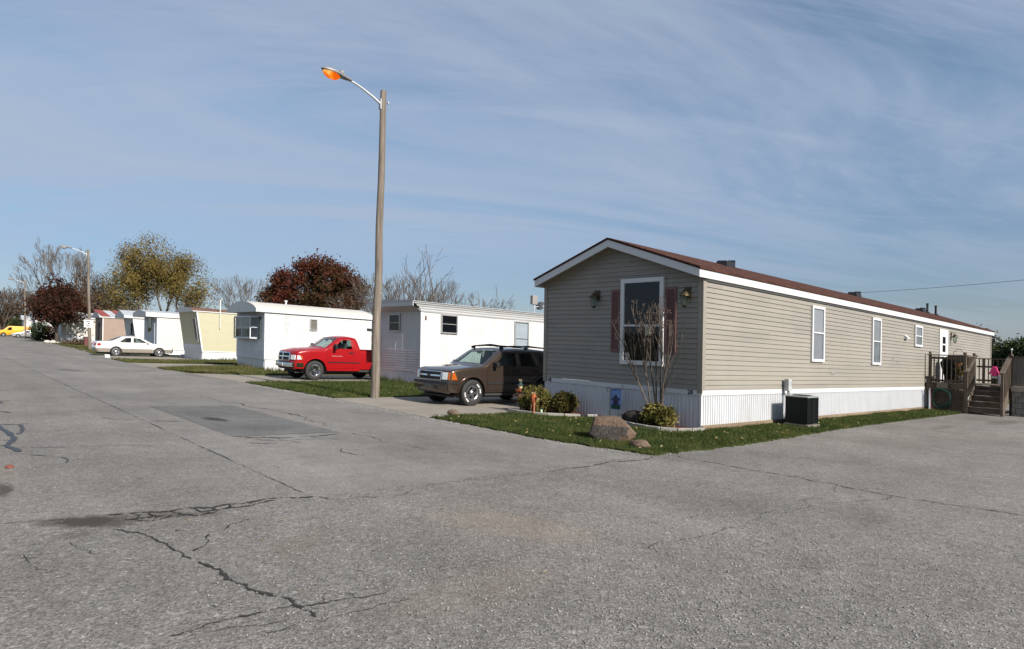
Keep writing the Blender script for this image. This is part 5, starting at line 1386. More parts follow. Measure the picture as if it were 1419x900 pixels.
# ------------------------------------------------------------------ street lamps
LAMPGLOW, nt_, b_, o_ = new_mat('sodium_lamp')
nt_.nodes.remove(b_)
em = nt_.nodes.new('ShaderNodeEmission')
nt_.links.new(ramp(nt_, noise(nt_, wpos(nt_, world=False), 4.5, 0), [(.38, (.80, .12, .006)), (.52, (1.0, .26, .02)), (.64, (1.0, .62, .18))]), em.inputs[0]); em.inputs[1].default_value = .72
nt_.links.new(em.outputs[0], o_.inputs['Surface'])
DULL = M('dull_lamp_lens', (.30, .30, .29), .25, var=.1)
HOOD = M('lamp_hood_grey', (.20, .20, .205), .5, .3, var=.15, vs=8)
ARMM = M('pale_lamp_arm', (.50, .51, .52), .45, .3, var=.08)
def street_lamp(label, loc, H, lean=(0, 0), lit=False, armlen=1.0, sign=False, rt=1.0):
    t = thing('street_lamp', label, 'street lamp', loc, group='street lamps along the street'); STIFF.add(t)
    mb = MB(); n = 14
    pts = [(lean[0] * (i / n) ** 1.0 * H / 9 + .012 * math.sin(i * 1.3), lean[1] * i / n + .01 * math.cos(i * 1.7), -.3 + (H + .3) * i / n) for i in range(n + 1)]
    mb.path(pts, [(.132 - .044 * i / n) * rt for i in range(n + 1)], 14)
    mb.build('pole', POLEWOOD, t, smooth=True, angle=50)
    tx = lean[0] * H / 9
    za = H - .37
    mb = MB()
    mb.path([(tx - .06, 0, za - .06), (tx - .35 * armlen, 0, za + .10), (tx - .70 * armlen, 0, za + .25), (tx - .95 * armlen, 0, za + .335), (tx - 1.08 * armlen, 0, za + .36), (tx - 1.2 * armlen, 0, za + .36)], [.042, .036, .032, .03, .03, .03], 10)
    mb.build('arm', ARMM, t, smooth=True)
    mb = MB(); mb.cbox((tx - .115, 0, za - .05), (.03, .12, .30)); mb.path([(tx - .13, 0, za + .05), (tx + .19, 0, za + .05)], .014, 6); mb.path([(tx - .13, 0, za - .14), (tx + .17, 0, za - .14)], .014, 6); mb.cbox((tx + .15, 0, za + .06), (.03, .07, .07)); mb.build('bracket', GALV, t)
    # cobra head: lofted along a slightly rising axis
    hx, hz = tx - 1.05 * armlen, za + .365
    prof = [(0, .045, .05), (.10, .07, .07), (.24, .10, .09), (.40, .145, .115), (.58, .165, .125), (.74, .145, .11), (.86, .09, .075), (.93, .02, .02)]
    mb = MB(); b = len(mb.v); N = 16
    for (s, wy, hh) in prof:
        cx, cz = hx - s, hz + s * .10
        for k in range(N):
            a = 2 * PI * k / N; zz = math.sin(a) * hh; zz = zz if zz > 0 else zz * .45
            mb.v.append((cx, wy * math.cos(a), cz + zz))
    for i in range(len(prof) - 1):
        for k in range(N): mb.f.append([i * N + k, i * N + (k + 1) % N, (i + 1) * N + (k + 1) % N, (i + 1) * N + k]); mb.m.append(0)
    mb.f.append(list(range(N))[::-1]); mb.m.append(0)
    mb.cbox((hx - .3, 0, hz + .17), (.1, .07, .06))
    head = mb.build('lamp_head', HOOD, t, smooth=True, angle=60)
    mb = MB(); R = []
    for j in range(6):
        f = j / 5 * PI / 2
        for k in range(N):
            a = 2 * PI * k / N; x = hx - .62 + .25 * math.cos(f) * math.cos(a) * 1.02
            mb.v.append((x, .148 * math.cos(f) * math.sin(a), hz + (hx - x) * .10 - .03 - .155 * math.sin(f)))
    for j in range(5):
        for k in range(N): mb.f.append([j * N + k, j * N + (k + 1) % N, (j + 1) * N + (k + 1) % N, (j + 1) * N + k]); mb.m.append(0)
    mb.build('lens', LAMPGLOW if lit else DULL, head, smooth=True)
    return t
street_lamp('tall weathered wooden pole with a lit orange street lamp near the red pickup', (9.72, 16.82, 0), 9.15, (.15, 0), True, 1.0)
street_lamp('wooden lamp pole with an unlit lamp and a white sign by the white sedan', (10.15, 66.4, 0), 8.75, (-.25, .0), False, 1.1)
street_lamp('distant wooden lamp pole standing before the clipped shrubs and yellow van', (10.75, 126.5, .35), 8.9, (-.25, 0), False, 1.1)
street_lamp('farthest lamp pole cut by the left edge of the picture', (10.3, 178, .4), 9.0, (0, 0), False, 1.1)
sg_ = thing('pole_sign', 'small white sign fixed to the second lamp pole above the grass', 'sign', (9.98, 66.24, 2.0)); STIFF.add(sg_)
mb = MB(); mb.box(-.32, .32, -.02, .0, -.05, .62); mb.build('sign_board', TRIMW, sg_)
mb = MB()
for (x0, x1, z0, z1) in ((-.18, .16, .44, .5), (-.06, .10, .27, .36), (-.16, .2, .06, .11), (-.12, .12, .15, .19)): mb.box(x0, x1, -.026, -.021, z0, z1)
mb.build('sign_lettering', DARKMETAL, sg_)

# ------------------------------------------------------------------ trees
def branch_tree(mb, p, d, L, r, depth, spread=.5, up=.12, kids=(2, 3), tips=None, taper=.72, nseg=3, wob=.16, rnd=random, lenf=(.62, .86), thin=.004):
    pts = [Vector(p)]; rr = [r]; dd = Vector(d).normalized()
    for i in range(nseg):
        dd = (dd + Vector((rnd.uniform(-wob, wob), rnd.uniform(-wob, wob), rnd.uniform(-wob, wob) + up * .3))).normalized()
        pts.append(pts[-1] + dd * L / nseg); rr.append(max(thin, r * (1 - (1 - taper) * (i + 1) / nseg)))
    mb.path(pts, rr, 7 if r > .08 else (5 if r > .03 else 3), caps=False)
    if tips is not None and depth <= 2: tips.extend(pts[1:])
    if depth == 0: return
    n = rnd.randint(*kids)
    for k in range(n):
        a = rnd.uniform(0, 2 * PI)
        s = dd.cross(Vector((0, 0, 1)));
        if s.length < .1: s = Vector((1, 0, 0))
        s.normalize(); u = s.cross(dd)
        sp = spread * rnd.uniform(.55, 1.3)
        nd_ = (dd * math.cos(sp) + (s * math.cos(a) + u * math.sin(a)) * math.sin(sp)); nd_ = (nd_ + Vector((0, 0, up))).normalized()
        q = pts[-1] if k == 0 or rnd.random() < .45 else pts[rnd.randint(max(1, nseg - 2), nseg)]
        branch_tree(mb, q, nd_, L * rnd.uniform(*lenf), max(thin, rr[-1] * (.85 if k == 0 else rnd.uniform(.5, .78))), depth - 1, spread, up, kids, tips, taper, nseg, wob, rnd, lenf, thin)
def leaf_cloud(name, P, n, size, mat, parent, spread, squash=1.0, rng=RNG, ellip=None):
    P = np.array([tuple(p) for p in P]); idx = rng.integers(0, len(P), n)
    C = P[idx] + rng.normal(0, 1, (n, 3)) * np.array([spread, spread, spread * squash])
    a = rng.normal(0, 1, (n, 3)); a /= np.linalg.norm(a, axis=1)[:, None]
    b = np.cross(a, rng.normal(0, 1, (n, 3))); b /= np.linalg.norm(b, axis=1)[:, None]
    s = (size * rng.uniform(.55, 1.3, n))[:, None]
    v = np.stack([C - a * s, C - b * s * .55, C + a * s, C + b * s * .55], 1)
    return np_mesh(name, v.reshape(-1, 3), np.arange(n * 4).reshape(n, 4), mat, parent)
MAPLE = leaf_mat('dark_red_leaves', [(.026, .030, .010), (.055, .034, .014), (.085, .022, .013), (.125, .030, .017)], .22, .25)
MAPLE2 = leaf_mat('deep_red_leaves', [(.014, .020, .008), (.034, .018, .009), (.062, .018, .011), (.050, .028, .012)], .5, .25)
OLIVE = leaf_mat('yellow_olive_leaves', [(.060, .050, .018), (.125, .098, .028), (.21, .152, .042), (.27, .200, .065)], .35, .3)
RUSTL = leaf_mat('russet_leaves', [(.045, .030, .018), (.085, .052, .028), (.125, .075, .040)], .3, .25)
EVERG = leaf_mat('evergreen_leaves', [(.012, .022, .008), (.024, .040, .012), (.045, .060, .018)], .8, .15)

# round red maple behind the short white trailer
def lobed_points(lobes, n, rng=RNG, shell=.55):
    out = []
    for (cx, cy, cz, rx, ry, rz) in lobes:
        k = int(n * rx * ry * rz / sum(l[3] * l[4] * l[5] for l in lobes)) + 1
        d = rng.normal(0, 1, (k, 3)); d /= np.linalg.norm(d, axis=1)[:, None]
        r = rng.uniform(shell ** 3, 1, k) ** (1 / 3)
        out.append(np.array([cx, cy, cz]) + d * r[:, None] * np.array([rx, ry, rz]))
    return np.concatenate(out)
def crown_tree(name, label, loc, trunk_h, r0, lobes, nclump, nleaf, lsize, leafm, cl_spread, bark=BARKD, limbs=14, seed=1, group=None, twigs=0):
    t = thing(name, label, 'tree', loc, group=group); STIFF.add(t)
    rr = random.Random(seed); rng = np.random.default_rng(seed)
    P = lobed_points(lobes, nclump, rng)
    mb = MB(); top = max(l[2] for l in lobes)
    mb.path([(0, 0, -.3), (.05, .03, trunk_h * .5), (.0, .06, trunk_h), (.1, 0, trunk_h + (top - trunk_h) * .6)], [r0 * 1.25, r0, r0 * .85, r0 * .35], 9)
    for i in range(limbs):
        q = P[rr.randrange(len(P))]; z0 = trunk_h * rr.uniform(.75, 1.15)
        m = Vector((q[0] * .45, q[1] * .45, z0 + (q[2] - z0) * .55 + .2))
        mb.path([(0, 0, z0), m, Vector(q)], [r0 * .45, r0 * .25, .015], 5, caps=False)
        for k in range(4 + twigs):
            q2 = Vector(q) + Vector((rr.uniform(-1, 1), rr.uniform(-1, 1), rr.uniform(-.5, 1))) * cl_spread * 2.2
            mb.path([m.lerp(Vector(q), rr.uniform(.3, .9)), q2], [.03, .008], 3, caps=False)
    mb.build('trunk', bark, t, smooth=True)
    leaf_cloud('crown', P, nleaf, lsize, leafm, t, cl_spread, .9, rng)
    return t
crown_tree('maple_tree', 'round red and green maple rising behind the short white trailer', (27.5, 58.5, 0), 2.6, .28,
           [(0, 0, 5.6, 4.6, 4.2, 4.1), (-2.6, 1.2, 4.6, 2.5, 2.5, 2.8), (2.6, -1.2, 4.7, 2.6, 2.5, 3.1), (.8, .6, 7.6, 2.6, 2.6, 2.0)], 340, 42000, .125, MAPLE, .34, limbs=40, seed=3, twigs=4)
crown_tree('maple_tree', 'small dark red maple on the grass in front of the cream trailer', (11.75, 101, 0), 1.9, .2,
           [(0, 0, 5.0, 3.0, 3.0, 2.3), (.2, 0, 7.0, 1.4, 1.4, 1.9), (-1.2, -.8, 4.0, 1.9, 1.9, 1.3), (1.7, .6, 3.9, 1.9, 1.9, 1.2)], 240, 9500, .15, MAPLE2, .36, limbs=30, seed=8)
def two_stem(name, label, loc, lobes, nc, nl, size, mat, spread, seed):
    t = thing(name, label, 'tree', loc); STIFF.add(t)
    rr = random.Random(seed); rng = np.random.default_rng(seed); tips = []
    mb = MB()
    for (dx, dy, ax) in ((-.8, .3, -.22), (1.6, -.6, .25), (.2, .4, .02)):
        branch_tree(mb, (dx, dy, -.2), (ax, -ax * .6, 1), 4.0, .26, 5, .42, .16, (2, 3), tips, .7, 3, .1, rr, (.62, .85), .012)
    mb.build('trunk', BARK, t, smooth=True)
    P = lobed_points(lobes, nc, rng, .35)
    P = np.concatenate([P, np.array([tuple(q) for q in tips])[::3]])
    leaf_cloud('crown', P, nl, size, mat, t, spread, 1.1, rng)
    return t
two_stem('autumn_tree', 'large loose yellow olive tree behind the gabled and taupe trailers', (22.6, 97, 0),
         [(-2.4, 1.8, 9.0, 3.2, 3.2, 5.0), (-.6, .4, 12.2, 2.3, 2.3, 2.9), (2.9, -2.4, 8.6, 2.7, 2.7, 3.9), (4.8, -3.6, 7.2, 1.7, 1.7, 2.4), (-3.8, 2.6, 6.4, 2.6, 2.6, 3.4)], 420, 42000, .115, OLIVE, .46, 21)
# bare trees: three grown models, copied with their own turn and size
def bare_tree(name, label, loc, L, r, depth, spread, up, seed, bark=BARK, stems=1, kids=(2, 3), group=None, wob=.16, lean=0, thin=.006, lenf=(.62, .86)):
    t = thing(name, label, 'tree', loc, group=group); STIFF.add(t)
    rr = random.Random(seed); mb = MB()
    mb2 = MB()
    for k in range(stems):
        a = 2 * PI * k / max(1, stems) + rr.uniform(0, 1); sp = (.35 if stems > 1 else 0)
        base = Vector((.25 * math.cos(a) * (stems > 1), .25 * math.sin(a) * (stems > 1), -.2))
        d = Vector((sp * math.cos(a) + lean, sp * math.sin(a), 1)).normalized()
        end = base + d * L
        mb2.path([base, base.lerp(end, .5) + Vector((rr.uniform(-.08, .08), 0, 0)), end], [r * 1.2, r, r * .85], 8)
        for j in range(3 if stems == 1 else 2):
            a2 = rr.uniform(0, 2 * PI)
            dd = (d + Vector((math.cos(a2), math.sin(a2), 0)) * spread * 1.1).normalized()
            branch_tree(mb, end, dd, L * .95, r * .65, depth - 1, spread, up, kids, None, .7, 3, wob, rr, lenf, thin)
    mb2.build('trunk', bark, t, smooth=True)
    mb.build('crown', bark, t)
    return t
bare_tree('bare_tree', 'wide bare grey tree standing over the small dark red maple', (15.6, 128, 0), 3.75, .38, 7, .37, .15, 5, stems=3, kids=(2, 3), thin=.018)
bare_tree('dead_tree', 'dead looking forked tree with few branches behind the metal trailer', (30.0, 44.5, 0), 2.2, .20, 5, .44, .12, 27, bark=TWIG, stems=1, kids=(2, 2), wob=.24, thin=.014, lenf=(.7, .95))
S1 = bare_tree('bare_tree', 'low bare grey tree just right of the lit lamp pole', (30.4, 48.5, 0), 2.0, .13, 6, .42, .12, 31, bark=TWIG, stems=4, kids=(2, 3), thin=.010, group='bare thicket trees behind the metal trailer')
S2 = bare_tree('bare_tree', 'rounded bare tree at the right end of the thicket behind the metal trailer', (38.3, 48.0, 0), 1.85, .13, 6, .46, .10, 44, bark=TWIG, stems=4, kids=(2, 3), thin=.010, group='bare thicket trees behind the metal trailer')
def again(src, loc, rz, s, label, group=None):
    c = copy_tree(src); c.location = loc; c.rotation_euler = (0, 0, rz); c.scale = (s, s, s); c['label'] = label; STIFF.add(c)
    if group: c['group'] = group
    return c
again(S2, (28.3, 49.5, 0), 1.0, .95, 'bare tree half hidden behind the lit lamp pole')
again(S1, (33.2, 50.0, 0), 2.1, 1.0, 'bare tree directly behind the dead looking forked tree')
again(S2, (35.0, 52.0, 0), 3.3, .92, 'bare tree between the forked tree and the right end of the thicket')
g_ = 'bare trees beyond the yellow trailer'
again(S1, (30.0, 83, 0), .4, 1.2, 'grey bare tree above the yellow trailer roof, left of its neighbour', g_); again(S2, (33.3, 82, 0), 1.7, 1.25, 'grey bare tree beside the rounded roof of the short white trailer', g_); again(S1, (36.0, 86, 0), 3.0, 1.05, 'smallest grey bare tree behind the short white trailer', g_)
crown_tree('russet_tree', 'thin russet brown tree behind the second lamp pole', (19.2, 122, 0), 3, .25, [(0, 0, 7.0, 3.6, 3.6, 4.4), (-2.4, 1.2, 5.4, 2.6, 2.6, 3.0), (2.6, -1.4, 5.6, 2.8, 2.8, 3.4)], 220, 5200, .16, RUSTL, .55, limbs=40, seed=13, twigs=6)
g_ = 'trees along the far end of the street'
S3 = bare_tree('bare_tree', 'bare brown tree behind the yellow van', (12.0, 190, 0), 2.9, .25, 6, .42, .12, 61, bark=BARKD, stems=3, kids=(2, 3), thin=.03, group=g_)
again(S3, (16.5, 200, 0), 1.2, 1.05, 'bare brown tree behind the third lamp pole', g_); again(S3, (20.5, 196, 0), 2.6, .95, 'bare brown tree at the left of the wide grey tree', g_); again(S3, (8.0, 210, 0), 4.0, 1.1, 'leftmost bare brown tree at the end of the street', g_)
again(S3, (24.0, 175, 0), 5.0, 1.0, 'bare brown tree low behind the wide grey tree', g_)
for i, (x, y, s, lb) in enumerate(((17.0, 165, 1.0, 'dark evergreen behind the third lamp pole'), (14.2, 172, .8, 'smaller dark evergreen behind the yellow van'))):
    crown_tree('evergreen_tree', lb, (x, y, 0), 1, .2, [(0, 0, 2.6 * s, 2.4, 2.4, 2.4 * s), (.5, .4, 4.2 * s, 1.5, 1.5, 1.8 * s)], 90, 2600, .2, EVERG, .4, seed=70 + i)
crown_tree('russet_tree', 'russet brown tree between the small maple and the second lamp pole', (23.0, 150, 0), 2.5, .25, [(0, 0, 6.0, 4.4, 4.4, 4.6), (4.5, -3, 4.5, 3.4, 3.4, 3.6)], 180, 4600, .2, RUSTL, .7, limbs=40, seed=15, twigs=6)
crown_tree('russet_tree', 'low russet tree to the left of the small dark red maple', (18.0, 150, 0), 1.5, .25, [(0, 0, 4.5, 3.0, 3.0, 3.4), (-2, 1, 3.4, 2.4, 2.4, 2.6)], 110, 3200, .2, RUSTL, .6, limbs=30, seed=17, twigs=5)
for i, (x, y, s, lb) in enumerate(((11.5, 205, 1.0, 'dull brown leafy tree at the left edge beyond the yellow van'), (17.5, 190, .9, 'dull brown leafy tree between the yellow van and the small dark red maple'))):
    crown_tree('russet_tree', lb, (x, y, 0), 2.0, .25, [(0, 0, 5.5 * s, 4.5 * s, 4.5 * s, 5.0 * s), (4.0, -3, 4.0 * s, 3.6, 3.6, 3.8 * s)], 150, 4200, .24, RUSTL, .7, limbs=40, seed=111 + i, twigs=6)
# clipped shrubs before the far white trailer
for (x, y, h, m, lb) in ((10.95, 112.0, 2.9, EVERG, 'rounded green clipped shrub beside the street before the far white trailer'), (12.2, 112.6, 2.4, MAPLE2, 'dark reddish clipped shrub between the green shrub and the small maple')):
    t = thing('clipped_shrub', lb, 'shrub', (x, y, 0), group='clipped shrubs'); STIFF.add(t)
    rng = np.random.default_rng(int(x * 10)); P = lobed_points([(0, 0, h * .42, .95, .95, h * .5)], 130, rng, .6); P = P[P[:, 2] > .1]
    leaf_cloud('foliage', P, 2600, .10, m, t, .16, 1, rng)
    mb = MB(); [mb.path([(0, 0, -.1), tuple(P[k])], [.04, .01], 4) for k in range(0, len(P), 6)]; mb.build('stem', BARKD, t)
# dark hedge trees at the far right behind the deck
for i, (x, y, lb, lobes) in enumerate(((66, 10.4, 'dark evergreen at the right edge behind the deck', [(0, 0, 2.3, 2.3, 2.3, 1.9), (1.4, 1.4, 2.9, 1.5, 1.5, 1.2)]), (69, 14.2, 'low dark shrub tree left of the right edge evergreen behind the deck', [(0, 0, 1.9, 2.0, 2.0, 1.7)]), (62, 6.5, 'dark evergreen cut by the right edge of the picture', [(0, 0, 2.4, 2.2, 2.2, 2.0)]))):
    crown_tree('evergreen_tree', lb, (x, y, 0), .8, .2, lobes, 110, 5200, .15, EVERG, .34, seed=90 + i, twigs=3)
crown_tree('russet_tree', 'small russet tree beyond the far end of the tan home', (72, 14.9, 0), 1.4, .15, [(0, 0, 3.2, 1.2, 1.2, 2.4)], 60, 1500, .14, RUSTL, .35, seed=97, twigs=3)

# power line across the right of the sky, between two hidden poles
def sag(a, b, s, n=24):
    a, b = Vector(a), Vector(b); return [a.lerp(b, i / n) - Vector((0, 0, s * 4 * (i / n) * (1 - i / n))) for i in range(n + 1)]
mb = MB(); mb.path(sag((104, 72, 11.2), (86.5, 36.5, 9.55), .6)[:-1] + sag((86.5, 36.5, 9.55), (69.0, 1.0, 8.9), .35)[:-1] + sag((69.0, 1.0, 8.9), (52, -34, 8.6), .5), .018, 4); pl = tag(mb.build('power_line', BLACKP), 'thin dark overhead power line crossing the sky behind the tan home', 'cable')
STIFF.add(pl)
# ------------------------------------------------------------------ front bed of the tan home
def rock(name, label, loc, size, mats, seed, flat=.0, sub=3, cuts=(), rot=0, rough=.16, cat='rock', facet=None, group=None):
    import bmesh
    rr = random.Random(seed)
    bm = bmesh.new(); bmesh.ops.create_icosphere(bm, subdivisions=sub, radius=1)
    ks = [(Vector((rr.uniform(-1, 1), rr.uniform(-1, 1), rr.uniform(-1, 1))) * f, rr.uniform(0, 6), a) for f, a in ((1.6, .5), (2.2, .4), (3.4, .3), (5, .22), (8, .14), (13, .08))]
    for v in bm.verts:
        p = v.co.copy(); d = sum(a * math.sin(k.dot(p) * 2 + ph) for k, ph, a in ks)
        v.co = p * (1 + rough * d)
        for (n, o) in cuts:
            n = Vector(n).normalized(); e = v.co.dot(n) - o
            if e > 0: v.co -= n * e * .93
        v.co = Vector((v.co.x * size[0] / 2, v.co.y * size[1] / 2, v.co.z * size[2] / 2))
    R = Matrix.Rotation(rot, 4, 'Z'); bmesh.ops.transform(bm, matrix=R, verts=bm.verts)
    zm = min(v.co.z for v in bm.verts)
    for v in bm.verts: v.co.z -= zm * .72
    me = bpy.data.meshes.new(name)
    if facet:
        n = Vector(facet).normalized()
        for f in bm.faces: f.normal_update(); f.material_index = 1 if f.normal.dot(n) > .90 and f.calc_center_median().y < size[1] * .16 and f.calc_center_median().z < size[2] * .56 else 0
    for f in bm.faces: f.smooth = True
    bm.to_mesh(me); bm.free()
    for m in mats: me.materials.append(m)
    me.set_sharp_from_angle(angle=rad(28))
    o = bpy.data.objects.new(name, me); COL.objects.link(o); o.location = loc
    return tag(o, label, cat, group)
def rockmat(name, lo, hi, dark):
    m, nt, b, out = new_mat(name); b.inputs['Roughness'].default_value = .95; b.inputs['Specular IOR Level'].default_value = .1
    v = wpos(nt, world=False)
    c = ramp(nt, noise(nt, v, 4, 8, .72), [(.3, lo), (.7, hi)])
    c = mix(nt, ramp(nt, noise(nt, v, 22, 5, .75), [(.45, 0), (.7, .7)]), c, dark)
    nt.links.new(c, b.inputs['Base Color']); bumpn(nt, b, noise(nt, v, 18, 8, .75), .9, .05); MATS[name] = m
    return m
R1 = rockmat('brown_sandstone', (.12, .082, .060), (.25, .175, .130), (.075, .055, .042))
R2 = rockmat('dark_broken_rock', (.035, .030, .028), (.085, .075, .07), (.17, .155, .14))
R3 = rockmat('dark_grey_rock', (.035, .028, .024), (.075, .062, .055), (.02, .017, .015))
rock('boulder', 'big brown boulder with a dark broken face on the grass by the street', (9.36, 7.62, -.04), (.74, .96, .60), [R1, R2], 4, sub=4, cuts=(((-.80, -.58, .10), .56), ((-.1, .1, 1), .74), ((.5, -.6, .6), .80), ((-.6, .8, .2), .76)), facet=(-.80, -.58, .10), rough=.15)
rock('rock', 'small flat brown stone lying in the grass in front of the boulder', (9.12, 6.74, .0), (.30, .40, .16), [R1], 9)
rock('rock', 'dark grey rock in the mulch bed between the flag and the shrub', (12.0, 9.02, .0), (.42, .64, .40), [R3], 14, sub=3)
rock('rock', 'little pale stone at the corner of the driveway and the street', (8.95, 11.93, .0), (.22, .34, .18), [R1], 21)
rock('rock', 'reddish lump lying on the asphalt at the left edge', (.66, 9.3, -.01), (.08, .14, .05), [M('brick_red', (.17, .05, .035), .8, var=.25, vs=20)], 25)
for i, (x, y, s, lb) in enumerate(((10.05, 94.2, .5, 'white rock on the grass before the clipped shrubs'), (10.35, 92.0, .45, 'pale rock nearest the street before the clipped shrubs'), (11.0, 92.6, .5, 'pale flat rock to the right of the white rock'))):
    rock('rock', lb, (x, y, .02), (s * 1.4, s, s * (.8, 1, .5)[i]), [CONCRETE], 30 + i, sub=2, group='pale rocks before the clipped shrubs')
# wheel stop blocks by the sedan
for (x, y, lb) in ((7.95, 46.1, 'white painted concrete block at the street end of the sedan driveway'), (13.55, 50.9, 'pale concrete block under the nose of the white sedan')):
    mb = MB(); mb.cbox((0, 0, .13), (.28, .24, .22)); o = mb.build('concrete_block', WHITE, bevel=.03); o.location = (x, y, 0); tag(o, lb, 'block')
# mulch beds with a pale edging
bed = MB(); bed.prism([(x, y, -.1) for x, y in ((12.6, 7.66), (11.8, 7.80), (11.62, 8.3), (11.72, 8.9), (11.95, 9.4), (12.5, 9.9))], (0, 0, .15)); bed.prism([(x, y, -.1) for x, y in ((12.52, 10.4), (11.75, 10.75), (11.25, 11.2), (11.1, 11.75), (11.1, 12.35), (12.52, 12.5))], (0, 0, .15))
tag(bed.build('mulch_bed', MULCH), kind='structure')
EDG = concrete('bed_edging', .26, (1, .95, .86))
def edging(pts, label):
    mb = MB()
    for a, b in zip(pts, pts[1:]): mb.beam((*a, .045), (*Vector(b).lerp(Vector(a), .03), .045), .085, .10)
    return tag(mb.build('bed_edging', EDG, bevel=.012), label, 'edging')
edging([(12.5, 7.56), (12.1, 7.62), (11.78, 7.76), (11.58, 8.05), (11.55, 8.35), (11.62, 8.75), (11.78, 9.15), (12.0, 9.5)], 'low pale concrete edging around the mulch bed at the house corner')
edging([(12.3, 10.42), (11.9, 10.6), (11.55, 10.85), (11.25, 11.15), (11.08, 11.5), (11.02, 11.9), (11.02, 12.3)], 'low pale concrete edging in front of the two shrubs by the driveway')
SHRUBL = leaf_mat('variegated_leaves', [(.030, .038, .010), (.075, .075, .018), (.20, .165, .045), (.36, .30, .11)], 2.0, .2)
SHRUBD = leaf_mat('dull_shrub_leaves', [(.022, .028, .008), (.055, .055, .014), (.13, .105, .030), (.21, .16, .06)], 2.0, .2)
def bush(label, loc, lobes, n, size, mat, seed):
    t = thing('bush', label, 'bush', loc); rng = np.random.default_rng(seed)
    P = lobed_points(lobes, 260, rng, .80); P = P[P[:, 2] > .05]
    leaf_cloud('foliage', P, n, size, mat, t, .035, 1, rng)
    Q = lobed_points([(a, b, c, d * .8, e * .8, f * .8) for a, b, c, d, e, f in lobes], 120, rng, .5); Q = Q[Q[:, 2] > .05]
    leaf_cloud('inner_foliage', Q, n // 3, size, mat, t, .05, 1, rng)
    mb = MB(); [mb.path([(P[k][0] * .2, P[k][1] * .2, 0), (P[k][0] * .6, P[k][1] * .6, P[k][2] * .6), tuple(P[k])], [.012, .008, .004], 4, caps=False) for k in range(0, len(P), 3)]
    mb.build('stem', BARKD, t)
    STIFF.add(t)
    return t
bush('yellow green variegated bush of two lobes under the bare shrub by the house corner', (11.98, 8.33, .04), [(0, .17, .25, .27, .24, .25), (-.02, -.15, .22, .26, .23, .23)], 2700, .033, SHRUBL, 51)
bush('larger dark yellow green bush next to the driveway', (11.62, 11.85, .04), [(0, .15, .32, .42, .40, .33), (-.05, -.15, .28, .36, .32, .30)], 3600, .034, SHRUBL, 52)
bush('round dull green bush against the white skirting, right of the larger bush', (11.95, 11.2, .04), [(0, 0, .27, .34, .31, .28)], 2600, .033, SHRUBD, 53)
# bare many stemmed shrub
t = thing('bare_shrub', 'tall bare many stemmed shrub in front of the dark front window', 'shrub', (12.0, 8.42, 0)); STIFF.add(t)
mb, seed_mb, rr = MB(), MB(), random.Random(77)
stems = [((-.02, .10), (-.08, .35), (-.10, .42), 2.05, .30), ((.02, .0), (-.05, .20), (-.08, .30), 2.3, .30), ((.03, -.06), (.0, -.12), (-.02, -.15), 2.35, .30), ((.0, -.12), (-.05, -.28), (-.06, -.42), 1.9, .30), ((-.05, .05), (-.12, .62), (-.10, 1.05), 1.8, .25), ((.05, .04), (-.02, .05), (.0, .10), 2.4, .30)]
for (b0_, m0, e0, H, sp) in stems:
    pts = [Vector((b0_[0], b0_[1], 0)), Vector(((b0_[0] + m0[0]) / 2, b0_[1] * .8 + m0[1] * .2, H * .25)), Vector((m0[0], m0[1] * .6, H * .5)), Vector((m0[0], m0[1], H * .72))]
    mb.path(pts, [.026, .022, .018, .014], 6)
    for k in range(7):
        q = pts[3].lerp(pts[2], rr.uniform(0, .75)); d = Vector((rr.uniform(-.25, .18), (e0[1] - m0[1]) * .8 + rr.uniform(-.42, .42), rr.uniform(.8, 1.15))).normalized()
        L = (3.0 - q.z) * rr.uniform(.45, .98)
        e = q + d * L; e.x = min(max(e.x, -.4), .42); m_ = q.lerp(e, .5) + Vector((rr.uniform(-.04, .04), rr.uniform(-.05, .05), .03))
        mb.path([q, m_, e], [.010, .0075, .004], 4, caps=False)
        for j in range(3):
            s = m_.lerp(e, rr.uniform(0, .9)); e2 = s + Vector((rr.uniform(-.08, .08), rr.uniform(-.14, .14), rr.uniform(.15, .34))); mb.path([s, e2], [.005, .0028], 3, caps=False)
            if rr.random() < .55 and e2.z > 2.2:
                for q_ in range(5): f = e2 + Vector((rr.uniform(-.03, .03), rr.uniform(-.03, .03), rr.uniform(-.03, .05))); seed_mb.cbox(f, (.012, .012, .024), rz=rr.uniform(0, 3))
for k in range(7):
    y = rr.uniform(-.75, -.35); mb.path([(.0, -.1, .55 + .05 * k), (-.02, y * .6, 1.0 + .1 * k), (-.03, y, 1.35 + .14 * k)], [.009, .006, .003], 4, caps=False)
mb.build('stem', TWIG, t, smooth=True); seed_mb.build('seed_head', M('dry_seed_heads', (.10, .068, .048), .9), t)
mb = MB(); mb.path([(-.06, .24, 2.45), (-.06, .24, 2.28)], .004, 4); mb.cbox((-.06, .24, 2.17), (.02, .16, .2)); mb.cbox((-.075, .24, 2.16), (.012, .10, .12)); sc_ = mb.build('hanging_ornament', M('pale_ornament', (.40, .36, .27), .6, var=.3, vs=30)); sc_.location = (12.0, 8.42, 0); tag(sc_, 'small pale ornament hanging in the bare shrub before the window', 'ornament'); STIFF.add(sc_)
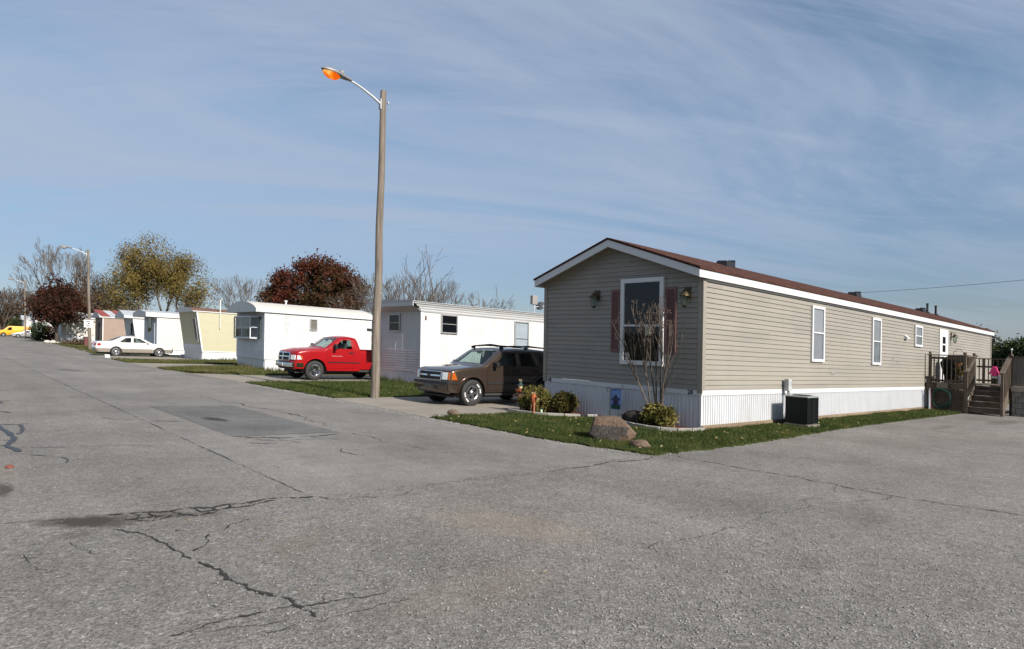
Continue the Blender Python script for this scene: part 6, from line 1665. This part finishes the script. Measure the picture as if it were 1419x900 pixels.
# garden flag on an iron holder
t = thing('garden_flag', 'small blue garden flag picturing a house on a black iron holder by the skirting', 'flag', (12.2, 9.93, 0)); STIFF.add(t)
mb = MB(); mb.path([(0, 0, 0), (0, 0, .76)], .008, 6); mb.path([(0, .0, .76), (0, -.38, .79), (0, -.40, .85), (0, -.36, .88), (0, -.33, .85)], .007, 6); mb.path([(0, 0, .76), (0, .05, .80), (0, .10, .77), (0, .10, .71), (0, .06, .70)], .007, 6); mb.build('flag_holder', DARKMETAL, t)
FB, FL, FD_, FG, FW_ = M('flag_blue', (.07, .13, .34), .8, vs=12, var=.25), M('flag_sky', (.16, .26, .50), .8, vs=14, var=.3), M('flag_dark', (.012, .016, .05), .8), M('flag_green', (.015, .06, .03), .8, vs=20, var=.4), M('flag_plum', (.06, .035, .09), .8)
mb = MB(); y0, y1, z0, z1 = -.335, -.03, .285, .765
mb.box(-.006, .0, y0, y1, z0, z1, 0)
for (pts, m) in (([(y0 + .02, z0 + .12), (y1 - .02, z0 + .12), (y1 - .02, z1 - .03), (y0 + .02, z1 - .03)], 1), ([(y0 + .012, z0 + .012), (y1 - .012, z0 + .012), (y1 - .03, z0 + .11), (y0 + .1, z0 + .09), (y0 + .02, z0 + .13)], 3)):
    mb.poly([(-.0075, y, z) for y, z in pts][::-1], m)
ym = (y0 + y1) / 2 - .0
mb.poly([(-.009, y, z) for y, z in ((ym - .085, z0 + .10), (ym + .085, z0 + .10), (ym + .085, z0 + .235), (ym, z0 + .31), (ym - .085, z0 + .235))], 4)
mb.poly([(-.0105, y, z) for y, z in ((ym - .13, z0 + .20), (ym - .13, z0 + .235), (ym, z0 + .355), (ym + .13, z0 + .235), (ym + .13, z0 + .20), (ym, z0 + .315))], 2)
mb.poly([(-.0105, y, z) for y, z in ((ym - .03, z0 + .10), (ym + .03, z0 + .10), (ym + .03, z0 + .20), (ym - .03, z0 + .20))], 2)
mb.build('flag_cloth', [FB, FL, FD_, FG, FW_], t)
# little lights and figures in the bed
for (x, y, lb) in ((12.08, 9.46, 'pale green garden stake figure between the boulder and the skirting'), (11.2, 11.28, 'pale green garden stake light before the dull green bush')):
    t = thing('garden_stake', lb, 'garden ornament', (x, y, .03)); STIFF.add(t)
    mb = MB(); mb.lathe([(.022, 0), (.026, .05), (.03, .12), (.02, .14), (.0, .145)], (0, 0, 0), n=10); mb.build('stake', M('pale_green_plastic', (.40, .55, .36), .4), t, smooth=True)
    mb = MB()
    for s_ in (-1, 1): mb.lathe([(0, .14), (.018, .15), (.02, .165), (0, .185)], (0, s_ * .035, 0), n=8)
    mb.cbox((0, 0, .15), (.03, .08, .02)); mb.build('stake_top', DARKMETAL, t, smooth=True)
STRAW, ORNG, BLUEC = M('straw', (.40, .31, .17), .9, vs=25, var=.35), M('orange_cloth', (.27, .065, .02), .9, vs=20, var=.3), M('dark_teal_cloth', (.025, .05, .05), .9)
def straw_tuft(mb, c, n, L, r, rr, down=False):
    for k in range(n):
        a = rr.uniform(0, 2 * PI); e = Vector(c) + Vector((math.cos(a) * L * rr.uniform(.4, 1), math.sin(a) * L * rr.uniform(.4, 1), (-1 if down else 1) * L * rr.uniform(.1, .9))); mb.path([c, e], [r, r * .5], 3, caps=False)
t = thing('scarecrow_ornament', 'straw scarecrow ornament with an orange bow and teal cap by the driveway edge', 'scarecrow', (11.35, 12.22, .02)); t.scale = (.84, .84, .82); STIFF.add(t); rr = random.Random(5)
mb = MB(); mb.path([(0, 0, 0), (0, .01, .95)], .012, 6); mb.path([(0, -.16, .58), (0, .16, .60)], .010, 6); mb.build('stake', BARKD, t)
mb = MB(); mb.lathe([(0, .70), (.05, .72), (.068, .78), (.06, .84), (.0, .87)], (0, 0, 0), n=12); mb.build('head', STRAW, t, smooth=True)
mb = MB(); mb.lathe([(.11, .83), (.10, .845), (.055, .85), (.045, .93), (.0, .96)], (0, 0, 0), n=12); hat = mb.build('hat', BLUEC, t, smooth=True); mb = MB(); straw_tuft(mb, (0, 0, .95), 14, .09, .008, rr); mb.build('straw_tuft', STRAW, hat)
mb = MB(); mb.lathe([(.0, .66), (.07, .65), (.10, .55), (.09, .42), (.11, .33), (.0, .33)], (0, 0, 0), n=10); mb.lathe([(.03, -.16), (.045, -.02), (.03, .02)], (0, -.05, .59), axis='y', n=8); mb.build('shirt', M('brown_plaid', (.13, .06, .04), .9, vs=18, var=.5), t, smooth=True)
mb = MB(); mb.cbox((-.09, -.06, .665), (.05, .12, .085), rz=.2); mb.cbox((-.09, .06, .665), (.05, .12, .085), rz=-.2); mb.cbox((-.10, 0, .665), (.05, .045, .05)); mb.build('bow', ORNG, t, bevel=.012)
mb = MB()
for c_ in ((0, -.17, .56), (0, .17, .57), (0, .06, .33), (0, -.06, .33)): straw_tuft(mb, c_, 16, .15, .007, rr, True)
mb.build('straw', STRAW, t)
t = thing('scarecrow_ornament', 'orange scarecrow ornament with dangling legs leaning in front of the larger bush', 'scarecrow', (11.12, 11.48, .02)); t.scale = (.9, .9, .9); STIFF.add(t)
mb = MB(); mb.path([(0, 0, 0), (.02, 0, .56)], .009, 6); mb.build('stake', BARKD, t)
mb = MB(); mb.lathe([(0, .58), (.05, .56), (.085, .50), (.075, .40), (.06, .33), (0, .32)], (0, 0, 0), n=10); mb.lathe([(.025, -.14), (.04, 0)], (0, -.03, .47), axis='y', n=8); mb.build('shirt', ORNG, t, smooth=True)
for s_ in (-1, 1):
    mb = MB(); mb.path([(0, s_ * .03, .34), (-.03, s_ * .05, .22), (-.03, s_ * .055, .08)], [.030, .026, .028], 8); mb.cbox((-.05, s_ * .055, .05), (.08, .05, .05)); mb.build('leg', M('faded_orange', (.30, .12, .06), .9, vs=20, var=.25), t, smooth=True)
mb = MB(); straw_tuft(mb, (0, 0, .56), 18, .10, .007, rr); straw_tuft(mb, (0, -.15, .46), 10, .09, .006, rr, True); mb.build('straw', STRAW, t)

# ------------------------------------------------------------------ side yard: condenser, meter post
t = thing('air_conditioner', 'black louvred air conditioner unit with a grey top on the grass beside the tan home', 'air conditioner', (16.1, 7.0, .06))
w_, d_, h_ = .62, .54, .70
mb = MB(); mb.box(-w_ / 2 - .04, w_ / 2 + .04, -d_ / 2 - .03, d_ / 2 + .03, -.12, .03); mb.build('concrete_pad', M('dirty_pad', (.13, .12, .10), .9), t)
mb = MB(); mb.box(-w_ / 2 + .02, w_ / 2 - .02, -d_ / 2 + .02, d_ / 2 - .02, .055, h_ - .02)
for k in range(22):
    z = .07 + k * .0285; mb.box(-w_ / 2, w_ / 2, -d_ / 2, d_ / 2, z, z + .014)
for x in (-w_ / 2, 0 - .01, w_ / 2 - .03):
    mb.box(x - .004, x + .034, -d_ / 2 - .006, d_ / 2 + .006, .052, h_ - .012)
mb.build('casing', M('black_grille_paint', (.004, .006, .006), .6, var=.2, spec=.2), t)
mb = MB(); mb.box(-w_ / 2 - .012, w_ / 2 + .012, -d_ / 2 - .012, d_ / 2 + .012, h_ - .012, h_ + .022); o = mb.build('top_cover', M('grey_cover', (.22, .225, .22), .5), t, bevel=.012)
mb = MB()
for r in (.08, .13, .18, .22): mb.path([(r * math.cos(a), r * math.sin(a), h_ + .04) for a in np.linspace(0, 2 * PI, 25)], .005, 4)
for k in range(6): a = k * PI / 6; mb.path([(-.22 * math.cos(a), -.22 * math.sin(a), h_ + .04), (.22 * math.cos(a), .22 * math.sin(a), h_ + .04)], .005, 4)
mb.build('fan_guard', DARKMETAL, o)
t = thing('meter_post', 'grey electric meter box on a thin post against the white skirting', 'meter box', (16.42, 7.50, 0))
mb = MB(); mb.path([(0, 0, -.1), (0, 0, .9)], .022, 8); mb.path([(.04, .0, .88), (.11, .02, .84), (.15, .04, .6), (.15, .04, .05)], .012, 6); mb.build('post', M('post_grey', (.20, .20, .19), .6), t, smooth=True)
mb = MB(); mb.box(-.09, .09, -.06, .06, .86, 1.17); o = mb.build('meter_box', M('box_grey', (.36, .37, .37), .5), t, bevel=.01)
mb = MB(); mb.lathe([(.05, -.085), (.05, -.06)], (0, 0, 1.05), axis='y', n=14); mb.build('meter_dial', WINGLASS, o)
t = thing('weed_clump', 'dark green weeds growing at the foot of the meter post', 'plant', (16.5, 7.42, 0)); STIFF.add(t)
rng = np.random.default_rng(3); leaf_cloud('foliage', rng.normal(0, 1, (50, 3)) * np.array([.10, .05, .07]) + np.array([0, 0, .12]), 420, .035, EVERG, t, .03, 1, rng); mb = MB(); [mb.path([(0, 0, 0), (rng.normal() * .1, rng.normal() * .05, .2)], .004, 3) for k in range(8)]; mb.build('stem', BARKD, t)
# ------------------------------------------------------------------ wooden deck, steps and what stands on them
DX = 28.3                                     # face of the deck towards the camera
deck = thing('wooden_deck', 'weathered wooden deck with lattice skirt, balusters and steps beside the white door', 'deck', (30.5, 6.3, 0))
def DP(mb_name, mb, mat=DECKWOOD, parent=None, **k):
    o = mb.build(mb_name, mat, parent or deck, **k); o.data.transform(Matrix.Translation((-30.5, -6.3, 0))); return o
FZ = 1.08
mb = MB()
for k, x in enumerate(np.arange(DX, 33.2, .145)): mb.box(x + .004, x + .141, 4.2 if x > 29.5 else 6.32, 7.6, FZ - .035, FZ)
DP('deck_floor', mb)
for q_ in ((DX - .012, DX + .025, 6.30, 7.58), (DX + .026, 33.2, 7.57, 7.60), (29.48, 33.2, 4.2, 4.24), (DX + .03, 29.48, 6.30, 6.34)):
    mb = MB(); mb.box(*q_, FZ - .22, FZ - .037); DP('rim_joist', mb)
def post(x, y, z0, z1, ball=True, w=.09, nm='post'):
    mb = MB(); mb.box(x - w / 2, x + w / 2, y - w / 2, y + w / 2, z0, z1); o = DP(nm, mb)
    if ball:
        b = MB(); b.box(x - w * .62, x + w * .62, y - w * .62, y + w * .62, z1, z1 + .02); b.lathe([(.02, z1 + .02), (.05, z1 + .05), (.06, z1 + .085), (.045, z1 + .125), (.0, z1 + .14)], (x, y, 0), n=12); DP('post_cap', b, parent=o, smooth=True)
    return o
post(DX + .02, 7.46, -.1, 2.13); post(DX + .02, 6.34, -.1, 2.13); post(DX + 1.12, 6.30, -.1, 2.13); post(29.42, 5.16, -.1, 2.13)
def rail(a, b, z, name='handrail', w=.12, h=.04):
    mb = MB(); mb.beam((*a, z), (*b, z), w, h); return DP(name, mb)
rail((DX + .02, 7.55), (DX + .02, 6.29), 2.13); rail((DX + .02, 7.42), (DX + .02, 6.39), 2.02, w=.04, h=.085); rail((DX + .02, 7.42), (DX + .02, 6.39), 1.17, w=.04, h=.085)
rail((DX + .02, 6.30), (DX + 1.2, 6.30), 2.135)
for y in np.arange(6.48, 7.42, .14):
    mb = MB(); mb.box(DX - .035, DX - .001, y - .018, y + .018, 1.10, 2.08); DP('baluster', mb)
for x in np.arange(DX + .16, DX + 1.06, .14):
    mb = MB(); mb.box(x - .018, x + .018, 6.26, 6.296, 1.10, 2.1); DP('baluster', mb)
# lattice skirt
mb = MB(); A, B_, z0, z1 = 6.36, 7.50, -.03, FZ - .23
def clipseg(y, z, dy, dz):
    t0, t1 = -9, 9
    for p, d, lo, hi in ((y, dy, A, B_), (z, dz, z0, z1)):
        a, b = (lo - p) / d, (hi - p) / d; t0, t1 = max(t0, min(a, b)), min(t1, max(a, b))
    return (y + dy * t0, z + dz * t0, y + dy * t1, z + dz * t1) if t1 - t0 > .03 else None
for k in range(-9, 18):
    for sgn, dx in ((1, 0), (-1, .009)):
        s_ = clipseg(A + k * .115, z0, 1, sgn) if sgn > 0 else clipseg(A + k * .115, z1, 1, -1)
        if s_: mb.beam((DX + .005 + dx, s_[0], s_[1]), (DX + .005 + dx, s_[2], s_[3]), .008, .038, up=(1, 0, 0)) if False else mb.beam((DX + .005 + dx, s_[0], s_[1]), (DX + .005 + dx, s_[2], s_[3]), .038, .008, up=(1, 0, 0))
lat = DP('lattice', mb)
mb = MB(); mb.box(DX + .04, DX + .05, 6.36, 7.5, -.1, FZ - .23); DP('shade_sheet', mb, M('under_deck_shade', (.008, .007, .006), .95))  # added black sheet standing in for the shade under the deck
# steps rise away from the camera side
for i in range(4):
    z = .26 + .205 * i; x = DX + .02 + .28 * i
    mb = MB(); mb.box(x, x + .31, 5.24, 6.25, z - .04, z); mb.box(x + .02, x + .045, 5.24, 6.25, z - .205 + .003, z - .042); DP('step', mb)
mb = MB(); mb.box(DX + 1.15, DX + 1.18, 5.24, 6.25, .85, FZ - .04); DP('rim_joist', mb)
for y in (6.275, 5.215):
    mb = MB(); mb.prism([(DX - .03, y - .02, -.05), (DX + .15, y - .02, -.05), (DX + 1.2, y - .02, .80), (DX + 1.2, y - .02, 1.06), (DX + 1.0, y - .02, 1.06), (DX - .03, y - .02, .2)], (0, .04, 0)); DP('stringer', mb)
    mb = MB(); mb.box(DX - .10, DX - .01, y - .045, y + .045, -.1, 1.52); DP('newel_post', mb)
    mb = MB(); mb.beam((DX - .12, y, 1.53), (DX + 1.2, y, 2.17), .15, .04); DP('handrail', mb)
    mb = MB(); mb.beam((DX - .0, y, .56), (DX + 1.1, y, 1.12), .04, .08); DP('lower_rail', mb)
    for k in range(7):
        x = DX + .12 + k * .145; zz = (x - DX + .12) * .485
        mb = MB(); mb.box(x - .018, x + .018, y - .055, y - .021, .52 + zz * 1.0, 1.48 + zz); DP('baluster', mb)
# vertical board screen and block base on the far side of the steps
mb = MB()
for k, y in enumerate(np.arange(3.2, 5.08, .14)): mb.box(DX + 1.10 + .004 * (k % 2), DX + 1.125 + .004 * (k % 2), y + .003, y + .136, FZ + .02, 2.14)
DP('board_screen', mb, wood_mat('grey_screen_wood', (.10, .088, .075), (.21, .19, .165), (1, 1, .12)))
mb = MB(); mb.box(DX + 1.04, DX + 1.2, 3.2, 5.11, 2.141, 2.18); DP('screen_rail', mb)
BLOCK = M('stained_block_wall', (.20, .185, .165), .9, var=.25, vs=6, bump=.4, bs=40)
mb = MB()
for r in range(5):
    for k in range(7):
        y = 3.2 + k * .40 - (.2 if r % 2 else 0); a, b = max(3.2, y), min(5.10, y + .39)
        if b - a > .03: mb.box(DX + .93 - .01 * (k % 2), DX + 1.2, a, b, -.1 + r * .20, -.1 + r * .20 + .192)
DP('block_wall', mb, BLOCK, bevel=.01)
mb = MB(); mb.box(DX + .88, DX + 1.3, 3.2, 5.12, .905, 1.075); DP('block_cap', mb, wood_mat('pale_cap_wood', (.22, .19, .15), (.36, .32, .26)))
# railing on the far side of the deck
for y in (6.75, 5.5): post(33.1, y, FZ, 2.12, False)
rail((33.1, 7.0), (33.1, 4.3), 2.12); rail((33.1, 7.0), (33.1, 4.3), 1.78, w=.04, h=.08); rail((33.1, 7.0), (33.1, 4.3), 1.2, w=.04, h=.08)
for y in np.arange(4.5, 6.95, .16):
    mb = MB(); mb.box(33.06, 33.09, y - .018, y + .018, 1.1, 2.1); DP('baluster', mb)

# things on the deck
t = thing('barbecue_grill', 'barbecue under a black fitted cover on the deck beside the white door', 'barbecue', (29.9, 6.95, FZ))
mb = MB(); rr = random.Random(4)
secs = [(.0, .27, .42), (.25, .26, .42), (.55, .28, .50), (.78, .30, .56), (.86, .28, .50), (1.02, .20, .36), (1.08, .10, .26)]
N = 20
for (z, rx, ry) in secs:
    for k in range(N):
        a = 2 * PI * k / N; ca, sa = math.cos(a), math.sin(a); q = (abs(ca) ** 4 + abs(sa) ** 4) ** -.25; f = 1 + .05 * math.sin(k * 3.1 + z * 2) * (1 - z / 1.2)
        mb.v.append((rx * ca * q * f, ry * sa * q * f, z))
for i in range(len(secs) - 1):
    for k in range(N): mb.f.append([i * N + k, i * N + (k + 1) % N, (i + 1) * N + (k + 1) % N, (i + 1) * N + k]); mb.m.append(0)
mb.f.append([(len(secs) - 1) * N + k for k in range(N)]); mb.m.append(0)
mb.build('fitted_cover', M('black_vinyl_cover', (.006, .006, .007), .8, var=.2, spec=.1), t, smooth=True)
mb = MB(); mb.lathe([(.06, -.03), (.06, .03)], (-.2, .35, .06), axis='x', n=12); mb.build('caster', DARKIN, t)
t = thing('flower_pot', 'flower pot with yellow green plants behind the deck balusters', 'plant', (29.0, 6.55, FZ)); rng = np.random.default_rng(6)
mb = MB(); mb.lathe([(.0, 0), (.11, 0), (.15, .24), (.165, .25), (.165, .28), (.14, .28), (.13, .25), (.0, .25)], (0, 0, 0), n=16); mb.build('pot', M('pale_pot', (.45, .44, .42), .6), t, smooth=True)
leaf_cloud('foliage', rng.normal(0, 1, (60, 3)) * np.array([.12, .12, .14]) + np.array([0, 0, .5]), 700, .035, SHRUBL, t, .04, 1, rng); mb = MB(); [mb.path([(0, 0, .2), (rng.normal() * .1, rng.normal() * .1, .6)], .005, 3) for k in range(10)]; mb.build('stem', BARKD, t)
t = thing('plant_hanger', 'thin iron hoop hanger rising above the deck rail with a small basket', 'hanger', (DX + .3, 6.62, FZ))
mb = MB(); mb.path([(0, .16, .1), (0, .16, 1.10)] + [(0, .16 * math.cos(a), 1.10 + .19 * math.sin(a)) for a in np.linspace(.2, PI - .2, 9)] + [(0, -.16, 1.10), (0, -.16, .1)], .008, 6); mb.build('hoop', DARKMETAL, t)
mb = MB(); mb.lathe([(.0, .62), (.08, .64), (.13, .76), (.14, .78), (.12, .78), (.0, .74)], (0, 0, 0), n=14); mb.build('basket', M('basket_brown', (.25, .12, .05), .8), t, smooth=True)
t = thing('garden_hose', 'coiled green garden hose hanging on the lattice side of the deck', 'hose', (DX - .07, 7.05, .58))
mb = MB(); pts = []
for i in range(90):
    a = i * .33; r = .30 + .02 * math.sin(i * .7); pts.append((-.02 + .035 * math.sin(i * .21), r * math.cos(a) * .95, r * math.sin(a) * 1.15 - .02 * (i % 7)))
mb.path(pts, .013, 6); mb.path([(-.02, .28, .1), (-.04, .42, -.2), (-.03, .50, -.62), (-.15, .55, -.66)], .013, 6); mb.build('hose_coil', M('green_hose', (.006, .045, .032), .5, vs=8), t, smooth=True)
mb = MB(); mb.cbox((.005, -.02, .40), (.06, .36, .22)); mb.build('hose_hanger', M('taupe_plastic', (.13, .115, .09), .6), t, bevel=.02)
t = thing('water_tap', 'outdoor water tap with a red hose bent down the skirting left of the deck', 'tap', (27.95, 7.42, 0))
mb = MB(); mb.path([(0, .1, .82), (0, -.04, .84), (-.02, -.08, .80)], .018, 8); mb.lathe([(.0, .86), (.045, .865), (.045, .88), (.0, .885)], (0, -.03, 0), n=10); mb.build('tap_body', BRASS, t, smooth=True)
mb = MB(); mb.path([(-.02, -.08, .80), (-.05, -.10, .6), (-.02, -.10, .3), (.05, -.14, .0), (.15, -.1, -.02)], .014, 6); mb.build('hose', M('dull_red_hose', (.16, .035, .04), .5), t, smooth=True)
mb = MB(); mb.path([(.12, -.02, .85), (.12, -.02, .0)], .03, 8); mb.build('drain_pipe', M('pale_pvc', (.42, .45, .5), .5), t)
t = thing('toy_jacket', 'bright pink toy jacket hung on the far deck railing', 'clothing', (32.9, 6.35, FZ))
mb = MB(); mb.prism([(0, -.09, .32), (0, .09, .32), (0, .11, .66), (0, .05, .72), (0, -.05, .72), (0, -.11, .66)], (.07, 0, 0)); mb.prism([(.0, .10, .62), (.0, .20, .40), (.0, .15, .37), (.0, .08, .52)], (.06, 0, 0)); mb.prism([(.0, -.10, .62), (.0, -.20, .40), (.0, -.15, .37), (.0, -.08, .52)], (.06, 0, 0)); mb.build('jacket', M('hot_pink_cloth', (.75, .05, .22), .8), t, bevel=.02)
mb = MB(); mb.cbox((.035, 0, .27), (.07, .16, .09)); mb.cbox((.02, -.17, .18), (.05, .08, .40)); mb.build('white_trim', WHITE, t)
t = thing('storage_bin', 'dark storage bin standing on the far side of the deck', 'bin', (32.6, 5.6, FZ))
mb = MB(); mb.box(-.25, .25, -.35, .35, 0, .55); mb.build('bin_body', M('dark_red_plastic', (.05, .012, .012), .5), t, bevel=.03); mb = MB(); mb.box(-.28, .28, -.38, .38, .555, .61); mb.build('lid', DARKMETAL, t, bevel=.02)
mb = MB(); mb.path([(0, 0, 0), (0, 0, .16)], .006, 5); mb.lathe([(0, .12), (.03, .14), (.035, .17), (0, .21)], (0, 0, 0), n=8); o = mb.build('solar_light', M('pale_plastic', (.6, .6, .58), .4)); o.location = (29.42, 5.16, 2.27); tag(o, 'tiny pale solar light on the deck post right of the steps', 'light')
# bits and pieces further along the street
mb = MB(); mb.lathe([(.0, -.05), (.27, -.05), (.29, .3), (.27, .62), (.28, .64), (.28, .66), (.0, .68)], (0, 0, 0), n=16); o = mb.build('white_barrel', WHITE, smooth=True); o.location = (13.7, 82.6, 0); tag(o, 'white barrel at the corner of the taupe trailer', 'barrel')
t = thing('rubbish_bin', 'dark red rubbish bin behind the second lamp pole', 'bin', (12.3, 82.2, 0)); mb = MB(); mb.box(-.3, .3, -.3, .3, 0, .95); mb.build('bin_body', M('maroon_plastic', (.10, .02, .02), .6), t, bevel=.04); mb = MB(); mb.box(-.33, .33, -.33, .33, .955, 1.03); mb.build('lid', DARKMETAL, t, bevel=.02)
t = thing('low_shrub', 'low reddish shrub on the grass left of the second lamp pole', 'shrub', (12.0, 88, 0)); STIFF.add(t); rng = np.random.default_rng(12); leaf_cloud('foliage', rng.normal(0, 1, (70, 3)) * np.array([.7, .5, .2]) + np.array([0, 0, .35]), 1200, .08, RUSTL, t, .1, 1, rng); mb = MB(); [mb.path([(0, 0, 0), (rng.normal() * .5, rng.normal() * .4, .6)], .01, 3) for k in range(10)]; mb.build('stem', BARKD, t)
# ------------------------------------------------------------------ lay everything onto the tilted ground
bpy.context.view_layer.update()
def local_z(o):
    m = Matrix.Identity(4); p = o
    while p is not None:
        m = p.matrix_basis @ m; p = p.parent
    return m
done = set()
def settle(o, s0):
    if o.type == 'MESH' and o.data.name not in done and len(o.data.vertices):
        done.add(o.data.name); m = np.array(local_z(o))
        a = np.empty(len(o.data.vertices) * 3, np.float32); o.data.vertices.foreach_get('co', a); a = a.reshape(-1, 3).astype(float)
        wx = a @ m[0, :3] + m[0, 3]; wy = a @ m[1, :3] + m[1, 3]
        dz = GA * wx + GB * wy - s0
        a += dz[:, None] * m[2, :3][None]      # upright parts: their own z is the world's
        o.data.vertices.foreach_set('co', a.astype(np.float32).ravel()); o.data.update()
    for c in [k for k in COL.objects if k.parent == o]: settle(c, s0)
for o in [k for k in COL.objects if k.parent is None and k.type in ('MESH', 'EMPTY')]:
    s0 = S(o.location.x, o.location.y) if (o.type == 'EMPTY' or o.location.length > 0) else 0.0
    if o in TILT:
        q = Vector((0, 0, 1)).rotation_difference(Vector((-GA, -GB, 1)).normalized())
        o.rotation_euler = (q.to_matrix() @ o.rotation_euler.to_matrix()).to_euler()
    elif o not in STIFF:
        settle(o, s0)
    o.location.z += s0
bpy.context.view_layer.update()
